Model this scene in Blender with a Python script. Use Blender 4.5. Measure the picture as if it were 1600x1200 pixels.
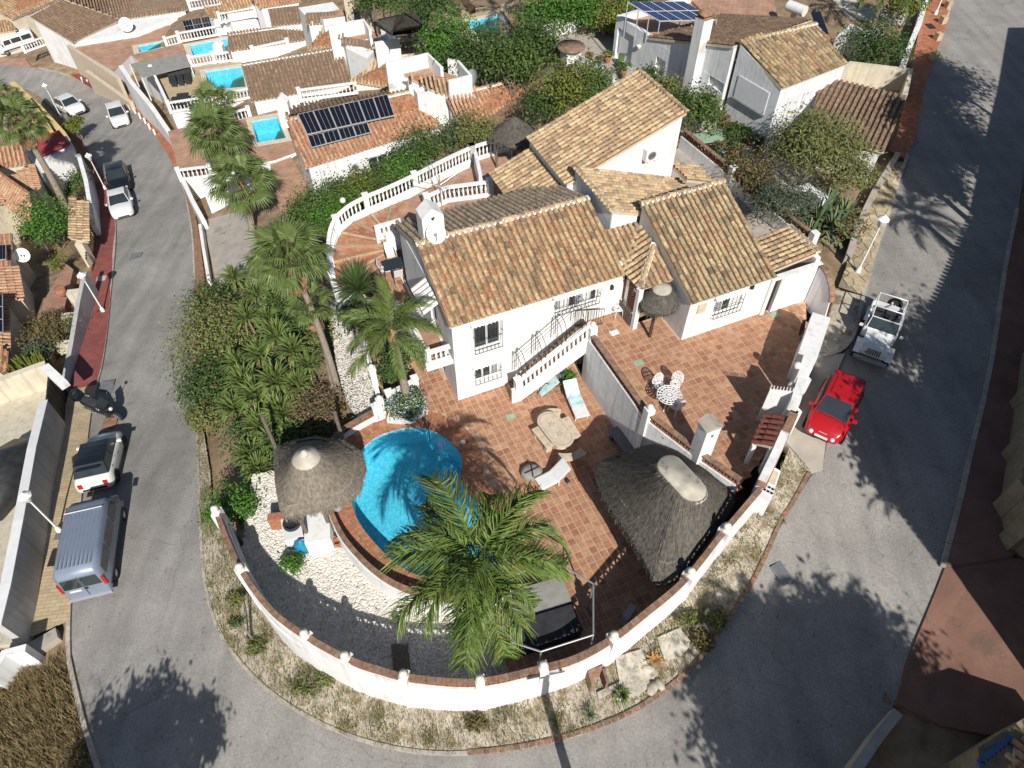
import bpy, math, random
import numpy as np
from mathutils import Vector, Matrix
R = math.radians
random.seed(7); RNG = np.random.default_rng(7)
for _o in list(bpy.data.objects): bpy.data.objects.remove(_o)
SC = bpy.context.scene
COL = SC.collection
# ---------------------------------------------------------------- camera, sky, sun, exposure
HC, FPX, TH, CXP = 25.5, 1109.0, R(50), 798.0
S_, C_ = math.sin(TH), math.cos(TH)
cd = bpy.data.cameras.new('camera'); cam = bpy.data.objects.new('camera', cd); COL.objects.link(cam)
cam.location = (0, 0, HC); cam.rotation_euler = (R(90) - TH, 0, 0)
cd.sensor_width = 36; cd.lens = 36 * FPX / 1600; cd.clip_start = .1; cd.clip_end = 2000
cd.shift_x = 2 / 1600
SC.camera = cam
SUN_AZ = Vector((.284, -.959)).normalized(); SUN_EL = R(39)
w = bpy.data.worlds.new('World'); SC.world = w; w.use_nodes = True
_n = w.node_tree.nodes; _n.clear()
sk = _n.new('ShaderNodeTexSky'); sk.sky_type = 'NISHITA'; sk.sun_disc = False
sk.sun_elevation = SUN_EL; sk.sun_rotation = math.atan2(SUN_AZ.x, SUN_AZ.y)
sk.air_density = 1.0; sk.dust_density = .6
bg = _n.new('ShaderNodeBackground'); bg.inputs[1].default_value = .065
wo = _n.new('ShaderNodeOutputWorld')
w.node_tree.links.new(sk.outputs[0], bg.inputs[0]); w.node_tree.links.new(bg.outputs[0], wo.inputs[0])
sd = bpy.data.lights.new('sun', 'SUN'); sd.energy = 5.0; sd.angle = R(.53); sd.color = (1, .955, .88)
sun = bpy.data.objects.new('sun', sd); COL.objects.link(sun)
SUNV = Vector((SUN_AZ.x * math.cos(SUN_EL), SUN_AZ.y * math.cos(SUN_EL), math.sin(SUN_EL)))
sun.rotation_euler = SUNV.to_track_quat('Z', 'Y').to_euler(); sun.location = SUNV * 80
SC.view_settings.view_transform = 'Standard'; SC.view_settings.look = 'None'
SC.view_settings.exposure = .1; SC.view_settings.gamma = 1; SC.view_settings.use_curve_mapping = False
SC.cycles.max_bounces = 6; SC.cycles.transparent_max_bounces = 12
SC.cycles.caustics_reflective = False; SC.cycles.caustics_refractive = False

# ---------------------------------------------------------------- geometry of the place
def ray(px, py):
    u = (px - CXP) / FPX; v = (600 - py) / FPX
    return Vector((u, v * S_ + C_, v * C_ - S_))
def P(px, py, z):
    d = ray(px, py); t = (z - HC) / d.z
    return Vector((d.x * t, d.y * t, z))
CTRL = [  # terrain heights: where on the ground, how high
 (215,890,-2.7),(225,760,-3.3),(135,760,-3.3),(230,600,-4.8),(150,600,-4.8),(300,640,-4.4),(240,450,-6.3),(175,450,-6.3),(303,440,-6.3),
 (240,330,-8),(180,340,-8),(290,300,-8.2),(215,230,-10.2),(150,260,-9.8),(185,180,-12),(100,185,-12),(60,130,-13.5),(0,115,-14),(160,140,-13),
 (1300,640,2.6),(1380,520,2.6),(1480,520,2.6),(1380,400,2.6),(1550,400,2.6),(1430,200,2.6),(1580,200,2.6),(1490,10,2.8),(1590,60,2.8),(1500,700,2.4),(1540,620,2.5),
 (1250,850,1.7),(1400,850,1.9),(1520,950,2.0),(1150,1000,.7),(1300,1050,1.0),(1420,1130,1.3),(1000,1130,-.3),(1100,1190,0),(740,1185,-1.4),(900,1195,-.8),
 (520,1150,-2.1),(560,1195,-2),(370,1040,-2.5),(250,1050,-2.6),(300,1190,-2.4),(120,1050,-2.6),(60,1150,-2.2),
 (545,1085,-1.7),(640,1108,-1.45),(740,1113,-1.15),(850,1105,-.75),(905,1088,-.5),(985,1015,.25),(1100,905,1.3),(1190,785,2.2),(420,980,-2.1),(345,835,-2.4),
 (1150,220,2.4),(1230,300,2.4),(1000,60,2.2),(1100,120,2.4),(870,60,.5),(760,40,-.5),(740,120,-1),
 (550,280,-3.3),(470,320,-4.2),(440,250,-4.4),(640,230,-2.2),(720,210,-1),(350,400,-5.6),(350,500,-4.6),(420,480,-3),(440,600,-1.6),(350,620,-3.6),(360,700,-2.8),(560,560,-.3),
 (380,170,-6.5),(330,120,-8.5),(220,100,-11),(500,80,-5.5),(600,30,-4),(60,60,-12.5),(40,280,-9),(60,420,-6.8),(50,560,-5.2),(40,800,-3.2),(20,980,-2.6)]
_cp = np.array([tuple(P(*c)) for c in CTRL])
def _tps(d2): return np.where(d2 > 1e-9, .5 * d2 * np.log(np.maximum(d2, 1e-9)), 0)
_N = len(_cp); _K = _tps(((_cp[:, None, :2] - _cp[None, :, :2]) ** 2).sum(-1)) + np.eye(_N) * 3.0
_Q = np.hstack([np.ones((_N, 1)), _cp[:, :2]])
_sol = np.linalg.solve(np.block([[_K, _Q], [_Q.T, np.zeros((3, 3))]]), np.concatenate([_cp[:, 2], np.zeros(3)]))
def hgt(xy):
    xy = np.atleast_2d(np.asarray(xy, float))
    q = xy.copy(); q[:, 0] = np.clip(q[:, 0], -62, 40); q[:, 1] = np.clip(q[:, 1], -4, 80)
    k = _tps(((q[:, None, :] - _cp[None, :, :2]) ** 2).sum(-1))
    return np.clip(k @ _sol[:_N] + _sol[_N] + q @ _sol[_N + 1:], -16, 3.2)
def H(x, y): return float(hgt([(x, y)])[0])
def G(px, py, dz=0):
    z = 0.0
    for _ in range(14):
        p = P(px, py, z); z += .7 * (H(p.x, p.y) - z)
    p = P(px, py, z); p.z += dz
    return p
# the house stands turned by 23.5 degrees: (u along its front, v behind it)
_ax = R(23.5); HU = Vector((math.cos(_ax), math.sin(_ax), 0)); HV = Vector((-math.sin(_ax), math.cos(_ax), 0)); HO = P(715.8, 625.8, 0)
def L(u, v, z): return HO + HU * u + HV * v + Vector((0, 0, z))

# ---------------------------------------------------------------- materials
MT = {}
def mat(name, col, rough=.85, var=.12, scale=3, bump=0., bscale=30, pal=None, metal=0., spec=.3, fine=0., coord='pos', stain=None, trans=0.):
    m = bpy.data.materials.new(name); m.use_nodes = True; MT[name] = m
    nt = m.node_tree; N = nt.nodes; K = nt.links.new
    b = N['Principled BSDF']; b.inputs['Roughness'].default_value = rough; b.inputs['Metallic'].default_value = metal
    b.inputs['Specular IOR Level'].default_value = spec
    geo = N.new('ShaderNodeNewGeometry'); pos = geo.outputs['Position']
    if pal:
        oi = N.new('ShaderNodeObjectInfo'); ad = N.new('ShaderNodeMath'); ad.operation = 'ADD'
        K(oi.outputs['Random'], ad.inputs[0]); K(geo.outputs['Random Per Island'], ad.inputs[1])
        fr = N.new('ShaderNodeMath'); fr.operation = 'FRACT'; K(ad.outputs[0], fr.inputs[0])
        cr = N.new('ShaderNodeValToRGB'); K(fr.outputs[0], cr.inputs[0])
        el = cr.color_ramp.elements
        while len(el) < len(pal): el.new(.5)
        for i, c in enumerate(pal): el[i].position = i / max(1, len(pal) - 1); el[i].color = (*c, 1)
        base = cr.outputs[0]
    else:
        rgb = N.new('ShaderNodeRGB'); rgb.outputs[0].default_value = (*col, 1); base = rgb.outputs[0]
    def mult(base, sc, lo, hi, det=4):
        nz = N.new('ShaderNodeTexNoise'); nz.inputs['Scale'].default_value = sc; nz.inputs['Detail'].default_value = det
        K(pos, nz.inputs['Vector'])
        mr = N.new('ShaderNodeMapRange'); mr.inputs[1].default_value = .3; mr.inputs[2].default_value = .7
        mr.inputs[3].default_value = lo; mr.inputs[4].default_value = hi; K(nz.outputs[0], mr.inputs[0])
        mx = N.new('ShaderNodeVectorMath'); mx.operation = 'SCALE'; K(base, mx.inputs[0]); K(mr.outputs[0], mx.inputs['Scale'])
        return mx.outputs[0]
    if var: base = mult(base, scale, 1 - var, 1 + var)
    if fine: base = mult(base, 60, 1 - fine, 1 + fine, 2)
    if stain:   # (colour, scale, threshold)
        nz = N.new('ShaderNodeTexNoise'); nz.inputs['Scale'].default_value = stain[1]; nz.inputs['Detail'].default_value = 6; nz.inputs['Roughness'].default_value = .65
        K(pos, nz.inputs['Vector'])
        mr = N.new('ShaderNodeMapRange'); mr.inputs[1].default_value = stain[2]; mr.inputs[2].default_value = stain[2] + .12; K(nz.outputs[0], mr.inputs[0])
        mx = N.new('ShaderNodeMix'); mx.data_type = 'RGBA'; mx.inputs[7].default_value = (*stain[0], 1)
        K(mr.outputs[0], mx.inputs[0]); K(base, mx.inputs[6]); base = mx.outputs[2]
    K(base, b.inputs['Base Color'])
    if bump:
        nz = N.new('ShaderNodeTexNoise'); nz.inputs['Scale'].default_value = bscale; nz.inputs['Detail'].default_value = 4; K(pos, nz.inputs['Vector'])
        bp = N.new('ShaderNodeBump'); bp.inputs['Strength'].default_value = bump; bp.inputs['Distance'].default_value = .02
        K(nz.outputs[0], bp.inputs['Height']); K(bp.outputs[0], b.inputs['Normal'])
    if trans: b.inputs['Transmission Weight'].default_value = trans
    return m
mat('white', (.80, .80, .79), .9, .05, 1.2, .15, 18, stain=((.56, .54, .50), .7, .60))
mat('whiterough', (.74, .75, .76), .95, .08, 2, .9, 9)
mat('white_trim', (.80, .80, .79), .8, .06, 3)
mat('greywall', (.50, .49, .48), .9, .08, 1.5, .2, 20, stain=((.38, .36, .34), .8, .62))
mat('cream', (.62, .56, .44), .9, .1, 2, .2, 20)
mat('yellow', (.62, .47, .22), .9, .1, 2)
mat('rooftile', None, .9, .38, 9, .3, 40, pal=[(.45,.31,.17),(.52,.385,.22),(.24,.17,.11),(.56,.43,.25),(.185,.145,.10),(.47,.32,.18),(.54,.41,.24),(.40,.22,.12),(.42,.34,.2),(.29,.23,.145)], stain=((.16,.13,.09),6,.58))
mat('rooftile_dark', None, .95, .4, 9, .3, 40, pal=[(.36,.28,.20),(.44,.35,.25),(.28,.22,.16),(.5,.4,.28),(.38,.3,.2)], stain=((.15,.125,.095),6,.56))
mat('rooftile_light', None, .9, .3, 8, .3, 40, pal=[(.46,.33,.19),(.53,.40,.24),(.34,.235,.145),(.55,.43,.26),(.26,.195,.13),(.43,.285,.17)], stain=((.17,.14,.09),6,.62))
mat('rooftile_red', None, .9, .25, 8, .3, 40, pal=[(.43,.24,.145),(.49,.30,.19),(.36,.19,.12),(.53,.36,.23),(.40,.26,.17)], stain=((.22,.13,.08),6,.64))
mat('rooftile_brown', None, .9, .3, 8, .3, 40, pal=[(.24,.16,.11),(.30,.20,.13),(.20,.13,.09),(.34,.24,.16)], stain=((.14,.11,.08),5,.6))
mat('rooftile_maroon', None, .6, .2, 8, .2, 40, pal=[(.16,.05,.045),(.20,.07,.05),(.13,.045,.04)])
mat('pan', (.35, .165, .09), .9, .35, 6, .3, 30, stain=((.14,.09,.06),4,.5))
mat('pan_dark', (.17, .125, .09), .95, .3, 6)
mat('terracotta', None, .75, .22, 5, .12, 30, pal=[(.39,.19,.11),(.45,.25,.15),(.32,.145,.085),(.48,.29,.18),(.35,.185,.115),(.42,.215,.125)], stain=((.46,.30,.20),1.1,.6))
mat('terracotta_far', (.42, .255, .175), .85, .2, 1.2, .1, 20, stain=((.48,.28,.19),.7,.6))
mat('grout', (.55, .385, .265), .95, .15, 6)
mat('brick', None, .85, .25, 9, .2, 30, pal=[(.40,.17,.10),(.46,.23,.13),(.34,.14,.085),(.38,.2,.12)])
mat('brick_old', None, .9, .35, 6, .3, 30, pal=[(.25,.15,.10),(.30,.175,.115),(.2,.13,.095),(.28,.19,.13)], stain=((.16,.13,.1),3,.6))
mat('lattice', None, .85, .2, 9, .2, 30, pal=[(.26,.12,.075),(.32,.15,.09),(.22,.10,.07)])
mat('asphalt', (.30, .285, .265), .95, .13, .45, .5, 70, fine=.16, stain=((.23,.215,.20),.5,.62))
mat('concrete', (.42, .38, .33), .95, .14, 1.2, .3, 30, fine=.08, stain=((.28,.25,.21),1.0,.58))
mat('kerbstone', None, .9, .2, 4, .2, 30, pal=[(.42,.38,.32),(.48,.43,.36),(.36,.33,.29)])
mat('pave_red', None, .85, .16, 2, .15, 30, pal=[(.27,.08,.07),(.31,.10,.085),(.24,.07,.062)], stain=((.34,.16,.13),.8,.64))
mat('pave_orange', None, .85, .18, 2, .15, 30, pal=[(.42,.16,.09),(.47,.2,.11),(.38,.14,.08)], stain=((.5,.28,.18),.8,.64))
mat('pave_beige', None, .9, .12, 2, .2, 30, pal=[(.52,.41,.26),(.56,.45,.29),(.48,.37,.23)], stain=((.40,.32,.22),.8,.62))
mat('flagstone', None, .9, .22, 3, .35, 20, pal=[(.42,.34,.22),(.50,.41,.27),(.38,.30,.2),(.54,.46,.32),(.45,.36,.23)])
mat('mortar', (.27, .22, .15), .95, .2, 4)
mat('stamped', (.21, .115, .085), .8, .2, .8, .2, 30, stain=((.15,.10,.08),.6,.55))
mat('soil', (.28, .2, .125), 1, .35, 1.5, .5, 25, fine=.2)
mat('drygrass', None, 1, .3, 3, 0, pal=[(.30,.22,.11),(.22,.16,.08),(.36,.28,.15),(.2,.18,.07)])
mat('verge', (.47, .41, .33), 1, .28, 1.4, .9, 20, fine=.35, stain=((.21,.165,.09),1.5,.50))
mat('stone_bits', None, .9, .1, 3, 0, pal=[(.5,.46,.39),(.42,.37,.3),(.56,.52,.45),(.36,.3,.23)])
mat('pebble', None, .8, .08, 3, 0, pal=[(.72,.69,.63),(.62,.59,.54),(.78,.76,.71),(.5,.46,.41),(.74,.70,.63)])
mat('gravelbed', (.36, .335, .30), 1, .3, 8, 1.0, 16, fine=.35)
mat('thatch', None, 1, .28, 7, .8, 26, pal=[(.11,.10,.085),(.145,.13,.11),(.085,.078,.068),(.17,.155,.13)])
mat('thatch_light', None, 1, .25, 7, .8, 26, pal=[(.20,.175,.14),(.25,.215,.17),(.16,.14,.115),(.29,.25,.2)])
mat('cementcap', (.50, .46, .38), .95, .25, 2, .4, 15, stain=((.25,.23,.2),1.6,.55))
mat('wood_dark', (.075, .045, .03), .8, .3, 12)
mat('wood_grey', (.17, .14, .115), .9, .3, 12, .3, 30)
mat('iron', (.035, .032, .03), .6, .2, 12)
mat('iron_white', (.74, .74, .74), .6, .08, 8)
mat('steel', (.45, .46, .47), .4, .1, 8, metal=.6)
mat('glass', (.03, .04, .045), .06, .15, 2, spec=.9)
mat('shutter', (.68, .69, .70), .7, .06, 3)
mat('plastic_white', (.72, .72, .71), .45, .05, 4)
mat('plastic_grey', (.33, .34, .35), .6, .1, 4)
mat('dark_fabric', (.035, .036, .042), .9, .25, 3, .2, 14)
mat('grey_fabric', (.29, .28, .26), .95, .15, 3, .2, 14)
mat('teal_fabric', (.50, .66, .67), .95, .2, 4, .3, 20)
mat('blue_plastic', (.02, .25, .40), .35, .1, 5)
mat('stone_furn', (.57, .48, .37), .9, .12, 4, .2, 25)
mat('mosaic_bit', None, .7, .1, 9, 0, pal=[(.3,.28,.26),(.44,.34,.2),(.36,.36,.36)])
mat('stone_grey', (.16, .165, .18), .9, .15, 4, .2, 25)
mat('solar', (.010, .012, .020), .22, .2, 4, spec=.5)
mat('solar_blue', (.018, .035, .10), .3, .2, 4, spec=.3)
mat('alu', (.62, .63, .64), .4, .05, 4, metal=.5)
mat('pot', (.36, .16, .09), .85, .2, 6)
mat('bark', None, .95, .3, 6, .6, 24, pal=[(.22,.17,.13),(.26,.21,.16)])
mat('palmtrunk', (.30, .25, .20), .95, .25, 9, .7, 20)
mat('palmskirt', None, .95, .3, 7, pal=[(.24,.15,.08),(.30,.19,.1),(.18,.11,.06)])
mat('leaf', None, .6, .25, 3, pal=[(.06,.105,.022),(.09,.145,.03),(.045,.08,.02),(.11,.165,.042)])
mat('leaf_dark', None, .6, .25, 3, pal=[(.045,.085,.022),(.07,.12,.03),(.034,.065,.02),(.095,.145,.035)])
mat('leaf_yellow', None, .6, .25, 3, pal=[(.12,.15,.022),(.17,.18,.03),(.08,.12,.02),(.2,.19,.04)])
mat('leaf_olive', None, .7, .25, 3, pal=[(.14,.165,.05),(.19,.20,.06),(.095,.12,.04),(.21,.21,.085)])
mat('leaf_grey', None, .7, .25, 3, pal=[(.085,.11,.07),(.06,.085,.05),(.11,.13,.085)])
mat('leaf_bright', None, .55, .2, 3, pal=[(.06,.15,.02),(.09,.2,.03),(.045,.11,.018)])
mat('leaf_brown', None, .9, .3, 3, pal=[(.16,.12,.05),(.11,.10,.035),(.2,.15,.075),(.08,.085,.03)])
mat('frond', None, .5, .2, 3, pal=[(.10,.145,.03),(.13,.17,.045),(.07,.115,.024)])
mat('frond_gold', None, .5, .25, 3, pal=[(.095,.165,.03),(.15,.21,.045),(.065,.125,.024),(.21,.235,.07)])
mat('fanleaf', None, .5, .2, 3, pal=[(.11,.15,.042),(.085,.125,.034),(.14,.18,.06)])
mat('yucca', None, .5, .2, 3, pal=[(.13,.19,.05),(.18,.23,.07),(.09,.14,.034)])
mat('cycad', None, .5, .2, 3, pal=[(.06,.10,.03),(.085,.125,.045),(.045,.08,.022)])
mat('agave', None, .55, .2, 3, pal=[(.13,.18,.10),(.1,.15,.08),(.22,.26,.11)])
mat('flower_pink', None, .7, .1, 3, pal=[(.45,.08,.16),(.5,.12,.1),(.38,.06,.2)])
mat('flower_purple', None, .7, .1, 3, pal=[(.24,.10,.16),(.3,.13,.2)])
mat('flower_white', None, .7, .1, 3, pal=[(.5,.56,.6),(.36,.45,.5),(.6,.64,.66)])
mat('paint_red', (.42, .012, .018), .22, .03, 3, spec=.6)
mat('paint_white', (.74, .75, .75), .25, .03, 3, spec=.5)
mat('paint_cream', (.74, .735, .69), .25, .03, 3, spec=.5)
mat('paint_silver', (.42, .45, .49), .3, .03, 3, spec=.6, metal=.35)
mat('paint_bluegrey', (.24, .285, .365), .4, .06, 2, spec=.5, metal=.2)
mat('paint_black', (.012, .014, .018), .2, .03, 3, spec=.6)
mat('rubber', (.02, .02, .021), .8, .2, 6)
mat('rim', (.48, .49, .5), .35, .05, 3, metal=.7)
mat('lamp_red', (.42, .02, .02), .25, .1, 3)
mat('lamp_clear', (.62, .64, .66), .12, .05, 3, spec=.8)
mat('interior', (.03, .03, .032), .8, .2, 5)
mat('plate', (.7, .7, .68), .6, .03, 3)
mat('covered', (.032, .034, .036), .35, .3, 3, .4, 6)
mat('red_canvas', (.36, .06, .065), .9, .1, 3)
mat('blue_paint', (.05, .17, .34), .6, .15, 4)
mat('globe', (.74, .70, .62), .4, .05, 4)
mat('spot_grass', None, .9, .3, 3, pal=[(.15,.17,.055),(.26,.23,.10),(.11,.13,.04),(.38,.32,.18),(.3,.25,.14)])
mat('poolfloor', (.10, .46, .62), .6, .06, 3)
mat('green_tile', (.30, .42, .30), .7, .1, 5)
mat('towel_grey', (.36, .38, .40), .95, .15, 6)
mat('orange_leaf', None, .8, .2, 4, pal=[(.4,.2,.05),(.46,.25,.07)])
def _pool():
    m = MT['poolfloor']; nt = m.node_tree; N = nt.nodes; K = nt.links.new; b = N['Principled BSDF']
    g = N.new('ShaderNodeNewGeometry'); v = N.new('ShaderNodeTexVoronoi'); v.inputs['Scale'].default_value = 13; K(g.outputs['Position'], v.inputs['Vector'])
    cr = N.new('ShaderNodeValToRGB'); K(v.outputs['Color'], cr.inputs[0]); e = cr.color_ramp.elements
    e[0].color = (.16, .55, .70, 1); e[1].color = (.52, .86, .95, 1); K(cr.outputs[0], b.inputs['Base Color'])  # mosaic tile tones; pale flecks also stand in for caustic light
    m = bpy.data.materials.new('pool_water'); MT['pool_water'] = m; m.use_nodes = True; nt = m.node_tree; N = nt.nodes; K = nt.links.new; N.clear()
    o = N.new('ShaderNodeOutputMaterial'); mx = N.new('ShaderNodeMixShader'); t = N.new('ShaderNodeBsdfTransparent'); gl = N.new('ShaderNodeBsdfGlossy')
    t.inputs[0].default_value = (.5, .9, .97, 1); gl.inputs['Roughness'].default_value = .04
    lw = N.new('ShaderNodeLayerWeight'); lw.inputs[0].default_value = .25; f = N.new('ShaderNodeMath'); f.operation = 'MULTIPLY_ADD'; f.inputs[1].default_value = .25; f.inputs[2].default_value = .02; K(lw.outputs['Facing'], f.inputs[0])
    nz = N.new('ShaderNodeTexNoise'); nz.inputs['Scale'].default_value = 5; bp = N.new('ShaderNodeBump'); bp.inputs['Strength'].default_value = .25; bp.inputs['Distance'].default_value = .03
    g = N.new('ShaderNodeNewGeometry'); K(g.outputs['Position'], nz.inputs['Vector']); K(nz.outputs[0], bp.inputs['Height']); K(bp.outputs[0], gl.inputs['Normal'])
    K(f.outputs[0], mx.inputs[0]); K(t.outputs[0], mx.inputs[1]); K(gl.outputs[0], mx.inputs[2]); K(mx.outputs[0], o.inputs[0])
_pool()
def _streaks():
    for k in ('white', 'whiterough', 'greywall', 'cream'):
        m = MT[k]; nt = m.node_tree; N = nt.nodes; K = nt.links.new; b = N['Principled BSDF']; src = b.inputs['Base Color'].links[0].from_socket
        g = N.new('ShaderNodeNewGeometry'); mp = N.new('ShaderNodeMapping'); mp.inputs['Scale'].default_value = (5, 5, .35); K(g.outputs['Position'], mp.inputs[0])
        n = N.new('ShaderNodeTexNoise'); n.inputs['Scale'].default_value = 1; n.inputs['Detail'].default_value = 5; K(mp.outputs[0], n.inputs['Vector'])
        r = N.new('ShaderNodeMapRange'); r.inputs[1].default_value = .52; r.inputs[2].default_value = .75; r.inputs[3].default_value = 1; r.inputs[4].default_value = .74; K(n.outputs[0], r.inputs[0])
        q = N.new('ShaderNodeVectorMath'); q.operation = 'SCALE'; K(src, q.inputs[0]); K(r.outputs[0], q.inputs['Scale']); K(q.outputs[0], b.inputs['Base Color'])
_streaks()

# ---------------------------------------------------------------- objects
WL = {}
def tag(o, label=None, cat=None, group=None, kind=None):
    if label: o['label'] = label
    if cat: o['category'] = cat
    if group: o['group'] = group
    if kind: o['kind'] = kind
    return o
def thing(name, label, cat, loc, group=None):
    o = bpy.data.objects.new(name, None); COL.objects.link(o); o.location = loc; o.empty_display_size = .3
    WL[o.name] = Vector(loc); return tag(o, label, cat, group)
def place(me, name, parent, base=None):
    o = bpy.data.objects.new(name, me); COL.objects.link(o)
    if parent is not None: o.parent = parent; WL[o.name] = WL[parent.name]
    else:
        WL[o.name] = Vector(base) if base is not None else Vector((0, 0, 0)); o.location = WL[o.name]
    return o
def mesh_np(name, V, Fq, mats, midx=None, smooth=False):
    """V (n,3), Fq list of equal-length faces array (m,k)"""
    me = bpy.data.meshes.new(name); V = np.asarray(V, np.float32); Fq = np.asarray(Fq, np.int32); m, k = Fq.shape
    me.vertices.add(len(V)); me.vertices.foreach_set('co', V.ravel())
    me.loops.add(m * k); me.loops.foreach_set('vertex_index', Fq.ravel())
    me.polygons.add(m); me.polygons.foreach_set('loop_start', np.arange(m, dtype=np.int32) * k); me.polygons.foreach_set('loop_total', np.full(m, k, np.int32))
    me.polygons.foreach_set('use_smooth', np.full(m, smooth, bool))
    if midx is not None: me.polygons.foreach_set('material_index', np.asarray(midx, np.int32))
    for x in (mats if isinstance(mats, (list, tuple)) else [mats]): me.materials.append(MT[x])
    me.update(calc_edges=True); me.validate(); return me
class MB:
    def __init__(s): s.v = []; s.f = []; s.mi = []; s.m = 0; s.sm = []; s.smooth = False
    def add(s, vs, fs):
        n = len(s.v); s.v += [Vector(x) for x in vs]; s.f += [tuple(i + n for i in f) for f in fs]
        s.mi += [s.m] * len(fs); s.sm += [s.smooth] * len(fs); return s
    def box(s, c, d, ax=0., M=None):
        """centre of the base c, size d, turned by ax about z"""
        x, y, z = d[0] / 2, d[1] / 2, d[2]; r = Matrix.Rotation(ax, 3, 'Z') if M is None else M; c = Vector(c)
        vs = [c + r @ Vector((a, b, h)) for h in (0, z) for a, b in ((-x, -y), (x, -y), (x, y), (-x, y))]
        return s.add(vs, [(3, 2, 1, 0), (4, 5, 6, 7), (0, 1, 5, 4), (1, 2, 6, 5), (2, 3, 7, 6), (3, 0, 4, 7)])
    def bar(s, a, b, wd, ht, up=(0, 0, 1)):
        """a beam of section wd x ht between two points"""
        a, b = Vector(a), Vector(b); d = (b - a); ln = d.length
        if ln < 1e-6: return s
        d /= ln; up = Vector(up); sd_ = d.cross(up)
        if sd_.length < 1e-4: sd_ = d.cross(Vector((1, 0, 0)))
        sd_.normalize(); u = sd_.cross(d)
        o = [sd_ * (i * wd / 2) + u * (j * ht / 2) for i, j in ((-1, -1), (1, -1), (1, 1), (-1, 1))]
        return s.add([a + k for k in o] + [b + k for k in o], [(0, 1, 2, 3), (7, 6, 5, 4), (0, 4, 5, 1), (1, 5, 6, 2), (2, 6, 7, 3), (3, 7, 4, 0)])
    def tube(s, pts, r, n=6, close=True):
        pts = [Vector(p) for p in pts]; k = len(pts); rs = r if isinstance(r, (list, tuple)) else [r] * k; vs = []
        for i, p in enumerate(pts):
            d = (pts[min(i + 1, k - 1)] - pts[max(i - 1, 0)]).normalized()
            a = d.orthogonal().normalized() if abs(d.z) > .95 else d.cross(Vector((0, 0, 1))).normalized()
            if abs(d.z) > .95: a = (Vector((1, 0, 0)) - d * d.x).normalized()
            b = d.cross(a)
            vs += [p + (a * math.cos(t) + b * math.sin(t)) * rs[i] for t in [2 * math.pi * j / n for j in range(n)]]
        fs = [(i * n + j, i * n + (j + 1) % n, (i + 1) * n + (j + 1) % n, (i + 1) * n + j) for i in range(k - 1) for j in range(n)]
        sm = s.smooth; s.smooth = n > 5
        s.add(vs, fs)
        if close: s.smooth = False; s.add(vs[:n], [tuple(range(n))[::-1]]); s.add(vs[-n:], [tuple(range(n))])
        s.smooth = sm; return s
    def lathe(s, c, prof, n=10, sx=1., sy=1., ax=0.):
        """profile [(radius, height)] turned about the vertical through c"""
        c = Vector(c); r = Matrix.Rotation(ax, 3, 'Z')
        vs = [c + r @ Vector((q * sx * math.cos(2 * math.pi * j / n), q * sy * math.sin(2 * math.pi * j / n), h)) for q, h in prof for j in range(n)]
        fs = [(i * n + j, i * n + (j + 1) % n, (i + 1) * n + (j + 1) % n, (i + 1) * n + j) for i in range(len(prof) - 1) for j in range(n)]
        sm = s.smooth; s.smooth = True; s.add(vs, fs); s.smooth = sm
        if prof[-1][0] > .001: s.add(vs[-n:], [tuple(range(n))])
        return s
    def ball(s, c, r, n=8): return s.lathe(Vector(c) - Vector((0, 0, r)), [(r * math.sin(a), r - r * math.cos(a)) for a in [math.pi * i / 6 for i in range(7)]], n)
    def prism(s, poly, z0, z1):
        """upright prism over a plan polygon; z0 / z1 numbers or one per corner"""
        n = len(poly); z0 = z0 if isinstance(z0, (list, tuple)) else [z0] * n; z1 = z1 if isinstance(z1, (list, tuple)) else [z1] * n
        a = sum(poly[i][0] * poly[(i + 1) % n][1] - poly[(i + 1) % n][0] * poly[i][1] for i in range(n))
        if a < 0: poly = list(poly)[::-1]; z0 = z0[::-1]; z1 = z1[::-1]
        vs = [(p[0], p[1], z) for p, z in zip(poly, z0)] + [(p[0], p[1], z) for p, z in zip(poly, z1)]
        return s.add(vs, [tuple(range(n))[::-1], tuple(range(n, 2 * n))] + [(i, (i + 1) % n, n + (i + 1) % n, n + i) for i in range(n)])
    def strip(s, A, B):
        """ruled sheet between two equally long rows of points"""
        n = len(A); return s.add(list(A) + list(B), [(i, i + 1, n + i + 1, n + i) for i in range(n - 1)])
    def wall(s, pts, tops, th, closed=False):
        """wall along base points with top heights (absolute) and thickness, centred on the line"""
        n = len(pts); pts = [Vector(p) for p in pts]; of = []
        for i in range(n):
            d = pts[min(i + 1, n - 1)] - pts[max(i - 1, 0)]; d.z = 0; d.normalize(); of.append(Vector((-d.y, d.x, 0)) * th / 2)
        vs = []
        for p, o, t in zip(pts, of, tops):
            vs += [p - o, p + o, Vector((p.x + o.x, p.y + o.y, t)), Vector((p.x - o.x, p.y - o.y, t))]
        fs = [(4 * i + a, 4 * i + b, 4 * i + 4 + b, 4 * i + 4 + a) for i in range(n - 1) for a, b in ((1, 0), (2, 1), (3, 2), (0, 3))]
        fs += [(0, 1, 2, 3), (4 * n - 1, 4 * n - 2, 4 * n - 3, 4 * n - 4)]
        return s.add(vs, fs)
    def mesh(s, name, mats, L0=Vector((0, 0, 0))):
        me = bpy.data.meshes.new(name); me.from_pydata([tuple(v - L0) for v in s.v], [], s.f)
        for x in (mats if isinstance(mats, (list, tuple)) else [mats]): me.materials.append(MT[x])
        me.polygons.foreach_set('material_index', s.mi); me.polygons.foreach_set('use_smooth', s.sm); me.update(); return me
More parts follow.
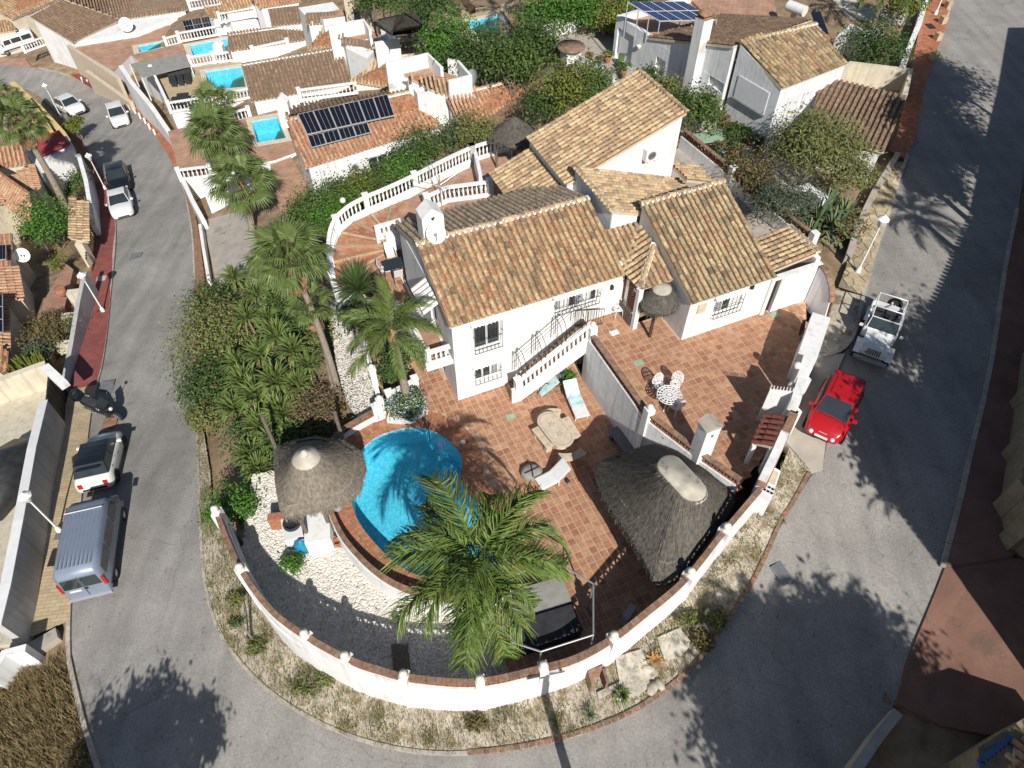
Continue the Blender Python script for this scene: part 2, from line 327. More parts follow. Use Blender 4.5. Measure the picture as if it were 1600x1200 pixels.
    def build(s, name, mats, parent=None, label=None, cat=None, group=None, kind=None):
        if parent is None:
            xs = np.array([tuple(v) for v in s.v]); c = Vector(((xs[:, 0].min() + xs[:, 0].max()) / 2, (xs[:, 1].min() + xs[:, 1].max()) / 2, xs[:, 2].min()))
        else: c = WL[parent.name]
        o = place(s.mesh(name, mats, c), name, parent, c); return tag(o, label, cat, group, kind)
def put(me, name, parent, M, label=None):
    """an instance sharing mesh data me with world matrix M under parent"""
    o = bpy.data.objects.new(name, me); COL.objects.link(o); o.parent = parent
    o.matrix_local = Matrix.Translation(-WL[parent.name]) @ M if parent is not None else M
    WL[o.name] = WL[parent.name] if parent is not None else M.translation.copy()
    if label: o['label'] = label
    return o
def copy_tree(o, parent=None):
    c = o.copy(); COL.objects.link(c)
    if parent is not None: c.parent = parent
    for ch in list(o.children): copy_tree(ch, c)
    WL[c.name] = WL.get(o.name, Vector((0, 0, 0)))
    return c
def merge(me, Ms, name, parent=None, **k):
    """many copies of a mesh joined into one object (kind stuff)"""
    n = len(me.vertices); co = np.empty(n * 3, np.float32); me.vertices.foreach_get('co', co); co = co.reshape(-1, 3)
    fs = [tuple(p.vertices) for p in me.polygons]; kk = max(len(f) for f in fs)
    fq = np.array([f for f in fs if len(f) == kk]); A = np.array([np.array(m)[:3] for m in Ms])
    V = np.einsum('mij,nj->mni', A[:, :, :3], co) + A[:, None, :, 3]
    L0 = np.array(WL[parent.name]) if parent is not None else np.zeros(3)
    Fq = (fq[None] + (np.arange(len(Ms)) * n)[:, None, None]).reshape(-1, kk)
    m2 = mesh_np(name, V.reshape(-1, 3) - L0, Fq, [m.name for m in me.materials]); o = place(m2, name, parent)
    return tag(o, kind='stuff', **k)
def pieces(me, Ms, name, parent, limit=300, rest=None):
    """the nearest `limit` copies as parts, what is left as one joined part"""
    Ms = sorted(Ms, key=lambda m: (m.translation - cam.location).length)
    for m in Ms[:limit]: put(me, name, parent, m)
    if len(Ms) > limit: merge(me, Ms[limit:], rest or name + 's', parent)
def resample(pts, step):
    pts = [Vector(p) for p in pts]; d = [0]
    for a, b in zip(pts, pts[1:]): d.append(d[-1] + (b - a).length)
    n = max(1, round(d[-1] / step)); out = []; j = 0
    for i in range(n + 1):
        t = d[-1] * i / n
        while j < len(pts) - 2 and d[j + 1] < t: j += 1
        f = (t - d[j]) / max(1e-9, d[j + 1] - d[j]); out.append(pts[j].lerp(pts[j + 1], min(1, max(0, f))))
    return out
def smooth(pts, n=6):
    """Catmull-Rom through the points"""
    p = [Vector(x) for x in pts]; p = [p[0] * 2 - p[1]] + p + [p[-1] * 2 - p[-2]]; out = []
    for i in range(1, len(p) - 2):
        for k in range(n):
            t = k / n; out.append(.5 * ((2 * p[i]) + (p[i + 1] - p[i - 1]) * t + (2 * p[i - 1] - 5 * p[i] + 4 * p[i + 1] - p[i + 2]) * t * t + (3 * p[i] - p[i - 1] - 3 * p[i + 1] + p[i + 2]) * t ** 3))
    return out + [p[-2]]
def frame(p, d, up=Vector((0, 0, 1)), s=1.):
    """matrix with x along d, z near up, at p"""
    x = Vector(d).normalized(); y = Vector(up).cross(x).normalized(); z = x.cross(y)
    return Matrix(((x.x * s, y.x * s, z.x * s, p[0]), (x.y * s, y.y * s, z.y * s, p[1]), (x.z * s, y.z * s, z.z * s, p[2]), (0, 0, 0, 1)))
def inside(x, y, poly):
    r = False; n = len(poly)
    for i in range(n):
        x1, y1 = poly[i][0], poly[i][1]; x2, y2 = poly[i - 1][0], poly[i - 1][1]
        if (y1 > y) != (y2 > y) and x < (x2 - x1) * (y - y1) / (y2 - y1) + x1: r = not r
    return r
def inside_np(X, poly):
    r = np.zeros(len(X), bool); n = len(poly)
    for i in range(n):
        x1, y1 = poly[i][0], poly[i][1]; x2, y2 = poly[i - 1][0], poly[i - 1][1]
        if y1 == y2: continue
        r ^= ((y1 > X[:, 1]) != (y2 > X[:, 1])) & (X[:, 0] < (x2 - x1) * (X[:, 1] - y1) / (y2 - y1) + x1)
    return r
from mathutils.geometry import delaunay_2d_cdt
Z3 = Vector((0, 0, 1))
def add_pattern(name, kind, sx, sy, ang, dark, frac=.04):
    """thin joints of laid pavers too small to pick apart, from world position"""
    m = MT[name]; nt = m.node_tree; N = nt.nodes; K = nt.links.new; b = N['Principled BSDF']
    src = b.inputs['Base Color'].links[0].from_socket
    g = N.new('ShaderNodeNewGeometry'); mp = N.new('ShaderNodeMapping'); mp.inputs['Rotation'].default_value = (0, 0, ang); K(g.outputs['Position'], mp.inputs[0])
    br = N.new('ShaderNodeTexBrick'); br.inputs['Scale'].default_value = 1; br.inputs['Brick Width'].default_value = sx; br.inputs['Row Height'].default_value = sy
    br.inputs['Mortar Size'].default_value = frac; br.offset = kind
    br.inputs['Color1'].default_value = (1, 1, 1, 1); br.inputs['Color2'].default_value = (.86, .86, .86, 1); br.inputs['Mortar'].default_value = (dark, dark, dark, 1); K(mp.outputs[0], br.inputs[0])
    mx = N.new('ShaderNodeMix'); mx.data_type = 'RGBA'; mx.blend_type = 'MULTIPLY'; mx.inputs[0].default_value = 1; K(src, mx.inputs[6]); K(br.outputs[0], mx.inputs[7]); K(mx.outputs[2], b.inputs['Base Color'])
add_pattern('pave_beige', .5, .42, .17, R(-8), .6, .012)
add_pattern('pave_red', 0, .2, .2, R(-8), .75, .006)
add_pattern('pave_orange', .5, .45, .22, R(-10), .7, .012)
add_pattern('terracotta_far', 0, .33, .33, R(15), 1.25, .012)
def _asph():
    m = MT['asphalt']; nt = m.node_tree; N = nt.nodes; K = nt.links.new; b = N['Principled BSDF']; src = b.inputs['Base Color'].links[0].from_socket; g = N.new('ShaderNodeNewGeometry')
    def fac(sock, lo, hi, a, c):
        r = N.new('ShaderNodeMapRange'); r.inputs[1].default_value = lo; r.inputs[2].default_value = hi; r.inputs[3].default_value = a; r.inputs[4].default_value = c; K(sock, r.inputs[0]); return r.outputs[0]
    def mul(a, f): q = N.new('ShaderNodeVectorMath'); q.operation = 'SCALE'; K(a, q.inputs[0]); K(f, q.inputs['Scale']); return q.outputs[0]
    def noise(sc, det=3, vec=None): n = N.new('ShaderNodeTexNoise'); n.inputs['Scale'].default_value = sc; n.inputs['Detail'].default_value = det; K(vec or g.outputs['Position'], n.inputs['Vector']); return n
    src = mul(src, fac(noise(5.5, 2).outputs[0], .66, .74, 1, .66)); src = mul(src, fac(noise(1.6, 5).outputs[0], .35, .7, 1.05, .94))
    n = noise(.7, 4); ad = N.new('ShaderNodeVectorMath'); ad.operation = 'ADD'; K(g.outputs['Position'], ad.inputs[0]); K(n.outputs['Color'], ad.inputs[1])
    v = N.new('ShaderNodeTexVoronoi'); v.feature = 'DISTANCE_TO_EDGE'; v.inputs['Scale'].default_value = .22; K(ad.outputs[0], v.inputs['Vector'])
    src = mul(src, fac(v.outputs['Distance'], .001, .006, .84, 1)); mp = N.new('ShaderNodeMapping'); mp.inputs['Scale'].default_value = (1.3, .09, 1); mp.inputs['Rotation'].default_value = (0, 0, R(8)); K(g.outputs['Position'], mp.inputs[0]); src = mul(src, fac(noise(1, 3, mp.outputs[0]).outputs[0], .35, .65, .88, 1.09)); src = mul(src, fac(noise(13, 2).outputs[0], .3, .7, .86, 1.14))
    K(src, b.inputs['Base Color'])
_asph()
# ---------------------------------------------------------------- plan of the plot
def PP(pts, z): return [P(x, y, z) for x, y in pts]
def xy(pts): return [(p[0], p[1]) for p in pts]
POOL = smooth(PP([(568,701),(587,685),(612,675),(637,670),(665,671),(687,680),(707,695),(719,712),(722,730),(719,748),(725,765),(737,780),(754,791),(778,806),(795,835),(794,868),(774,897),(740,912),(700,912),(660,903),(625,887),(598,863),(575,837),(560,815),(551,790),(549,765),(555,730),(568,701)], -.1), 5)[:-1]
for p in POOL: p.z = 0
DECKWALL = smooth(PP([(592,652),(556,672),(530,690),(510,722),(506,760),(517,800),(540,850),(580,895),(625,925),(680,942),(745,946),(790,936)], 0), 5)
WALL_PX = [(338,800,840),(352,838,860),(378,893,930),(420,950,975),(470,989,1033),(545,1030,1076),(592,1046,1092),(640,1058,1104),(745,1065,1111),(848,1043,1098),(905,1026,1084),(962,994,1040),(1018,950,986),(1072,904,944),(1130,832,866),(1188,764,790)]
WALLB = []; WALLT = []
for x, yt, yb in WALL_PX:
    b = G(x + (2 if x < 700 else 0), yb); d = ray(x, yt); t = math.hypot(b.x, b.y) / math.hypot(d.x, d.y)
    WALLB.append(b); WALLT.append(HC + d.z * t)
WALLT = [1.15, 1.2, 1.3, 1.35, 1.4, 1.45, 1.5, 1.5, 1.6, 1.75, 1.85, 2.15, 2.5, 2.85, 3.2, 3.5]
WALLB = []
for (x, yt, yb), zt in zip(WALL_PX, WALLT):
    p = P(x, yt, zt); WALLB.append(Vector((p.x, p.y, H(p.x, p.y))))
def dense(pts, tops, step):
    q = resample([Vector((p.x, p.y, t)) for p, t in zip(pts, tops)], step); return q
WALLC = resample(smooth([Vector((p.x, p.y, t)) for p, t in zip(WALLB, WALLT)], 6), .42)   # centre line with top heights
RW = [L(5.95, -1.2, 0), L(5.98, -6.0, 0), L(6.78, -8.34, 0), L(7.52, -10.1, 0)]                # retaining wall between the two terraces
_iw = [Vector((p.x, p.y, 0)) for p in WALLC]
_k0 = min(range(len(_iw)), key=lambda i: (_iw[i] - P(800, 1050, 1.5).xy.to_3d()).length)
_k1 = min(range(len(_iw)), key=lambda i: (_iw[i] - RW[-1]).length)
PATIO = [P(592, 652, 0), P(607, 610, 0), P(640, 560, 0), P(655, 520, 0), L(-1.2, 3.6, 0), L(0, 3.6, 0), L(0, .3, 0), L(6, .3, 0)] + RW + _iw[_k0:_k1 + 1][::-1] + [P(775, 985, 0), P(775, 947, 0)] + DECKWALL[::-1][6:]
_g0 = min(range(len(_iw)), key=lambda i: (_iw[i] - P(352, 838, 1.2).xy.to_3d()).length)
GRAVEL = [Vector((p.x, p.y, -.8)) for p in DECKWALL[14:]] + [P(778, 985, -.8)] + [Vector((p.x, p.y, -.8)) for p in _iw[_g0:_k0 + 1][::-1]] + [P(395, 742, -.8), P(430, 735, -.8)]
TERR = [L(5.95, -.3, 2.6)] + [Vector((p.x, p.y, 2.6)) for p in RW] + [P(1212, 690, 2.6), P(1246, 610, 2.6), P(1262, 540, 2.6), L(16.4, -2.9, 2.6), L(13.9, -2.6, 2.6), L(9.7, -2.6, 2.6), L(9.7, -1.0, 2.6), L(8.2, -1.0, 2.6), L(8.0, .2, 2.6), L(5.95, .2, 2.6)]
CHAIRT = [P(524, 445, 1.5), P(582, 466, 1.5), P(640, 478, 1.5), L(-.05, 4.3, 1.5), L(-.05, 7.2, 1.5), P(606, 352, 1.5), P(560, 360, 1.5), P(520, 400, 1.5)]
# ---------------------------------------------------------------- ground
_xs = np.arange(-75, 48, .6); _ys = np.arange(-8, 105, .6)
_X, _Y = np.meshgrid(_xs, _ys); _xy = np.stack([_X.ravel(), _Y.ravel()], 1)
_z = np.concatenate([hgt(c) for c in np.array_split(_xy, 20)]) - .10
for poly, zz in ((PATIO, 0), (GRAVEL, -.8), (TERR, 0), (CHAIRT, 0)):
    m = inside_np(_xy, xy(poly))
    for ex, ey in ((.75, 0), (-.75, 0), (0, .75), (0, -.75)): m |= inside_np(_xy + (ex, ey), xy(poly))
    _z[m] = np.minimum(_z[m], zz - .6)
m = inside_np(_xy, xy(POOL))
for ex, ey in ((.75, 0), (-.75, 0), (0, .75), (0, -.75), (.5, .5), (-.5, .5), (.5, -.5), (-.5, -.5)): m |= inside_np(_xy + (ex, ey), xy(POOL))
_z[m] = -3
_a, _b = _X.shape; _i = np.arange(_a * _b).reshape(_a, _b)
_V = np.stack([_xy[:, 0], _xy[:, 1], _z], 1); _F = np.stack([_i[:-1, :-1], _i[:-1, 1:], _i[1:, 1:], _i[1:, :-1]], -1).reshape(-1, 4)
o = place(mesh_np('ground', _V, _F, 'soil', smooth=True), 'ground', None); tag(o, 'brown dry earth slope under the houses and gardens', kind='structure')
_f = MB(); _f.add([(-500, -300, -17), (500, -300, -17), (500, 700, -17), (-500, 700, -17)], [(0, 1, 2, 3)]); _f.build('valley_floor', 'soil', kind='structure')

def drape(name, A, B, mats, dz, nc=8, step=.8, parent=None, **k):
    """a surface laid on the ground between two edge lines"""
    A = [Vector(p) for p in A]; B = [Vector(p) for p in B]
    n = max(6, int(max(sum((a - b).length for a, b in zip(A, A[1:])), sum((a - b).length for a, b in zip(B, B[1:]))) / step))
    def rs(p):
        ln = sum((a - b).length for a, b in zip(p, p[1:])); return resample(p, ln / n)[:n + 1]
    A = rs(A); B = rs(B); n = min(len(A), len(B)); pts = np.array([[tuple(A[i].lerp(B[i], j / nc)) for j in range(nc + 1)] for i in range(n)])
    z = hgt(pts[:, :, :2].reshape(-1, 2)) + dz; pts[:, :, 2] = z.reshape(n, nc + 1)
    i = np.arange(n * (nc + 1)).reshape(n, nc + 1); Fq = np.stack([i[:-1, :-1], i[1:, :-1], i[1:, 1:], i[:-1, 1:]], -1).reshape(-1, 4)
    a = pts[0, 0]; b = pts[0, -1]; c = pts[1, 0]
    if np.cross(c - a, b - a)[2] < 0: Fq = Fq[:, ::-1]
    o = place(mesh_np(name, pts.reshape(-1, 3), Fq, mats, smooth=True), name, parent); return tag(o, **k)
def kerb(name, line, w=.16, h=.13, ln=.7, side=1, matn='kerbstone', parent=None, up=.0):
    q = resample([Vector((p.x, p.y, 0)) for p in line], ln)
    me = None
    for i, (a, b) in enumerate(zip(q, q[1:])):
        m = (a + b) / 2; d = b - a; d.normalize(); nrm = Vector((-d.y, d.x, 0)) * side * w / 2
        z = H(m.x, m.y); s = Vector((d.x, d.y, H(b.x, b.y) - H(a.x, a.y) if False else (H(b.x, b.y) - H(a.x, a.y)) / max(.1, (b - a).length)))
        if me is None: me = MB().box((0, 0, -.25), (ln - .015, w, .25 + h)).mesh(name, matn)
        put(me, name, parent, frame((m.x + nrm.x, m.y + nrm.y, z + .04 + up), s))
def GG(pts): return [G(*p) for p in pts]
LK = GG([(-40,93),(0,97),(60,108),(110,121),(150,141),(200,168),(232,200),(262,243),(284,290),(299,360),(304,440),(307,520),(308,600),(310,750),(313,830),(318,900),(330,960),(352,1008),(400,1066),(460,1112),(540,1152),(620,1174),(700,1182)])
LO = GG([(-40,135),(0,134),(40,140),(70,158),(100,188),(128,222),(152,258),(172,300),(182,350),(181,400),(174,470),(164,560),(155,600),(144,650),(135,720),(130,780),(117,890),(112,980),(112,1012),(120,1060),(137,1130),(160,1210),(185,1290),(240,1380)])
def side(px):  # under the frame's lower edge the road goes on
    return px
LK2 = smooth(LK, 3); LO2 = smooth(LO, 3)
drape('road', LK2, LO2, 'asphalt', .05, 10, .8, label='grey asphalt street running downhill past the parked cars', kind='structure')
RK = GG([(1496,-25),(1490,0),(1475,50),(1456,100),(1441,150),(1430,210),(1415,255),(1400,300),(1382,360),(1368,400),(1350,466),(1344,492),(1334,530),(1312,560),(1300,585),(1298,640),(1292,690),(1282,735),(1268,742),(1240,790),(1220,822),(1182,905),(1130,985),(1080,1050),(1000,1110),(900,1152),(800,1174),(700,1182)])
RO = GG([(1630,-25),(1625,0),(1615,80),(1605,160),(1600,250),(1590,330),(1570,430),(1553,550),(1535,640),(1520,700),(1500,790),(1474,890),(1440,975),(1412,1040),(1398,1100),(1360,1170),(1320,1250)])
RO += [Vector((4, -3.5, 0)), Vector((-2, -4.5, 0)), Vector((-6, -4.5, 0))]
for p in RO[-3:]: p.z = H(p.x, p.y)
drape('road', smooth(RK, 3), smooth(RO, 3), 'asphalt', .052, 12, .8, label='wide asphalt street half in deep shade climbing past the red car', kind='structure')
# the bend at the frame's lower edge
drape('road', [LK[-1], G(600, 1195), G(400, 1195)], [RO[-1], Vector((-9, -3, 0)), LO[-3]], 'asphalt', .046, 8, .8, label='asphalt bend of the street below the white garden wall', kind='structure')

# pavements
pv = drape('pavement', smooth(GG([(172,300),(182,350),(181,400),(174,470),(164,560),(154,604)]), 3), smooth(GG([(146,268),(150,330),(147,400),(138,470),(124,560),(112,612)]), 3), 'pave_red', .17, 4, .6, label='dark red tiled pavement with a lamp post along the walled gardens', kind='structure')
kerb('kerb_stone', smooth(GG([(172,300),(182,350),(181,400),(174,470),(164,560),(154,604)]), 3), side=-1, parent=pv)
pv = drape('pavement', smooth(GG([(154,604),(144,650),(135,720),(130,780),(117,890),(112,972)]), 3), smooth(GG([(112,612),(98,660),(86,730),(72,850),(56,960),(46,1000)]), 3), 'pave_beige', .17, 4, .6, label='beige paver pavement beside the parked silver van', kind='structure')
kerb('kerb_stone', smooth(GG([(154,604),(144,650),(135,720),(130,780),(117,890),(112,1012),(120,1060),(137,1130),(160,1205)]), 3), side=-1, parent=pv)
pv = drape('pavement', smooth(GG([(172,300),(152,258),(128,222),(104,192)]), 3), smooth(GG([(146,268),(134,242),(112,212),(92,190)]), 3), 'pave_red', .16, 3, .6, label='narrow red pavement in the shade of the yellow wall', kind='structure')
pv = drape('pavement', smooth(GG([(110,121),(150,141),(200,168),(232,200),(262,243),(274,268)]), 3), smooth(GG([(120,112),(160,128),(212,155),(246,185),(276,222),(286,250)]), 3), 'pave_orange', .17, 4, .6, label='reddish paved strip edged with small white bollards on the outer bend', kind='structure')
kerb('kerb_stone', smooth(GG([(60,108),(110,121),(150,141),(200,168),(232,200),(262,243),(284,290),(299,360),(304,440)]), 3), side=1, parent=pv)
pv = drape('pavement', smooth(GG([(284,290),(299,360),(304,440),(306,480)]), 3), smooth(GG([(294,285),(310,355),(320,430),(324,470)]), 3), 'brick_old', .15, 3, .6, label='worn narrow brick pavement beside the bare concrete drive', kind='structure')
pv = drape('pavement', smooth(GG([(1490,0),(1475,50),(1456,100),(1441,150),(1430,210),(1415,255)]), 3), smooth(GG([(1448,-2),(1435,50),(1424,100),(1412,150),(1402,205),(1386,238)]), 3), 'pave_orange', .17, 4, .6, label='orange tiled pavement with stone bollards beside the upper street', kind='structure')
kerb('kerb_stone', smooth(GG([(1490,0),(1475,50),(1456,100),(1441,150),(1430,210),(1400,300),(1382,360),(1368,400),(1350,466)]), 3), side=-1, parent=pv, ln=.9)
FLAG = smooth(GG([(1415,255),(1400,300),(1382,360),(1368,400),(1350,466)]), 3); FLAGI = smooth(GG([(1386,258),(1362,300),(1342,360),(1328,400),(1308,452)]), 3)
pv = drape('pavement', FLAG, FLAGI, 'mortar', .15, 4, .6, label='crazy paving of pale irregular stones round the lamp post', kind='structure')
def clip(poly, n, c):
    """keep the part of a convex polygon with n.p <= c"""
    out = []
    for i in range(len(poly)):
        a, b = poly[i], poly[(i + 1) % len(poly)]; da = n[0] * a[0] + n[1] * a[1] - c; db = n[0] * b[0] + n[1] * b[1] - c
        if da <= 0: out.append(a)
        if da * db < 0: t = da / (da - db); out.append((a[0] + (b[0] - a[0]) * t, a[1] + (b[1] - a[1]) * t))
    return out
def crazy(parent, poly, size, gap, dz, matn, zfun=None):
    xs = [p[0] for p in poly]; ys = [p[1] for p in poly]; sites = []
    y = min(ys)
    while y < max(ys):
        x = min(xs)
        while x < max(xs):
            q = (x + random.uniform(-.42, .42) * size, y + random.uniform(-.42, .42) * size)
            sites.append(q); x += size
        y += size
    for s in sites:
        if not inside(s[0], s[1], poly): continue
        c = [(s[0] - size, s[1] - size), (s[0] + size, s[1] - size), (s[0] + size, s[1] + size), (s[0] - size, s[1] + size)]
        for t in sites:
            if t is s or abs(t[0] - s[0]) > 2.4 * size or abs(t[1] - s[1]) > 2.4 * size: continue
            n = (t[0] - s[0], t[1] - s[1]); l = math.hypot(*n); n = (n[0] / l, n[1] / l); c = clip(c, n, n[0] * (s[0] + t[0]) / 2 + n[1] * (s[1] + t[1]) / 2 - gap / 2)
        c = [p for p in c]
        if len(c) < 3: continue
        for i_, v_ in enumerate(c):
            k_ = 1.0
            while k_ > .3 and not inside(s[0] + (v_[0] - s[0]) * (k_ + .05), s[1] + (v_[1] - s[1]) * (k_ + .05), poly): k_ -= .1
            c[i_] = (s[0] + (v_[0] - s[0]) * k_, s[1] + (v_[1] - s[1]) * k_)
        zs = [H(*p) + dz for p in c]; MB().prism(c, [z - .06 for z in zs], [z + random.uniform(0, .012) for z in zs]).build('stone', matn, parent)
crazy(pv, xy(FLAG + FLAGI[::-1]), .5, .035, .185, 'flagstone')
# concrete apron by the red car, kerbed island by the jeep
ap = MB(); pts = GG([(1246,640),(1250,600),(1258,558),(1296,558),(1318,556),(1304,590),(1298,640),(1292,690),(1283,736),(1266,742),(1232,700),(1222,690)]); ap.prism(xy(pts), [p.z - .4 for p in pts], [p.z + .16 for p in pts]); ap.build('apron', 'concrete', label='pale concrete apron with a rounded corner under the red car', kind='structure')
ISL = GG([(1304,456),(1350,466),(1344,492),(1336,525),(1318,550),(1290,561),(1262,560),(1272,520),(1290,470)])
isl = MB(); isl.prism(xy(ISL), [p.z - .4 for p in ISL], [p.z + .15 for p in ISL]); isl = isl.build('island', 'verge', label='rounded bed of pale gravel between wall and jeep', kind='structure')
kerb('kerb_stone', smooth(GG([(1350,466),(1344,492),(1336,525),(1318,550),(1290,561),(1264,561)]), 3), side=-1, parent=isl, ln=.5, h=.16)
# right-hand pavement in the shade
SP = [G(*p) for p in ((1590,330),(1570,430),(1553,550),(1535,640),(1520,700),(1500,790),(1474,890))]
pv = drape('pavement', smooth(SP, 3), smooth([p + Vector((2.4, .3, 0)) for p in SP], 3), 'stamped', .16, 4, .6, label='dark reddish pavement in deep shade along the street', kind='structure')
kerb('kerb_stone', smooth(SP, 3), side=-1, parent=pv, ln=1.0)
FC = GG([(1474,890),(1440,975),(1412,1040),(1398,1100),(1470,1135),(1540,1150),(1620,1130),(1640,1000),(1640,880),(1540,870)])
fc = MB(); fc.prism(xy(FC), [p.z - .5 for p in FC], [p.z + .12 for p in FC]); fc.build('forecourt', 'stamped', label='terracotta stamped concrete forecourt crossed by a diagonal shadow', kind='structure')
def _stamp():
    m = MT['stamped']; nt = m.node_tree; N = nt.nodes; K = nt.links.new; b = N['Principled BSDF']; src = b.inputs['Base Color'].links[0].from_socket
    g = N.new('ShaderNodeNewGeometry'); v = N.new('ShaderNodeTexVoronoi'); v.feature = 'F1'; v.inputs['Scale'].default_value = .9; K(g.outputs['Position'], v.inputs['Vector'])
    ml = N.new('ShaderNodeMath'); ml.operation = 'MULTIPLY'; ml.inputs[1].default_value = 9; K(v.outputs['Distance'], ml.inputs[0])
    fr = N.new('ShaderNodeMath'); fr.operation = 'FRACT'; K(ml.outputs[0], fr.inputs[0])
    mr = N.new('ShaderNodeMapRange'); mr.inputs[1].default_value = 0; mr.inputs[2].default_value = .14; mr.inputs[3].default_value = .84; mr.inputs[4].default_value = 1; K(fr.outputs[0], mr.inputs[0])
    mx = N.new('ShaderNodeVectorMath'); mx.operation = 'SCALE'; K(src, mx.inputs[0]); K(mr.outputs[0], mx.inputs['Scale']); K(mx.outputs[0], b.inputs['Base Color'])
_stamp()
# verge between garden wall and kerb
VB = [(p[0], p[1] + 2) for p in ((318,660),(330,740),(334,800))]
vin = GG(VB) + [Vector((p.x, p.y, 0)) for p in WALLC] + GG([(1216,742),(1232,702)])
vout = GG([(308,640),(310,750),(313,830),(318,900),(330,960),(352,1008),(400,1066),(460,1112),(540,1152),(620,1174),(700,1182),(800,1174),(900,1152),(1000,1110),(1080,1050),(1130,985),(1182,905),(1220,822),(1240,790),(1266,742)])
vg = drape('verge', smooth(vin, 1), smooth(vout, 3), 'verge', .13, 12, .5, label='stony white verge with dry weeds below the garden wall', kind='structure')
kerb('kerb_stone', smooth(vout, 3)[:45], side=1, parent=vg, w=.12, h=.15)
kerb('brick', smooth(vout, 3)[31:], side=1, parent=vg, w=.15, h=.16, ln=.26, matn='brick_old')
VERGE_POLY = xy(vin) + xy(vout)[::-1]

# ---------------------------------------------------------------- paved terraces
def fill(poly, hole, z):
    vs = [Vector(p[:2]) for p in poly]; n = len(vs); es = [(i, (i + 1) % n) for i in range(n)]
    if hole: h = [Vector(p[:2]) for p in hole]; k = len(h); vs += h; es += [(n + i, n + (i + 1) % k) for i in range(k)]
    v, e, f, *_ = delaunay_2d_cdt(vs, es, [], 0, 1e-4); out = []
    for t in f:
        c = sum((v[i] for i in t), Vector((0, 0))) / len(t)
        if inside(c.x, c.y, poly) and not (hole and inside(c.x, c.y, hole)):
            a, b, q = (v[i] for i in t[:3]); out.append(tuple(t) if (b - a).cross(q - a) > 0 else tuple(t)[::-1])
    return [(p.x, p.y, z) for p in v], out
def offset(poly, d):
    n = len(poly); out = []
    a = sum(poly[i][0] * poly[(i + 1) % n][1] - poly[(i + 1) % n][0] * poly[i][1] for i in range(n)); s = 1 if a > 0 else -1
    for i in range(n):
        t = (poly[(i + 1) % n] - poly[i - 1]); t.z = 0; t.normalize(); out.append(poly[i] + Vector((t.y, -t.x, 0)) * d * s)
    return out
def floor(name, poly, z, label, hole=None, keep=None, pitch=.315, skip=None, ang=0., org=HO, matn='terracotta'):
    vs, fs = fill(poly, hole, z - .012); mb = MB(); mb.add(vs, fs); fl = mb.build(name, 'grout', label=label, kind='structure')
    for pgn in fl.data.polygons:
        if pgn.normal.z < 0: pgn.flip()
    me = MB().box((0, 0, -.03), (pitch - .036, pitch - .036, .03)).mesh('tile', matn)
    ex = HU.copy(); ex.rotate(Matrix.Rotation(ang, 3, 'Z')); ey = Vector((-ex.y, ex.x, 0)); P2 = xy(poly); Ms = []
    K2 = xy(keep) if keep else None
    for i in range(-45, 75):
        for j in range(-60, 50):
            c = org + ex * (i * pitch) + ey * (j * pitch)
            if not inside(c.x, c.y, P2) or (K2 and inside(c.x, c.y, K2)) or (skip and skip(c)): continue
            Ms.append(frame((c.x + random.uniform(-.003, .003), c.y + random.uniform(-.003, .003), z + random.uniform(-.003, .003)), ex))
    pieces(me, Ms, 'tile', fl, 300, 'tiles'); return fl
RING = offset(POOL, 1.05)
WEST = [P(600,640,0), P(660,660,0), P(600,740,0), P(560,780,0), P(600,860,0), P(680,905,0), P(700,960,0), P(560,960,0), P(440,800,0), P(470,690,0)]
WESTP = xy(WEST)
patio = floor('patio', PATIO, 0, 'lower terracotta tiled patio round the blue pool', POOL, RING, skip=lambda c: inside(c.x, c.y, WESTP))
me = MB().box((0, 0, -.05), (.115, .30, .06)).mesh('brick', 'brick'); Ms = []; P2 = xy(PATIO)
for k in range(0, 8):
    rg = offset(POOL, .15 + .315 * k) + [offset(POOL, .15 + .315 * k)[0]]
    q = resample(rg, .128)
    for a, b in zip(q, q[1:]):
        m = (a + b) / 2
        if k > 0 and not inside(m.x, m.y, P2): continue
        if k > 2 and not inside(m.x, m.y, WESTP): continue
        if (m - (Vector((POOL[0].x, POOL[0].y, 0)))).length > 99: continue
        Ms.append(frame((m.x, m.y, .012 - .006 * (k > 0) + random.uniform(-.003, .003)), b - a))
pieces(me, Ms, 'brick', patio, 300, 'bricks')
terr = floor('terrace', TERR, 2.6, 'upper terracotta tiled terrace in front of the entrance')
for px, py, z, par in ((998,567,2.6,terr),(960,520,2.6,terr),(798,651,0,patio),(1209,492,2.6,terr)):
    MB().prism(xy([P(px, py, z) + HU * a * .2 + HV * b * .15 for a, b in ((-1,-1),(1,-1),(1,1),(-1,1))]), z - .02, z + .006).build('green_tile', 'green_tile' if px != 960 else 'white', par)
# pool basin and water
pb = MB(); n = len(POOL); top = [Vector((p.x, p.y, -.004)) for p in POOL]; bot = [Vector((p.x, p.y, -1.25)) for p in POOL]
pb.strip(top + [top[0]], bot + [bot[0]]); vs, fs = fill(POOL, None, -1.25); pb.add(vs, fs)
pool = pb.build('pool', 'poolfloor', label='bean shaped swimming pool lined with pale blue mosaic', cat='pool')
vs, fs = fill(POOL, None, -.11); wb = MB(); wb.add(vs, fs); wb.build('water', 'pool_water', pool)
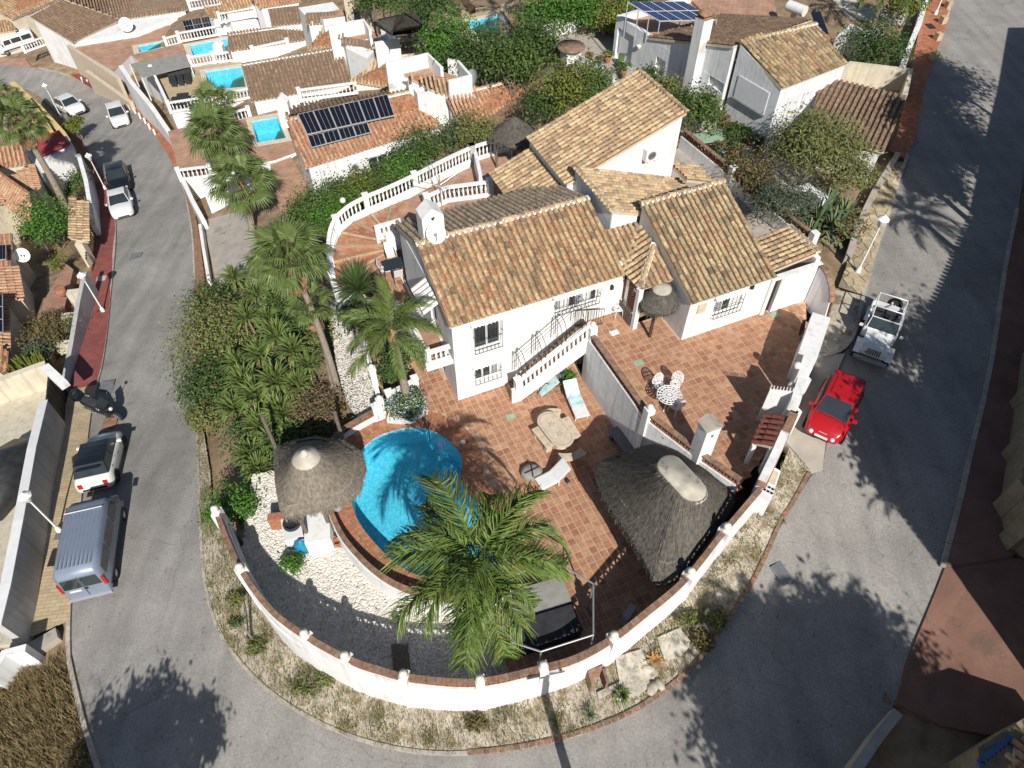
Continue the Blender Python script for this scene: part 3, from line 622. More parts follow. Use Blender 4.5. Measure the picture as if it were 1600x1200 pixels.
# gravel bed
vs, fs = fill(GRAVEL, None, -.8); gb = MB(); gb.add(vs, fs); gv = gb.build('gravel_bed', 'gravelbed', label='white pebble bed between pool wall and garden wall', kind='structure')
for pgn in gv.data.polygons:
    if pgn.normal.z < 0: pgn.flip()
def pebbles(name, poly, n, zf, s0=.03, s1=.075, parent=None, label=None, matn='pebble'):
    poly = xy(poly); a = np.array(poly); lo, hi = a.min(0), a.max(0); q = RNG.uniform(lo, hi, (n * 3, 2)); q = q[inside_np(q, poly)][:n]; k = len(q)
    s = RNG.uniform(s0, s1, k)[:, None, None]; r = RNG.uniform(.6, 1.3, (k, 6, 1)) * s
    base = np.array([(1, 0, 0), (0, 1, 0), (-1, 0, 0), (0, -1, 0), (0, 0, .75), (0, 0, -.4)])[None]; an = RNG.uniform(0, 6.28, k); c, sn = np.cos(an), np.sin(an)
    rot = np.zeros((k, 3, 3)); rot[:, 0, 0] = c; rot[:, 0, 1] = -sn; rot[:, 1, 0] = sn; rot[:, 1, 1] = c; rot[:, 2, 2] = 1
    V = np.einsum('kij,knj->kni', rot, base * r); V[:, :, :2] += q[:, None, :]; V[:, :, 2] += zf(q)[:, None] + s[:, :, 0] * .2
    T = np.array([(0, 1, 4), (1, 2, 4), (2, 3, 4), (3, 0, 4)]); Fq = (T[None] + (np.arange(k) * 6)[:, None, None]).reshape(-1, 3)
    o = place(mesh_np(name, V.reshape(-1, 3), Fq, matn), name, parent); return tag(o, label, kind='stuff')
pebbles('pebbles', GRAVEL, 26000, lambda q: np.full(len(q), -.8), .035, .095, label='loose white pebbles covering the garden bed')
pebbles('pebbles', [Vector((x, y, 0)) for x, y in VERGE_POLY], 9000, lambda q: hgt(q) + .12, .012, .045, label='pale stones strewn over the verge', matn='stone_bits')
# ---------------------------------------------------------------- builders for roofs, railings, windows
def tile_mesh(matn, r=.104, ln=.43, seg=5, cap=True):
    vs = []
    for y, rr, z in ((-.03, r, .03), (ln, r * .8, .0)):
        vs += [(rr * math.cos(math.pi * i / seg), y, z + rr * 1.0 * math.sin(math.pi * i / seg)) for i in range(seg + 1)]
    n = seg + 1; fs = [(i, n + i, n + i + 1, i + 1) for i in range(seg)]
    if cap: fs += [(0, 1, n - 2, n - 1)] + ([(1, 2, 3, 4)] if seg == 5 else [])
    me = bpy.data.meshes.new('roof_tile'); me.from_pydata(vs, [], [f for f in fs]); me.materials.append(MT[matn]); me.update(); return me
def roof(parent, poly, e0, e1, pan='pan', col=.274, row=.34, name='roof', thick=.14, tiles=None, over=.02, seg=None):
    """tiled slope: plane polygon, eave from e0 to e1; cover tiles go into `tiles`"""
    poly = [Vector(p) for p in poly]; c = sum(poly, Vector()) / len(poly); nrm = Vector()
    for i in range(len(poly)): nrm += (poly[i] - c).cross(poly[(i + 1) % len(poly)] - c)
    nrm.normalize()
    if nrm.z < 0: nrm = -nrm
    e = (Vector(e1) - Vector(e0)).normalized(); s = nrm.cross(e).normalized()
    if s.z < 0: s = -s
    if e.cross(s).dot(nrm) < 0: e = -e
    o = Vector(e0); ab = [((p - o).dot(e), (p - o).dot(s)) for p in poly]
    mb = MB(); k = len(poly); lo = [p - Vector((0, 0, thick)) for p in poly]; mb.add(poly, [tuple(range(k))]); mb.m = 1; mb.add(poly + lo, [tuple(range(2 * k - 1, k - 1, -1))] + [(i, k + i, k + (i + 1) % k, (i + 1) % k) for i in range(k)])
    ob = mb.build(name, [pan, 'stone_furn'], parent)
    x0, x1 = min(a for a, b in ab), max(a for a, b in ab); y0, y1 = min(b for a, b in ab), max(b for a, b in ab)
    nc = max(1, round((x1 - x0) / col)); cw = (x1 - x0) / nc
    for i in range(nc):
        x = x0 + cw * (i + .5); y = y0 - .06; jit = random.uniform(-.012, .012)
        while y < y1 - .1:
            if inside(x, y + row * .5, ab) or inside(x, y + row * .75, ab):
                p = o + e * (x + jit + random.uniform(-.008, .008)) + s * y + nrm * (over + random.uniform(-.006, .008))
                e2 = (e + s * random.uniform(-.04, .04)).normalized(); s2 = nrm.cross(e2)
                tiles.append(Matrix(((e2.x, s2.x, nrm.x, p.x), (e2.y, s2.y, nrm.y, p.y), (e2.z, s2.z, nrm.z, p.z), (0, 0, 0, 1))))
            y += row
    return ob
def ridge(parent, a, b, tiles, mortar=True, step=.36, wd=.26):
    a, b = Vector(a), Vector(b); d = (b - a).normalized(); sd_ = d.cross(Z3).normalized(); n = int((b - a).length / step); nz = sd_.cross(d)
    for i in range(n):
        p = a + d * (i * step); tiles.append(Matrix(((sd_.x * 1.15, d.x, nz.x, p.x), (sd_.y * 1.15, d.y, nz.y, p.y), (sd_.z, d.z, nz.z, p.z), (0, 0, 0, 1))))
    if mortar:
        m = MB().bar(a - nz * .02, b - nz * .02, wd, .1)
        for i in range(n): m.bar(a + d * (i * step) + nz * .075 - sd_ * .11, a + d * (i * step) + nz * .075 + sd_ * .11, .05, .05)
        m.build('ridge_mortar', 'white_trim', parent)
def finish_tiles(parent, sets, limit=300, seg=5):
    """sets {material: frames}: nearest ones as single parts, the others joined per material"""
    mes = {k: tile_mesh(k, seg=seg) for k in sets}
    allm = sorted([(m, k) for k, v in sets.items() for m in v], key=lambda q: (q[0].translation - cam.location).length)
    for m, k in allm[:limit]: put(mes[k], 'roof_tile', parent, m)
    for k in sets:
        r = [m for m, q in allm[limit:] if q == k]
        if r: merge(mes[k], r, 'roof_tiles', parent)
BAL = MB().lathe((0, 0, 0), [(.045, 0), (.045, .06), (.03, .09), (.06, .22), (.065, .3), (.03, .44), (.045, .52), (.045, .56)], 6).mesh('baluster', 'white_trim')
def balustrade(parent, pts, h=.85, step=.24, plinth=.16, posts=(), globe=False, closed_base=0., scale=1.):
    """posts: indices of pts with a pier"""
    pts = [Vector(p) for p in pts]; r = MB()
    for a, b in zip(pts, pts[1:]):
        r.bar(a + Z3 * (h - .06), b + Z3 * (h - .06), .2, .12); r.bar(a + Z3 * (plinth / 2 - closed_base / 2), b + Z3 * (plinth / 2 - closed_base / 2), .18, plinth + closed_base)
    r.build('rail', 'white_trim', parent)
    q = resample(pts, step); k = (h - .12 - plinth) / .56
    for a in q[1:-1]:
        if min([(a - pts[i]).length for i in posts] or [9]) < .2: continue
        put(BAL, 'baluster', parent, Matrix.Translation(a + Z3 * plinth) @ Matrix.Diagonal((scale * 1.05, scale * 1.05, k, 1)))
    for i in posts:
        m = MB(); m.box(pts[i] - Z3 * .05, (.28, .28, h + .13), _ax); m.box(pts[i] + Z3 * (h + .08), (.34, .34, .06), _ax); po = m.build('pier', 'white_trim', parent)
        if globe: MB().ball(pts[i] + Z3 * (h + .28), .13).build('globe', 'globe', po)
LAT = MB()
for a, b in (((-.15, 0, .0), (0, 0, .26)), ((0, 0, .26), (.15, 0, 0))): LAT.bar(a, b, .038, .11, up=(0, 1, 0))
LAT.bar((-.15, 0, .015), (.15, 0, .015), .11, .03)
LATM = LAT.mesh('lattice_block', 'lattice')
def lattice(parent, pts, h=.3, step=.3, cap='brick_old', capw=.24):
    q = resample(pts, step); bm_ = MB().box((0, 0, 0), (step * .97, capw, .055)).mesh('coping_brick', cap)
    for a, b in zip(q, q[1:]):
        m = (a + b) / 2; f = frame(m, b - a); put(LATM, 'lattice_block', parent, f @ Matrix.Diagonal((step / .3, 1, h / .28, 1))); put(bm_, 'coping_brick', parent, frame(m + Z3 * h, b - a))
def onv(px, py, v):
    d = ray(px, py); o = cam.location - HO; t = (v - o.dot(HV)) / d.dot(HV); p = o + d * t; return p.dot(HU), p.z
def onu(px, py, u):
    d = ray(px, py); o = cam.location - HO; t = (u - o.dot(HU)) / d.dot(HU); p = o + d * t; return p.dot(HV), p.z
def wallgrid(mb, o, d, ln, z0, z1, th, nrm, openings=()):
    """wall of thickness th behind the face line o + d*a, with rectangular openings (a0, a1, za, zb)"""
    A = sorted({0, ln, *[q for op in openings for q in op[:2]]}); Zs = sorted({z0, z1, *[q for op in openings for q in op[2:]]})
    for a, b in zip(A, A[1:]):
        for p, q in zip(Zs, Zs[1:]):
            if any(op[0] <= (a + b) / 2 <= op[1] and op[2] <= (p + q) / 2 <= op[3] for op in openings): continue
            c = o + d * ((a + b) / 2) - nrm * (th / 2); mb.box((c.x, c.y, p), (b - a, th, q - p), math.atan2(d.y, d.x))
def window(parent, o, d, nrm, a0, a1, z0, z1, panes=2, grille=True, hood=True, shutter=0., depth=.14, nbar=None, sill=True, glass='glass'):
    """frame, panes, sill, hood and iron grille for an opening"""
    wd = a1 - a0; ang = math.atan2(d.y, d.x); c = o + d * ((a0 + a1) / 2); q = lambda a, z, off: Vector((*(o + d * a + nrm * off).xy, z))
    f = MB(); fr = .06
    for a, b in ((a0, a0 + fr), (a1 - fr, a1)): f.bar(q((a + b) / 2, z0, -depth), q((a + b) / 2, z1, -depth), fr, .07, up=nrm)
    for z in (z0 + fr / 2, z1 - fr / 2): f.bar(q(a0 + fr, z, -depth), q(a1 - fr, z, -depth), .066, fr)
    for i in range(1, panes): f.bar(q(a0 + wd * i / panes, z0 + fr, -depth), q(a0 + wd * i / panes, z1 - fr, -depth), fr * 1.3, .07, up=nrm)
    win = f.build('window', 'white_trim', parent)
    for i in range(panes):
        x0, x1 = a0 + wd * i / panes + fr * .7, a0 + wd * (i + 1) / panes - fr * .7
        MB().bar(q((x0 + x1) / 2, z0 + fr * .8, -depth - .02), q((x0 + x1) / 2, z1 - fr * .8, -depth - .02), x1 - x0, .012, up=nrm).build('pane', glass if isinstance(glass, str) else glass[i % len(glass)], win)
    if sill: MB().bar(q(a0 - .06, z0 - .025, .03), q(a1 + .06, z0 - .025, .03), .16, .05).build('sill', 'white_trim', win)
    if hood:
        h = MB(); n = max(2, round((wd + .3) / .16)); h.smooth = True
        for i in range(n):
            a = a0 - .15 + (wd + .3) * (i + .5) / n; p0, p1 = q(a, z1 + .24, -.02), q(a, z1 + .10, .27); hw = (wd + .3) / n / 2
            vs = []
            for p in (p0, p1): vs += [p - d * hw, p - d * hw * .6 + Z3 * .05, p + Z3 * .075, p + d * hw * .6 + Z3 * .05, p + d * hw]
            h.add(vs, [(j, j + 1, 6 + j, 5 + j) for j in range(4)])
        h.smooth = False; h.bar(q(a0 - .15, z1 + .14, .1), q(a1 + .15, z1 + .14, .1), .24, .05); h.build('hood', 'white_trim', parent)
    if grille:
        g = MB(); n = nbar or max(3, int(wd / .17)); gz = z0 - .05; gt = z1 - .02
        for off in (.16,):
            for i in range(n + 1):
                a = a0 - .03 + (wd + .06) * i / n; g.bar(q(a, gz, off), q(a, gt, off), .016, .016, up=nrm)
            for z in (gz, gz + (gt - gz) * .5): g.bar(q(a0 - .03, z, off), q(a1 + .03, z, off), .018, .02)
        for a in (a0 - .03, a1 + .03):
            for z in (gz, gz + (gt - gz) * .62): g.bar(q(a, z, 0), q(a, z, .16), .02, .02)
        g.build('grille', 'iron', parent)
    return win
def sat_dish(loc, face, r, label, col='plastic_white', pole=.5):
    """round dish on a short mast facing `face`"""
    t = thing('satellite_dish', label, 'dish', loc); f = Vector(face).normalized(); c = Vector(loc) + Z3 * pole
    q = f.to_track_quat('Z', 'Y').to_matrix(); m = MB(); m.smooth = True; prof = [(0.01, 0), (r * .5, .05 * r), (r * .85, .18 * r), (r, .28 * r)]; n = 20
    vs = [c + q @ Vector((a * math.cos(6.2832 * j / n), a * math.sin(6.2832 * j / n) * 1.05, h)) for a, h in prof for j in range(n)]
    vs2 = [v - f * .02 for v in vs]; fs = [(i * n + j, i * n + (j + 1) % n, (i + 1) * n + (j + 1) % n, (i + 1) * n + j) for i in range(3) for j in range(n)]
    m.add(vs, fs); m.add(vs2, [x[::-1] for x in fs]); m.build('dish', col, t)
    MB().bar(loc, c - f * .03, .05, .05).build('mast', 'steel', t); MB().tube([c + q @ Vector((0, -r * .9, .2 * r)), c + f * r * .9], .015, 5).build('arm', 'steel', t)
    MB().box(c + f * r * .9 - Z3 * .04, (.08, .08, .1)).build('receiver', 'plastic_grey', t); return t
def ac_unit(c, d, nrm, label, w=.85, h=.6, dp=.32):
    ang = math.atan2(d.y, d.x); t = thing('air_conditioner', label, 'air conditioner', c)
    b = MB().box(Vector(c) + nrm * dp / 2, (w, dp, h), ang); b.build('casing', 'plastic_white', t)
    g = MB(); q = Vector(c) + nrm * (dp + .005) + Z3 * h / 2 - d * w * .12; n = 16
    for rr in (.08, .15, .22):
        g.tube([q + d * rr * math.cos(6.2832 * j / n) + Z3 * rr * math.sin(6.2832 * j / n) for j in range(n + 1)], .012, 4)
    g.build('fan_grille', 'plastic_grey', t); MB().add([q + d * .2 * math.cos(6.2832 * j / 12) + Z3 * .2 * math.sin(6.2832 * j / 12) for j in range(12)], [tuple(range(12))]).build('fan', 'dark_fabric', t)
    b = MB()
    for s in (-.3, .3): b.bar(Vector(c) + d * s - Z3 * .03, Vector(c) + d * s + nrm * dp - Z3 * .03, .04, .04)
    b.build('bracket', 'steel', t); return t

# ---------------------------------------------------------------- the main house
house = thing('white_house', 'large white house with weathered clay tile roofs beside the blue pool', 'house', L(4, 3, 0))
tA, tL, tD = [], [], []
# block A: two storeys, gable roof
wl = MB(); Fn = -HV
opA = []
def opn(px0, py0, px1, py1, v, du=0.):
    a0, z0 = onv(px0, py0, v); a1, z1 = onv(px1, py1, v); return (a0, a1, z0, z1 + .24)
w1 = opn(742, 549, 782, 503, 0); w2 = opn(743, 597, 780, 568, 0); w3 = opn(866, 490, 935, 453, 0)
opA = [w1, w2, w3]
wallgrid(wl, L(0, 0, 0), HU, 8.1, -.3, 4.93, .26, Fn, opA)
def hb(u0, u1, v0, v1, z0, z1):
    c = L((u0 + u1) / 2, (v0 + v1) / 2, z0); wl.box(c, (u1 - u0, v1 - v0, z1 - z0), _ax)
sdop = (2.1, 3.0, 2.62, 4.6)
wallgrid(wl, L(0, 7, 0), -HV, 6.74, -.3, 4.93, .26, -HU, [(7 - 3.0, 7 - 2.1, 2.6, 4.65), (7 - 2.6, 7 - 1.7, .02, 2.1)])
hb(.0, 8.1, 6.74, 7.0, -.3, 4.93); hb(7.84, 8.1, .26, 6.74, -.3, 5.2)
hb(.3, 7.8, .3, 6.7, -.3, 0.02); hb(.27, 7.8, .27, 6.7, 2.4, 2.6)
# gable ends
for u in (.02, 7.85): wl.prism(xy([L(u, .05, 0), L(u, 3.6, 0), L(u, 6.95, 0), L(u + .24, 6.95, 0), L(u + .24, 3.6, 0), L(u + .24, .05, 0)]), 4.9, [4.95, 6.32, 4.98, 4.98, 6.32, 4.95])
# block B
opB = [opn(1112, 494, 1159, 461, -2.74)]
wallgrid(wl, L(9.7, -2.74, 0), HU, 4.15, 2.2, 4.93, .26, Fn, [(a0 - 9.7, a1 - 9.7, z0, z1) for a0, a1, z0, z1 in opB])
hb(13.59, 13.85, -2.48, 1.8, 2.2, 4.95)
wl.prism(xy([L(13.59, -2.6, 0), L(13.85, -2.6, 0), L(13.85, 1.8, 0), L(13.59, 1.8, 0)]), 4.9, [4.95, 4.95, 6.7, 6.7])
hb(9.96, 13.59, 1.6, 1.85, 2.2, 6.72)
# wing with the side door, right of B
dop = (onv(1198, 477, -2.85)[0], onv(1221, 440, -2.85)[0])
wallgrid(wl, L(13.85, -2.85, 0), HU, 2.75, 2.2, 4.72, .26, Fn, [(dop[0] - 13.85, dop[1] - 13.85, 2.6, 4.62)])
hb(16.34, 16.6, -2.59, -.3, 2.2, 4.9); hb(13.85, 16.34, -.45, -.2, 2.2, 4.7)
# block C, tall mono-pitch
hb(8.0, 13.95, 9.65, 9.9, 2, 6.0); 
wl.prism(xy([L(8.0, 5.62, 0), L(13.9, 5.62, 0), L(13.9, 5.87, 0), L(8.0, 5.87, 0)]), 2, [5.95, 8.12, 8.12, 5.95])
wl.prism(xy([L(8.0, 9.65, 0), L(13.9, 9.65, 0), L(13.9, 9.9, 0), L(8.0, 9.9, 0)]), 6.0, [5.95, 8.12, 8.12, 5.95])
hb(8.0, 8.25, 5.87, 9.65, 2, 5.93); hb(13.65, 13.9, 5.87, 9.65, 2, 8.05)
# block D front and left walls
wl.prism(xy([L(8.4, 2.3, 0), L(9.7, 2.3, 0), L(9.7, 2.05, 0), L(8.4, 2.05, 0)]), 4.5, [6.62, 6.14, 6.14, 6.62])
walls = wl.build('wall', 'white', house)
rw_ = MB()   # rough-cast side walls
rw_.prism(xy([L(9.7, -2.48, 0), L(9.96, -2.48, 0), L(9.96, 1.8, 0), L(9.7, 1.8, 0)]), 2.2, [4.98, 4.98, 6.74, 6.74])
rw_.prism(xy([L(8.35, 2.06, 0), L(8.6, 2.31, 0), L(8.6, 5.6, 0), L(8.35, 5.6, 0)]), 4.6, [6.72, 6.66, 6.66, 6.72])
rw_.build('wall', 'whiterough', house, label='rough rendered side wall in shade')
# roofs
roof(house, [L(-.12, -.1, 4.96), L(8.05, -.1, 4.96), L(8.05, 3.62, 6.42), L(-.12, 3.62, 6.42)], L(-.12, -.1, 4.96), L(8.05, -.1, 4.96), tiles=tA)
roof(house, [L(-.12, 7.15, 4.98), L(8.0, 7.15, 4.98), L(8.0, 3.64, 6.42), L(-.12, 3.64, 6.42)], L(8.0, 7.15, 4.98), L(-.12, 7.15, 4.98), 'pan_dark', tiles=tD)
ridge(house, L(-.14, 3.63, 6.46), L(8.05, 3.63, 6.46), tA)
roof(house, [L(9.62, -2.84, 4.96), L(13.95, -2.84, 4.96), L(13.95, 1.82, 6.82), L(9.62, 1.82, 6.82)], L(9.62, -2.84, 4.96), L(13.95, -2.84, 4.96), 'pan_dark', tiles=tA)  # dark pans: shadow between the tile columns put into the pan colour
ridge(house, L(9.62, 1.84, 6.86), L(13.95, 1.84, 6.86), tA)
roof(house, [L(7.9, 5.5, 6.0), L(7.9, 10.0, 6.0), L(14.0, 10.0, 8.25), L(14.0, 5.5, 8.25)], L(7.9, 10.0, 6.0), L(7.9, 5.5, 6.0), tiles=tL)
ridge(house, L(14.0, 5.5, 8.29), L(14.0, 10.0, 8.29), tL, mortar=False)
roof(house, [L(8.3, 2.0, 6.72), L(8.3, 5.6, 6.72), L(14.2, 5.6, 4.55), L(14.2, 1.9, 4.55)], L(14.2, 1.9, 4.55), L(14.2, 5.6, 4.55), tiles=tL)
ridge(house, L(8.36, 2.0, 6.76), L(8.36, 5.6, 6.76), tL, step=.3)
roof(house, [L(5.75, 6.0, 4.58), L(5.75, 9.85, 4.58), L(8.0, 9.85, 5.42), L(8.0, 5.7, 5.42)], L(5.75, 9.85, 4.58), L(5.75, 6.0, 4.58), tiles=tL)
# small roofs over the entrance
roof(house, [L(8.05, .0, 5.0), L(9.68, 1.75, 5.71), L(8.05, 2.0, 5.82)], L(7.5, -.02, 4.99), L(8.5, -.02, 4.99), tiles=tA)
roof(house, [L(8.05, .0, 5.0), L(8.1, -1.2, 5.0), L(9.69, .45, 5.68), L(9.69, 1.75, 5.71)], L(8.05, 0, 5.0), L(8.1, -1.2, 5.02), tiles=tL)
roof(house, [L(8.1, -1.25, 5.0), L(9.69, -1.25, 5.0), L(9.69, .45, 5.68)], L(8.1, -1.25, 5.0), L(9.69, -1.25, 5.0), tiles=tL)
ridge(house, L(8.12, -1.22, 5.06), L(9.66, .42, 5.73), tL, step=.3)
roof(house, [L(13.98, -2.35, 4.72), L(16.62, -2.35, 5.0), L(16.62, -.25, 5.0), L(13.98, -.25, 4.72)], L(13.98, -.25, 4.72), L(13.98, -2.35, 4.72), tiles=tL)
ridge(house, L(16.6, -2.35, 5.04), L(16.6, -.25, 5.04), tL, step=.3)
roof(house, [L(13.95, 4.4, 5.3), L(13.95, 6.0, 5.3), L(15.6, 6.0, 4.7), L(15.6, 4.4, 4.7)], L(15.6, 4.4, 4.7), L(15.6, 6.0, 4.7), tiles=tL)
finish_tiles(house, {'rooftile': tA, 'rooftile_light': tL, 'rooftile_dark': tD})
# windows
for op, pn, gs in ((w1, 2, 'glass'), (w2, 3, ('glass', 'glass', 'plastic_grey')), (w3, 6, ('plastic_grey', 'shutter', 'glass'))): window(house, L(0, 0, 0), HU, Fn, *op, panes=pn, glass=gs)  # grey panes: shutters, and reflection on the glass painted as flat grey
window(house, L(0, -2.74, 0), HU, Fn, *opB[0], panes=3, glass=('plastic_grey', 'glass', 'shutter'))
MB().box(L(dop[0] / 2 + dop[1] / 2, -2.68, 2.62), (dop[1] - dop[0], .05, 1.98), _ax).build('door', 'iron', house)
a_, z_ = onv(1096, 481, -2.74); MB().box(L(a_, -2.77, z_ - .25), (.42, .05, .5), _ax).build('wall_plaque', 'stone_furn', house)
MB().box(L(.1, 2.55, 2.62), (.04, .85, 2.0), _ax).build('door', 'glass', house); MB().box(L(.1, 2.15, .04), (.04, .85, 2.03), _ax).build('door', 'iron', house, label='dark barred ground floor door')
for px, py in ((955, 447), (1214 - 40, 446)):
    a, z = onv(px, py, 0 if px < 1000 else -2.74)
    lt = thing('wall_light', 'small wall lantern beside the arched lattice' if px < 1000 else 'small wall lantern by the side door', 'wall light', L(a, -.08 if px < 1000 else -2.82, z)); MB().box(L(a, -.08 if px < 1000 else -2.82, z - .12), (.12, .12, .2), _ax).build('lantern', 'iron', lt); MB().bar(L(a, 0 if px < 1000 else -2.74, z + .1), L(a, -.1 if px < 1000 else -2.84, z + .1), .03, .03).build('bracket', 'iron', lt)
# entrance porch: arched lattice screen on the left, dark doorway behind
scr = thing('lattice_screen', 'arched brown lattice screen above a slatted bench by the entrance', 'screen', L(8.12, -.6, 2.6))
m = MB(); arch = [(v, 2.6 + 1.1) for v in (-1.05, -.05)]
prof = [(-1.08, 3.5), (-1.08, 4.3)] + [(-.57 - .51 * math.cos(t), 4.3 + .55 * math.sin(t)) for t in np.linspace(.3, 2.84, 7)] + [(-.06, 4.3), (-.06, 3.5)]
m.tube([L(8.12, v, z) for v, z in prof + prof[:1]], .035, 5)
for k in range(-8, 9):
    for sg in (-1, 1):
        pts = [(-.57 + k * .16 + sg * t, 3.5 + t) for t in np.linspace(0, 1.35, 30)]
        pts = [p for p in pts if -1.06 < p[0] < -.08 and (p[1] < 4.3 or ((p[0] + .57) / .51) ** 2 + ((p[1] - 4.3) / .55) ** 2 < 1)]
        if len(pts) > 1: m.bar(L(8.12, *pts[0]), L(8.12, *pts[-1]), .035, .03)
m.build('lattice', 'lattice', scr)
for i in range(8): MB().bar(L(8.0 - i * .0, -1.05, 2.68 + i * .1), L(8.0, -.08, 2.68 + i * .1), .03, .08).build('slat', 'wood_grey', scr)
m = MB(); m.box(L(8.14, -1.22, 2.55), (.22, .22, 2.4), _ax); m.build('porch_pier', 'white', house)
MB().box(L(9.2, -.5, 2.6), (.9, .06, 2.1), _ax).build('door', 'wood_dark', house, label='dark front door under the porch')
wl2 = MB(); wl2.box(L(8.9, -.3, 2.6), (1.6, .2, 2.4), _ax); wl2.build('porch_wall', 'white', house)
# chimney with gabled cap
chb = L(.75, 4.15, 5.9); ch = MB(); ch.box(chb, (.95, .8, 1.55), _ax)
zt = chb.z + 1.55; c = chb; ch.add([Vector((*(c + HU * a * .475 + HV * b * .4).xy, zt)) for a, b in ((-1,-1),(1,-1),(1,1),(-1,1))] + [Vector((*(c + HV * b * .4).xy, zt + .42)) for b in (-1, 1)], [(0, 1, 4), (1, 2, 5, 4), (2, 3, 5), (3, 0, 4, 5)])
ch.build('chimney', 'white', house)
m = MB(); m.add([c + HU * a - HV * .405 + Z3 * z for a, z in ((-.1, 1.52), (.12, 1.56), (.0, 1.36))], [(0, 2, 1)]); m.build('smoke_hole', 'iron', house)
sat_dish(L(.72, 3.4, 6.55), (.15, -.9, .45), .42, 'pale round satellite dish beside the gabled chimney', pole=.35)
ac = ac_unit(L(onv(1015, 246, 5.6)[0], 5.6, onv(1015, 246, 5.6)[1]), HU, -HV, 'white air conditioner on the high gable wall of the main house')
# awning and balcony on the left wall
aw = thing('awning', 'small awning of white and red rounded tiles over the side door', 'awning', L(-.4, 2.2, 4.6))
for i in range(6):
    v = 1.5 + i * .3; m = MB(); m.smooth = True; p0, p1 = L(-.05, v, 4.95), L(-.75, v, 4.55); vs = []
    for p in (p0, p1): vs += [p - HV * .14, p - HV * .08 + Z3 * .05, p + Z3 * .07, p + HV * .08 + Z3 * .05, p + HV * .14]
    m.add(vs, [(j, j + 1, 6 + j, 5 + j) for j in range(4)]); m.build('tile', 'white_trim', aw); MB().bar(p0 + HV * .15 - Z3 * .02, p1 + HV * .15 - Z3 * .02, .035, .05).build('red_strip', 'pan', aw)
bl = thing('balcony', 'white balcony with balusters on the shaded side wall', 'balcony', L(-.6, 1.6, 2.4))
MB().box(L(-.6, 1.5, 2.35), (1.2, 2.6, .22), _ax).build('slab', 'white', bl); MB().box(L(-.6, 1.5, 2.575), (1.0, 2.4, .02), _ax).build('floor_tiles', 'terracotta_far', bl)
balustrade(bl, [L(-.06, .3, 2.6), L(-1.1, .3, 2.6), L(-1.1, 2.7, 2.6)], .85, .22, posts=(1,))
# ---------------------------------------------------------------- outside stair along the front
st = thing('staircase', 'outdoor stair with brown treads and white baluster parapet against the house', 'stairs', L(4.2, -.5, 0))
for i in range(14):
    u0 = 2.45 + i * .258; z = 2.6 * (i + 1) / 14
    MB().box(L(u0 + .13, -.56, max(-.1, z - .42)), (.258, 1.02, .42 if z > .42 else z + .1), _ax).build('step', 'white_trim' if i < 0 else 'cementcap', st)
    for k in range(4): MB().box(L(u0 + .12, -.94 + k * .25, z + .002), (.25, .24, .03), _ax).build('tread_brick', 'brick_old', st)
m = MB(); m.prism(xy([L(2.2, -1.16, 0), L(2.5, -1.16, 0), L(2.5, -1.04, 0), L(2.2, -1.04, 0)]), -.1, .95)
m.prism(xy([L(2.5, -1.16, 0), L(6.0, -1.16, 0), L(6.0, -1.06, 0), L(2.5, -1.06, 0)]), [-.1, 1.95, 1.95, -.1], [.48, 2.78, 2.78, .48]); m.build('parapet', 'white', st)
balustrade(st, [L(2.5, -1.11, .42), L(6.0, -1.11, 2.74)], 1.0, .25, .14, posts=(0,))
pg = thing('rose_arch', 'thin iron arch frames in a row over the white stair', 'trellis', L(3.8, -.5, 0))
for i in range(4):
    for j in (0, .2):
        u = 2.7 + i * .95 + j; zb = .2 + 2.6 * (u - 2.45) / 3.6 + .55
        pts = [L(u, -1.1, zb), L(u, -1.08, zb + 1.0)] + [L(u, -.55 - .53 * math.cos(t), zb + 1.0 + .55 * math.sin(t)) for t in np.linspace(.3, 2.84, 7)] + [L(u, -.03, zb + 1.0), L(u, -.03, zb)]
        MB().tube(pts, .014, 4).build('hoop', 'iron', pg)
m = MB()
for v, h in ((-1.09, .5), (-1.08, 1.0), (-.8, 1.47), (-.55, 1.55), (-.3, 1.47), (-.03, 1.0), (-.03, .5)):
    a = L(2.7, v, .75 + h + .18); b = L(5.75, v, 2.95 + h + .18); m.tube([a, b], .009, 4)
m.build('runner', 'iron', pg)
gt = thing('iron_gate', 'small iron gate standing open at the stair head', 'gate', L(5.9, -.2, 2.6))
m = MB(); A0, A1 = L(5.75, -.1, 2.65), L(6.95, -.5, 2.65)
for i in range(12): p = A0.lerp(A1, i / 11); m.bar(p, p + Z3 * .95, .02, .02)
for z in (0, .95): m.bar(A0 + Z3 * z, A1 + Z3 * z, .03, .03)
m.build('bars', 'iron', gt)
# ---------------------------------------------------------------- retaining wall and rails of the upper terrace
rt = thing('retaining_wall', 'white wall holding the upper terrace with brown lattice on top', 'wall', RW[1])
m = MB(); rwd = resample(RW, .6); m.wall([p - Z3 * .3 for p in rwd], [2.78] * len(rwd), .26); m.build('wall', 'whiterough', rt)
lattice(rt, [Vector((p.x, p.y, 2.78)) for p in RW], .32)
for p, h, g in ((L(6.0, -1.2, 0), 3.55, 1), (L(5.99, -6.05, 0), 3.45, 1)):
    po = MB().box(p, (.34, .34, h), _ax).build('pier', 'white', rt)
    if g: MB().ball(p + Z3 * (h + .1), .14).build('globe', 'globe', po)
bq = thing('barbecue_chimney', 'square white chimney pillar with small vent on the terrace wall', 'chimney', L(6.95, -8.3, 0))
m = MB().box(L(6.95, -8.35, 2.0), (.62, .55, 2.75), _ax); m.build('shaft', 'white', bq)
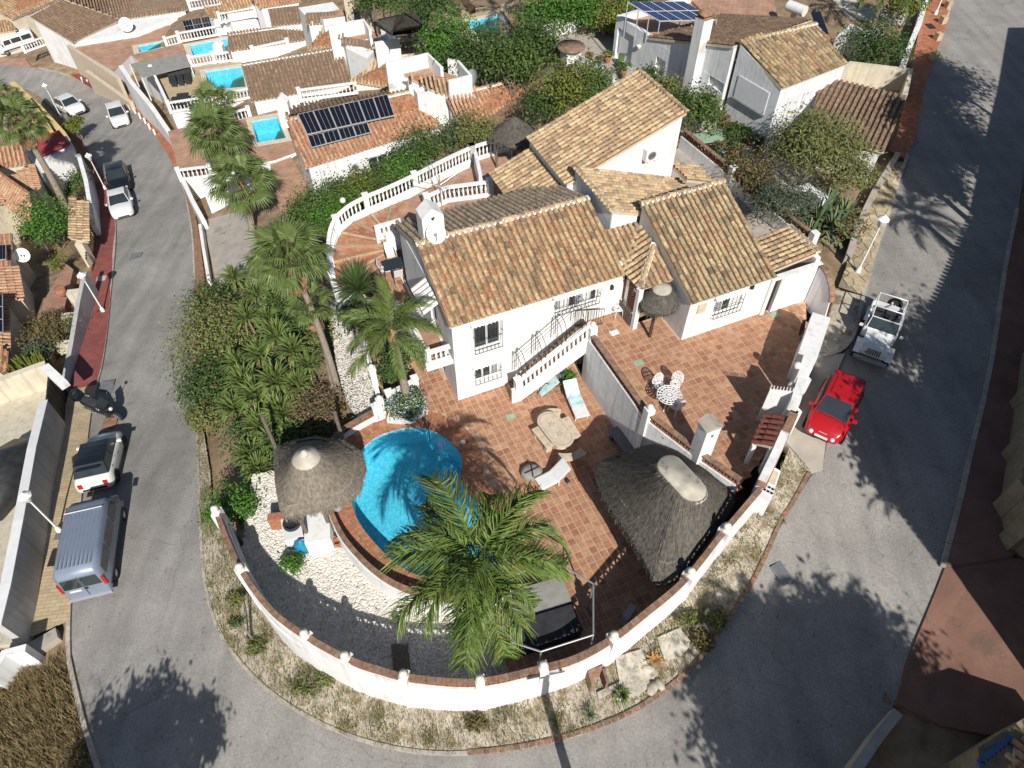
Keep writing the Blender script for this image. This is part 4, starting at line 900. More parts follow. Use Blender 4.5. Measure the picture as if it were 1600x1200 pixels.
c = L(6.95, -8.35, 4.75); m = MB(); m.add([c + HU * a * .36 + HV * b * .32 for a, b in ((-1,-1),(1,-1),(1,1),(-1,1))] + [c + Z3 * .22 - HV * .33, c + Z3 * .22 + HV * .33], [(0, 1, 4), (1, 2, 5, 4), (2, 3, 5), (3, 0, 4, 5)]); m.build('cap', 'cementcap', bq)
m = MB(); m.add([L(6.95, -8.63, 4.3) + HU * a + Z3 * b for a, b in ((-.08, .1), (.08, .1), (0, -.08))], [(0, 2, 1)]); m.build('vent', 'iron', bq)
# ---------------------------------------------------------------- garden wall round the bend
gw = thing('garden_wall', 'long curved white garden wall with brick coping round the bend', 'wall', WALLC[len(WALLC) // 2])
m = MB(); base = [Vector((p.x, p.y, H(p.x, p.y) - .7)) for p in WALLC]
m.wall(base, [p.z - .38 for p in WALLC], .26); m.wall(base, [max(b.z + 1, p.z - 1.05) for b, p in zip(base, WALLC)], .36); m.build('wall', 'white', gw)
lattice(gw, [Vector((p.x, p.y, p.z - .38)) for p in WALLC], .33, .34, 'brick_old', .2)
for x, yt in ((338, 800), (378, 893), (470, 989), (545, 1030), (640, 1058), (745, 1065), (848, 1043), (962, 994), (1072, 904), (1130, 832)):
    i = min(range(len(WALLC)), key=lambda i: (Vector(P(x, yt, WALLC[i].z)) - WALLC[i]).length); p = WALLC[i]; d = WALLC[min(i + 1, len(WALLC) - 1)] - WALLC[i - 1]
    an = math.atan2(d.y, d.x); b = H(p.x, p.y) - .5; po = MB().box((p.x, p.y, b), (.3, .42, p.z + .04 - b), an).build('pier', 'white', gw)
    MB().lathe((p.x, p.y, p.z + .04), [(.18, 0), (.18, .05), (.10, .08), (.14, .17), (.15, .24), (.11, .32), (0.02, .36)], 10).build('finial', 'globe', po)
dw = thing('pool_wall', 'low curved white wall with brick coping round the pool deck', 'wall', DECKWALL[len(DECKWALL) // 2])
m = MB(); m.wall([Vector((p.x, p.y, -1.6)) for p in DECKWALL], [.32] * len(DECKWALL), .24); m.build('wall', 'white', dw)
lattice(dw, [Vector((p.x, p.y, .32)) for p in DECKWALL], .24, .3, 'brick_old', .2)
for p in (DECKWALL[0], DECKWALL[-1]):
    po = MB().box(p - Z3 * .5, (.42, .42, 1.35), _ax).build('pier', 'white', dw); MB().ball(p + Z3 * .97, .14).build('globe', 'globe', po)
# street side of the upper terrace
sw = thing('street_wall', 'white wall with stepped tops between terrace and street', 'wall', P(1250, 580, 2.6))
m = MB()
def wline(pxs, zt, th): m.wall([Vector((*P(x, y, zt).xy, 2.0)) for x, y in pxs], [zt] * len(pxs), th)
wline([(1196, 742), (1216, 700), (1242, 640)], 4.2, .3); wline([(1243, 628), (1254, 590)], 4.7, .34); wline([(1253, 585), (1262, 556)], 4.4, .3); wline([(1262, 556), (1284, 492)], 4.2, .75)
for a in ((1241, 640), (1256, 590), (1258, 572)): p = P(*a, 4.2); m.box((p.x, p.y, 2.2), (.42, .42, 2.0), _ax)
m.build('wall', 'white', sw)
for a in ((1237, 603), (1246, 571)): p = P(*a, 4.4); MB().ball(p, .17).build('finial', 'globe', sw)
lattice(sw, [P(1188, 764, 3.6), P(1240, 648, 4.22)], .1, .3, 'brick_old', .3)
sh = thing('shell_wall', 'curved white shell shaped wall end with brick edging by the side gate', 'wall', P(1285, 470, 2.6))
m = MB(); A = P(1262, 480, 2.6); Bp = P(1294, 472, 2.6); arc = [(t, 2.6 + 2.1 * math.sqrt(max(0, 1 - t ** 2.2))) for t in np.linspace(0, 1, 10)]
c0 = L(16.45, -2.9, 0); d0 = (P(1290, 500, 2.6) - c0); d0.z = 0
pts = [c0 + d0 * t for t, z in arc]; m.wall([Vector((p.x, p.y, 2.3)) for p in pts], [z for t, z in arc], .22); m.build('wall', 'white', sh)
cb = MB().box((0, 0, 0), (.24, .3, .06)).mesh('coping_brick', 'brick_old'); q = resample([Vector((p.x, p.y, z)) for p, (t, z) in zip(pts, arc)], .26)
for a, b in zip(q, q[1:]): put(cb, 'coping_brick', sh, frame((a + b) / 2, b - a, up=Z3 if abs((b - a).normalized().z) < .95 else Vector((1, 0, 0))))
# side yard wall to the right of the house
sy = thing('side_wall', 'long white wall with brown lattice along the narrow side yard', 'wall', L(17, 4, 2.4))
A, B_ = P(1066, 212, 3.3), P(1268, 378, 3.3); m = MB(); m.wall([Vector((A.x, A.y, 1.8)), Vector((B_.x, B_.y, 1.8))], [3.3, 3.3], .25); m.build('wall', 'white', sy); lattice(sy, [A, B_], .4, .34)
for t in (.42, 1.0):
    p = A.lerp(B_, t); MB().box((p.x, p.y, 2.2), (.34, .34, 1.7), _ax).build('pier', 'white', sy)
m = MB(); m.prism(xy([L(13.9, -.2, 0), L(13.9, 10, 0), A, B_, L(16.5, -.2, 0)]), 2.0, 2.55); m.build('side_yard', 'concrete', label='narrow grey concrete yard beside the house', kind='structure')
# ---------------------------------------------------------------- plants
def leaves(name, blobs, n, size, matn, parent, elong=2.0, clump=.16, per=22, label=None, kind=None, base=None, shell=.62):
    """many small leaf blades gathered in clumps through uneven rounded volumes"""
    vol = np.array([b[1][0] * b[1][1] * b[1][2] for b in blobs]) ** .67; vol /= vol.sum(); nc = max(8, n // per)
    bi = RNG.choice(len(blobs), nc, p=vol); C = np.array([tuple(b[0]) for b in blobs])[bi]; Rr = np.array([b[1] for b in blobs])[bi]
    d = RNG.normal(size=(nc, 3)); d /= np.linalg.norm(d, axis=1)[:, None]; d[:, 2] = np.where(d[:, 2] < -.35, -d[:, 2], d[:, 2])
    ph = RNG.uniform(0, 6.28, 4); lump = 1 + .16 * np.sin(d[:, 0] * 4 + ph[0]) * np.cos(d[:, 1] * 4.5 + ph[1]) + .12 * np.sin(d[:, 2] * 7 + ph[2] + d[:, 0] * 6)
    rad = (shell + (1 - shell) * RNG.random(nc)) * lump; cc = C + d * Rr * rad[:, None]
    k = RNG.integers(0, nc, n); s = np.linalg.norm(Rr, axis=1)[k] * clump
    p = cc[k] + RNG.normal(size=(n, 3)) * s[:, None] * np.array([1, 1, .7])
    nrm = d[k] * .7 + RNG.normal(size=(n, 3)) * .75 + np.array([0, 0, .55]); nrm /= np.linalg.norm(nrm, axis=1)[:, None]
    a = np.cross(nrm, RNG.normal(size=(n, 3))); a /= np.linalg.norm(a, axis=1)[:, None] + 1e-9; b = np.cross(nrm, a)
    sz = size * RNG.uniform(.6, 1.35, n)[:, None]; V = np.stack([p - a * sz * elong / 2, p + b * sz * .5, p + a * sz * elong / 2, p - b * sz * .5], 1).reshape(-1, 3)
    L0 = np.array(WL[parent.name]) if parent is not None else np.array(base if base is not None else (0, 0, 0))
    o = place(mesh_np(name, V - L0, np.arange(n * 4).reshape(-1, 4), matn), name, parent, L0); return tag(o, label, kind=kind)
def shrub(px, py, zc, r, matn, label, n=2500, size=.09, name='shrub', cat='shrub', group=None, blobs=None, flowers=None, nf=150, trunk=True, elong=2.0, tw=.05):
    c = P(px, py, zc); g = H(c.x, c.y); base = Vector((c.x, c.y, min(g, zc - .2)))
    t = thing(name, label, cat, base, group)
    bl = [(c, r)] + [(c + Vector(o), q) for o, q in (blobs or [])]
    if not blobs:
        for k in range(4):
            a = random.uniform(0, 6.28); bl.append((c + Vector((math.cos(a) * r[0] * .55, math.sin(a) * r[1] * .55, random.uniform(-.35, .35) * r[2])), tuple(q * random.uniform(.45, .65) for q in r)))
    leaves('crown', bl, n, size, matn, t, elong)
    if trunk:
        m = MB()
        for k in range(5):
            a = random.uniform(0, 6.28); m.tube([base + Vector((math.cos(a) * .08, math.sin(a) * .08, -.3)), base.lerp(c, .6) + Vector((math.cos(a) * r[0] * .3, math.sin(a) * r[1] * .3, 0)), c + Vector((math.cos(a) * r[0] * .6, math.sin(a) * r[1] * .6, r[2] * .3))], [tw, tw * .6, tw * .2], 5)
        m.build('trunk', 'bark', t)
    if flowers: leaves('flowers', bl, nf, size * .9, flowers, t, 1.2, .12, 6, shell=.95, kind='stuff')
    return t
def ztop(px, py, base):
    d = ray(px, py); t = (d.x * base.x + d.y * base.y) / (d.x ** 2 + d.y ** 2); return Vector((d.x * t, d.y * t, HC + t * d.z))
def frond_mesh(name, matn, ln=3.2, droop=1.0, n=46, lf=.62, w=.034, seed=0, rise=.25):
    rg = np.random.default_rng(seed); V = []; Fq = []
    def rach(t): a = t; return np.array([ln * (a - .22 * droop * a ** 3), 0, ln * (rise * a - droop * .52 * a ** 2.3)])
    def dr(t): q = rach(t + .01) - rach(t - .01); return q / np.linalg.norm(q)
    ts = np.linspace(0, 1, 12); pr = None
    for i, t in enumerate(ts):
        p = rach(t); wd = .035 * (1 - t * .85); k = len(V); V += [p + (0, wd, 0), p + (0, 0, wd * .8), p - (0, wd, 0)]
        if i: Fq += [(k - 3, k, k + 1, k - 2), (k - 2, k + 1, k + 2, k - 1)]
    for i in range(n):
        t = .14 + .86 * (i + .5) / n; p = rach(t); d = dr(t); l = lf * (.35 + .65 * math.sin(math.pi * min(1, .12 + t * .82)) ** .7)
        for s in (-1, 1):
            an = R(52 - 24 * t) + rg.normal(0, .09); up = rg.normal(.12, .28); side = np.array([0, s, 0]); o = d * math.cos(an) + side * math.sin(an) + np.array([0, 0, up]); o /= np.linalg.norm(o)
            q = np.cross(o, np.array([0, 0, 1.])); q /= np.linalg.norm(q) + 1e-9; q = q * .8 + np.array([0, 0, .5]) * rg.choice([-1, 1]); l2 = l * rg.uniform(.85, 1.12); m = p + o * l2 * .5; e = p + o * l2 * .95 + np.array([0, 0, -l2 * rg.uniform(.22, .5)])
            k = len(V); V += [p - q * w * .4, p + q * w * .4, m - q * w * .5, m + q * w * .5, e - q * w * .1, e + q * w * .1]; Fq += [(k, k + 1, k + 3, k + 2), (k + 2, k + 3, k + 5, k + 4)]
    return mesh_np(name, np.array(V), np.array(Fq), matn)
def fan_mesh(name, matn, pet=.9, r=.85, n=26, seed=0, span=250):
    rg = np.random.default_rng(seed); V = []; Fq = []
    for i in range(5):
        t = i / 4; p = np.array([pet * t, 0, .12 * math.sin(t * 2)]); k = len(V); V += [p + (0, .018, 0), p - (0, .018, 0)]
        if i: Fq += [(k - 2, k, k + 1, k - 1)]
    hub = np.array([pet, 0, .11])
    for i in range(n):
        a = R(-span / 2 + span * (i + .5) / n); l = r * (.78 + .22 * math.cos(a * .6)) * rg.uniform(.9, 1.08); o = np.array([math.cos(a), math.sin(a), .06 - .1 * abs(math.sin(a))]); q = np.array([-math.sin(a), math.cos(a), .25 * rg.choice([-1, 1])])
        wd = l * R(span / n) * .6; m = hub + o * l * .58; e = hub + o * l * .88 + np.array([.05, 0, -l * rg.uniform(.2, .55)])
        k = len(V); V += [hub, hub, m - q * wd * .5, m + q * wd * .5, e - q * .006, e + q * .006]; Fq += [(k, k + 2, k + 3, k + 1), (k + 2, k + 4, k + 5, k + 3)]
    return mesh_np(name, np.array(V), np.array(Fq), matn)
def blade_mesh(name, matn, ln, w, n, seed, elo=(-.3, 1.5), bend=.25):
    rg = np.random.default_rng(seed); V = []; Fq = []
    for i in range(n):
        az = i * 2.39996 + rg.normal(0, .15); el = elo[0] + (elo[1] - elo[0]) * (i / n) ** .8 + rg.normal(0, .08); l = ln * rg.uniform(.8, 1.1); o = np.array([math.cos(az) * math.cos(el), math.sin(az) * math.cos(el), math.sin(el)]); q = np.array([-math.sin(az), math.cos(az), 0])
        a = o * .04; m = o * l * .55 + np.array([0, 0, .02]); e = o * l - np.array([0, 0, l * bend * abs(math.cos(el))]); k = len(V)
        V += [a - q * w * .4, a + q * w * .4, m - q * w * .5, m + q * w * .5, e - q * w * .06, e + q * w * .06]; Fq += [(k, k + 1, k + 3, k + 2), (k + 2, k + 3, k + 5, k + 4)]
    return mesh_np(name, np.array(V), np.array(Fq), matn)
FEA = [frond_mesh('frond', 'frond', seed=i, droop=.8 + .25 * i, n=58, w=.042) for i in range(3)]
GOLD = [frond_mesh('frond', 'frond_gold', seed=10 + i, droop=.85 + .2 * i, n=70, lf=.86, w=.042) for i in range(4)]
FAN = [fan_mesh('frond', 'fanleaf', seed=20 + i) for i in range(4)]
SKIRT = fan_mesh('dead_frond', 'palmskirt', .7, .7, 16, 40, 180)
YUC = [blade_mesh('rosette', 'yucca', .68, .062, 76, 50 + i) for i in range(4)]
CYC = [blade_mesh('rosette', 'cycad', 1.0, .05, 190, 60, (-.45, 1.5), .12)]
AGA = [blade_mesh('rosette', 'agave', .95, .095, 26, 70 + i, (.0, 1.4), .3) for i in range(2)]
def palm(name, label, base, top, meshes, n, s=1., tr=.16, elev=(-.9, 1.1), seed=1, group=None, skirt=0, bend=.15, az0=0, azs=None, len_el=True):
    t = thing(name, label, 'palm tree', base, group); rg = random.Random(seed)
    mid = base.lerp(top, .5) + Vector((bend, bend * .3, 0)); pts = [base - Z3 * .4, base.lerp(mid, .5) + Vector((bend * .25, 0, 0)), mid, mid.lerp(top, .5) + Vector((bend * .3, 0, 0)), top - Z3 * .05]
    m = MB(); m.tube(smooth(pts, 4), [tr * (1.25 - .45 * i / 16) for i in range(17)], 9); m.build('trunk', 'palmtrunk', t)
    if tr > .1:
        m = MB(); m.lathe(top - Z3 * .9 * s, [(tr * .85, 0), (tr * 1.5, .3 * s), (tr * 1.7, .7 * s), (tr * .9, 1.05 * s), (.02, 1.2 * s)], 9); m.build('crown_shaft', 'palmskirt', t)
    for i in range(n):
        f = (i + .5) / n; el = elev[0] + (elev[1] - elev[0]) * f ** .85; az = az0 + i * 2.39996 + rg.uniform(-.25, .25)
        d = Vector((math.cos(az) * math.cos(el), math.sin(az) * math.cos(el), math.sin(el))); up = Vector((-math.cos(az) * math.sin(el), -math.sin(az) * math.sin(el), math.cos(el)))
        M = frame(top + d * tr * .6, d, up) @ Matrix.Rotation(rg.uniform(-.3, .3), 4, 'X') @ Matrix.Scale(s * rg.uniform(.85, 1.1), 4)
        put(meshes[rg.randrange(len(meshes))], 'frond', t, M)
    for i in range(skirt):
        az = i * 2.4; d = Vector((math.cos(az) * .4, math.sin(az) * .4, -.9)); put(SKIRT, 'dead_frond', t, frame(top - Z3 * rg.uniform(.2, .7) + d * .1, d, Vector((math.cos(az), math.sin(az), .4))) @ Matrix.Scale(s * .8, 4))
    return t
# the big feather palm in front of the pool
b0 = Vector((-.85, 9.6, 0)); palm('feather_palm', 'large golden green feather palm overhanging the near end of the pool', b0, ztop(745, 880, b0), GOLD, 31, 1.0, .17, (-.95, 1.2), 3, bend=.05)
b1 = P(637, 628, .3); palm('feather_palm', 'feather palm rising from the white planter beside the house', b1, ztop(613, 520, b1), FEA, 22, .78, .16, (-.7, 1.2), 5, bend=.02)
WG = 'fan palms on slender trunks'
b2 = P(529, 612, -.4); palm('fan_palm', 'tallest slender fan palm with bare grey trunk above the yuccas', b2, ztop(452, 405, b2), FAN, 26, .98, .135, (-.5, 1.3), 6, WG, 6)
b3 = P(519, 606, -.4); palm('fan_palm', 'shorter fan palm leaning behind the tallest grey trunk', b3, ztop(484, 478, b3), FAN, 15, .72, .125, (-.5, 1.2), 7, WG, 4)
b3 = P(444, 470, -2.6); palm('fan_palm', 'slim fan palm hidden low behind the tallest crown', b3, ztop(424, 420, b3), FAN, 18, .9, .13, (-.6, 1.2), 17, WG, 3)
b4 = G(393, 366); palm('fan_palm', 'fan palm standing on the bare concrete drive', b4, ztop(378, 290, b4), FAN, 24, 1.35, .2, (-.6, 1.2), 8, WG, 5)
b5 = G(352, 300); palm('fan_palm', 'bushy fan palm in front of the turquoise plunge pool', b5, ztop(338, 215, b5), FAN, 24, 1.5, .18, (-.6, 1.3), 9, WG, 5)
b5 = G(352, 240); palm('fan_palm', 'small fan palm crown below the grey loungers terrace', b5, ztop(338, 165, b5), FAN, 16, 1.15, .15, (-.9, 1.3), 29, WG, 3)
b6 = G(110, 338); palm('fan_palm', 'fan palm with long leaning trunk over the red canopy', b6, ztop(28, 192, b6), FAN, 26, 1.2, .22, (-.6, 1.2), 10, WG, 6)
b7 = G(10, 215); palm('fan_palm', 'dense fan palm at the yellow wall by the street', b7, ztop(2, 150, b7), FAN, 18, .9, .2, (-.6, 1.2), 11, WG, 4)
# yuccas: one plant to a rosette
YG = 'spiky yuccas in the bank above the street'
for i, (x, y, dz, s) in enumerate([(366,436,2.2,1.15),(400,462,2.2,1.2),(428,472,1.8,1),(386,498,2,1.2),(432,528,2.2,1.25),(458,550,2,1.2),(408,556,1.9,1.2),(482,572,1.4,1),(432,598,2,1.35),(466,604,1.4,1.1),(400,620,1.6,1.3),(366,640,1.7,1.2),(440,646,1.4,1.3),(408,668,1.4,1.3),(395,712,1.1,1.2),(428,690,1,1.1),(380,598,1.8,1.2),(420,500,2.2,1.0),(372,570,1.8,1.1),(404,735,.8,1.1)]):
    dz += .35; c = P(x, y, H(*G(x, y).xy) + dz); g = H(c.x, c.y); t = thing('yucca', 'spiky green yucca rosette on a bare stem among the others on the bank', 'yucca', (c.x, c.y, g), YG)
    MB().tube([Vector((c.x + .15, c.y, g - .3)), Vector((c.x + .1, c.y, g + (c.z - g) * .5)), c], [.09, .08, .07], 6).build('stem', 'bark', t)
    put(YUC[i % 4], 'rosette', t, Matrix.Translation(c) @ Matrix.Rotation(i * 1.3, 4, 'Z') @ Matrix.Rotation(random.uniform(-.2, .2), 4, 'X') @ Matrix.Scale(s * 1.48, 4))
    put(SKIRT, 'dead_leaf', t, frame(c - Z3 * .12, (.5, .3, -.8), (0, 0, 1)) @ Matrix.Scale(.5, 4)); put(SKIRT, 'dead_leaf', t, frame(c - Z3 * .12, (-.5, -.3, -.8), (0, 0, 1)) @ Matrix.Scale(.5, 4))
c = P(560, 452, 2.4); t = thing('dragon_tree', 'round grey green ball of stiff leaves beside the curved steps', 'plant', (c.x, c.y, .8)); MB().tube([(c.x, c.y, .3), c], .12, 8).build('stem', 'bark', t); put(CYC[0], 'rosette', t, Matrix.Translation(c) @ Matrix.Scale(1.6, 4))
# big bushes of the bank
S = shrub
S(335,478,-3.6,(1.4,1.4,1.2),'leaf_dark','dark green bush at the top of the street bank',4200,.085)
S(372,520,-3.1,(1.7,1.6,1.3),'leaf_olive','olive green bush above the street beneath the yuccas',5200,.075)
S(332,535,-2.9,(1.9,2.2,1.8),'leaf_olive','rounded olive bush dotted with pink flowers leaning over the street',12000,.08,flowers='flower_pink',nf=120)
S(334,602,-3.0,(1.5,1.8,1.5),'leaf_dark','dark bush with scattered red flowers beside the street',8000,.075,flowers='flower_pink',nf=90)
S(326,655,-3.2,(.9,1.0,.9),'leaf_olive','low brownish bush spilling over the kerb',3000,.07)
S(388,585,-2.6,(1.7,1.6,.9),'leaf_dark','deep green undergrowth among the yucca stems',4200,.08)
S(462,500,-1.0,(1.6,1.5,1.2),'leaf_dark','dark shrub below the fan palm crowns',3600,.08)
S(500,535,-.3,(.9,.9,.9),'leaf_olive','small shrub at the foot of the palm trunks',1800,.07)
S(492,640,.1,(1.35,1.2,.75),'leaf_brown','straggly bougainvillea with purple flowers behind the thatched hut',3800,.06,flowers='flower_purple',nf=700)
S(470,690,-.2,(1.3,1.0,.9),'leaf_dark','dark foliage in the shade behind the thatched hut',2600,.08)
S(400,690,-1.0,(1.4,1.2,.9),'leaf_dark','dark undergrowth beneath the lowest yuccas',2600,.08)
S(365,792,-.8,(.95,.95,1.0),'leaf_bright','bright green rounded bush beside the wall end',4600,.06)
S(458,882,-.4,(.42,.42,.45),'leaf_bright','small bright shrub growing through the white pebbles',1100,.06)
S(372,975,-.5,(.3,.3,.3),'leaf_dark','tiny dark plant in the pebble bed',400,.05)
S(633,632,.55,(.85,.75,.5),'leaf','planter bush covered in bluish white flowers under the palm',2600,.06,flowers='flower_white',nf=1500)
S(560,500,.6,(1.0,1.2,.8),'leaf_dark','dark planting below the round spiky plant',2200,.08)
S(614,565,.3,(.8,1.2,.4),'leaf_dark','dark planting between palm planter and house path',2200,.08)
S(600,475,.9,(.7,.7,.6),'leaf_dark','low green planting beside the side terrace',1500,.08)
# hedges and trees between the houses
HG = 'hedge bushes below the white balustrade'
for x, y, z, r, mt, lb in [(505,325,-2.3,(2.0,1.6,1.5),'leaf','broad green hedge bush beside the neighbour drive'),(545,315,-1.7,(1.7,1.4,1.4),'leaf','green hedge bush under the curved balustrade'),(530,348,-1.6,(1.4,1.3,1.3),'leaf_bright','lime tinted hedge bush at the curve of the balustrade'),(568,296,-1.4,(1.4,1.2,1.2),'leaf_yellow','yellow green hedge bush with a ball lamp before it'),(605,285,-1.0,(1.6,1.3,1.3),'leaf','mid green hedge bush halfway along the balustrade'),(632,268,-.8,(1.3,1.2,1.2),'leaf_bright','light green hedge bush below the barred window'),(662,240,-.2,(2.0,1.7,1.9),'leaf','tall round green tree at the neighbour roof corner'),(530,362,-2.0,(1.2,1,1),'leaf_dark','dark hedge bush low at the balustrade end'),(480,345,-3.6,(1.3,1.2,1.0),'leaf_dark','dark low bush beside the neighbour tiled drive')]:
    S(x, y, z, r, mt, lb, 4200, .085, group=HG)
S(742,203,.4,(1.7,1.4,1.2),'leaf_olive','olive bush behind the conical straw parasol',3600,.08); S(715,215,-.2,(1.3,1.2,1),'leaf_grey','grey green bush at the end of the tiled roof',2400,.08)
S(880,150,3.2,(1.7,1.5,2.0),'leaf_yellow','yellowish shrub behind the tall tiled roof',4600,.085); S(925,138,3.2,(1.5,1.4,1.6),'leaf','rich green shrub next to the yellowish one',3800,.085); S(850,170,2.6,(1.4,1.2,1.1),'leaf_dark','dark shrub at the foot of the yellowish shrub',2200,.085)
S(1084,176,4.0,(1.45,1.3,1.4),'leaf','rounded green tree at the corner of the high gable',4600,.09); S(1040,150,4.2,(1.2,1.2,1.0),'leaf_olive','brown tipped shrub against the long shaded wall',2400,.085); S(1012,122,4.4,(.9,.8,.7),'leaf_dark','small dark shrub at the roof peak',1400,.085)
TG = 'trees and hedges round the far pool'
for x, y, z, r, mt, lb, n in [(700,70,2.5,(2.6,2.4,3.0),'leaf_bright','bright green hedge left of the far blue pool',5200),(720,110,1.5,(2.4,2.2,2.5),'leaf_dark','dark hedge corner below the far blue pool',4600),(672,22,3,(3,2.6,2.4),'leaf_dark','dark tree beyond the thatched gazebo',4200),(600,8,1.5,(3,2.4,2),'leaf','green tree by the little grey shed at the top edge',4200),(760,88,2.8,(2.7,2.3,2.6),'leaf_dark','dark clipped tree nearest the far blue pool',5200),(800,105,2.8,(2.5,2.2,2.8),'leaf','green clipped tree above the tiled roof end',5200),(835,75,3.4,(2.4,2.2,2.6),'leaf_dark','dark tree left of the patterned white wall',4600),(850,25,4,(2.8,2.5,2.6),'leaf_bright','sunlit tree at the top edge beside the palm trunk',5200),(905,25,4.4,(2.6,2.2,2.4),'leaf_bright','sunlit tree behind the patterned wall',5200),(950,30,4.4,(1.9,1.8,1.9),'leaf_yellow','yellow green tree left of the blue solar panels',3600),(985,8,4.4,(1.8,1.6,1.6),'leaf','green tree top behind the blue solar panels',2600)]:
    S(x, y, z - .8, tuple(q * .72 for q in r), mt, lb, n, .1, 'tree', 'tree', TG, tw=.12)
S(1362,78,4.0,(2.2,1.6,1.6),'leaf_dark','dark green bush beside the orange pavement',5200,.085); S(1418,8,4.2,(1.4,1.3,1.4),'leaf_yellow','yellowish palm like bush at the top of the orange pavement',1800,.12)
S(1270,228,5.0,(1.9,1.7,1.5),'leaf_olive','feathery olive green tree before the ribbed tile roof',13000,.06,'tree','tree',elong=3.5,blobs=[((1.6,-.6,-.4),(1.3,1.1,1.0)),((-.9,.5,-.6),(1.1,1.0,.9)),((1.9,-1.6,-.9),(1,.9,.8))],tw=.1)
S(1225,318,4.0,(1.5,1.3,1.2),'leaf_grey','feathery dusty green bush above the side yard lattice',4600,.05,elong=3.5)
S(1170,262,3.6,(1.2,1.5,1.0),'leaf_brown','brown and yellow shrub beside the side yard lattice',3800,.07); S(1190,300,3.4,(1.0,1.0,.9),'leaf_brown','half dry shrub halfway along the side yard',2600,.07); S(1145,215,3.0,(.7,.7,.5),'leaf_dark','dark potted greenery near the garden table',1200,.07)
for i, (x, y, s, z) in enumerate([(1282,335,1.35,3.4),(1305,352,1.2,3.2),(1268,362,1.0,3.1),(1322,330,1.1,3.2),(1296,318,1.2,3.3)]):
    c = P(x, y, z); t = thing('agave', ['tallest pale agave in the corner garden','agave nearest the crazy paving','small agave by the lattice end','agave under the feathery tree','agave at the back of the corner garden'][i], 'agave', (c.x, c.y, 2.6)); put(AGA[i % 2], 'rosette', t, Matrix.Translation(c - Z3 * .5) @ Matrix.Scale(s * 1.48, 4)); MB().tube([(c.x, c.y, 2.3), c - Z3 * .5], .08, 6).build('stem', 'bark', t)
S(1300,340,2.9,(1.6,1.9,.4),'leaf_brown','low dry plants under the agaves',1800,.08)
# left side gardens
S(75,348,-5.2,(1.9,1.7,1.7),'leaf_bright','round bright citrus tree in the left hand garden',5600,.085,'tree','tree'); S(118,288,-7.2,(.6,1.6,.8),'leaf','narrow hedge strip along the left hand wall',2200,.08); S(112,252,-7.8,(.8,.9,.9),'leaf_dark','dark tree in shade beside the street',2200,.09); S(116,196,-9.6,(.5,1.2,.6),'leaf_yellow','trailing yellow green creeper on the street wall',2200,.09)
S(20,262,-8,(1.8,1.4,1.2),'leaf_dark','dark bush below the leaning palm',2600,.1)
S(72,520,-4.4,(1.1,1.6,.6),'leaf_brown','dry rockery shrub by the left hand wall',3000,.07); S(64,548,-4.4,(.8,1.0,.5),'leaf_grey','grey rockery plant in the left hand garden',1800,.07); S(92,405,-5.6,(.35,1.0,.35),'leaf_yellow','low flowering edging along the left hand path',1000,.06)
S(110,505,-4.6,(.4,.6,.35),'leaf_olive','small shrub beside the orange pot',800,.06)
c = P(44, 574, -3.9); t = thing('cactus', 'yellow green clump of upright cactus stems behind the courtyard wall', 'cactus', c); m = MB()
for k in range(60):
    a = random.uniform(0, 6.28); r_ = random.uniform(.1, 1.1); o_ = c + Vector((r_ * math.cos(a), r_ * .7 * math.sin(a), -.8)); m.tube([o_, o_ + Vector((math.cos(a) * .3, math.sin(a) * .3, random.uniform(.9, 1.4)))], [.055, .04], 5)
m.build('stems', 'leaf_yellow', t)
# dry bank at the lower left
m = GG([(-60,1010),(20,1020),(60,1045),(108,1020),(116,1060),(134,1130),(156,1215),(60,1260),(-80,1230)])
def blades(name, poly, n, ln, matn, zf, label, w=.012, spread=.5):
    poly = xy(poly); a = np.array(poly); lo, hi = a.min(0), a.max(0); q = RNG.uniform(lo, hi, (n * 4, 2)); q = q[inside_np(q, poly)][:n]; k = len(q)
    c0 = q[RNG.integers(0, k, max(20, k // 130))]; rr = RNG.uniform(.12, .62, len(c0)); ci = RNG.integers(0, len(c0), k); q = np.where(RNG.random((k, 1)) < .16, q, c0[ci] + RNG.normal(size=(k, 2)) * rr[ci][:, None]); q = q[inside_np(q, poly)]; k = len(q)
    p = np.concatenate([q, zf(q)[:, None]], 1); az = RNG.uniform(0, 6.28, k); l = ln * RNG.uniform(.4, 1.3, k); t = np.abs(RNG.normal(0, spread, k))
    d = np.stack([np.cos(az) * np.sin(t), np.sin(az) * np.sin(t), np.cos(t)], 1); s = np.stack([-np.sin(az), np.cos(az), 0 * az], 1) * w
    V = np.stack([p - s, p + s, p + d * l[:, None] + s * .2, p + d * l[:, None] - s * .2], 1).reshape(-1, 3)
    return tag(place(mesh_np(name, V, np.arange(k * 4).reshape(-1, 4), matn), name, None), label, kind='stuff')
blades('dry_grass', m, 26000, .4, 'drygrass', lambda q: hgt(q) - .1, 'tangled dry brown grass on the lower left bank', .014, .9)
VP2 = [Vector((x, y, 0)) for x, y in VERGE_POLY]
blades('weeds', VP2, 44000, .2, 'spot_grass', lambda q: hgt(q) + .12, 'green and straw coloured weeds sprouting on the verge', .013, .8)
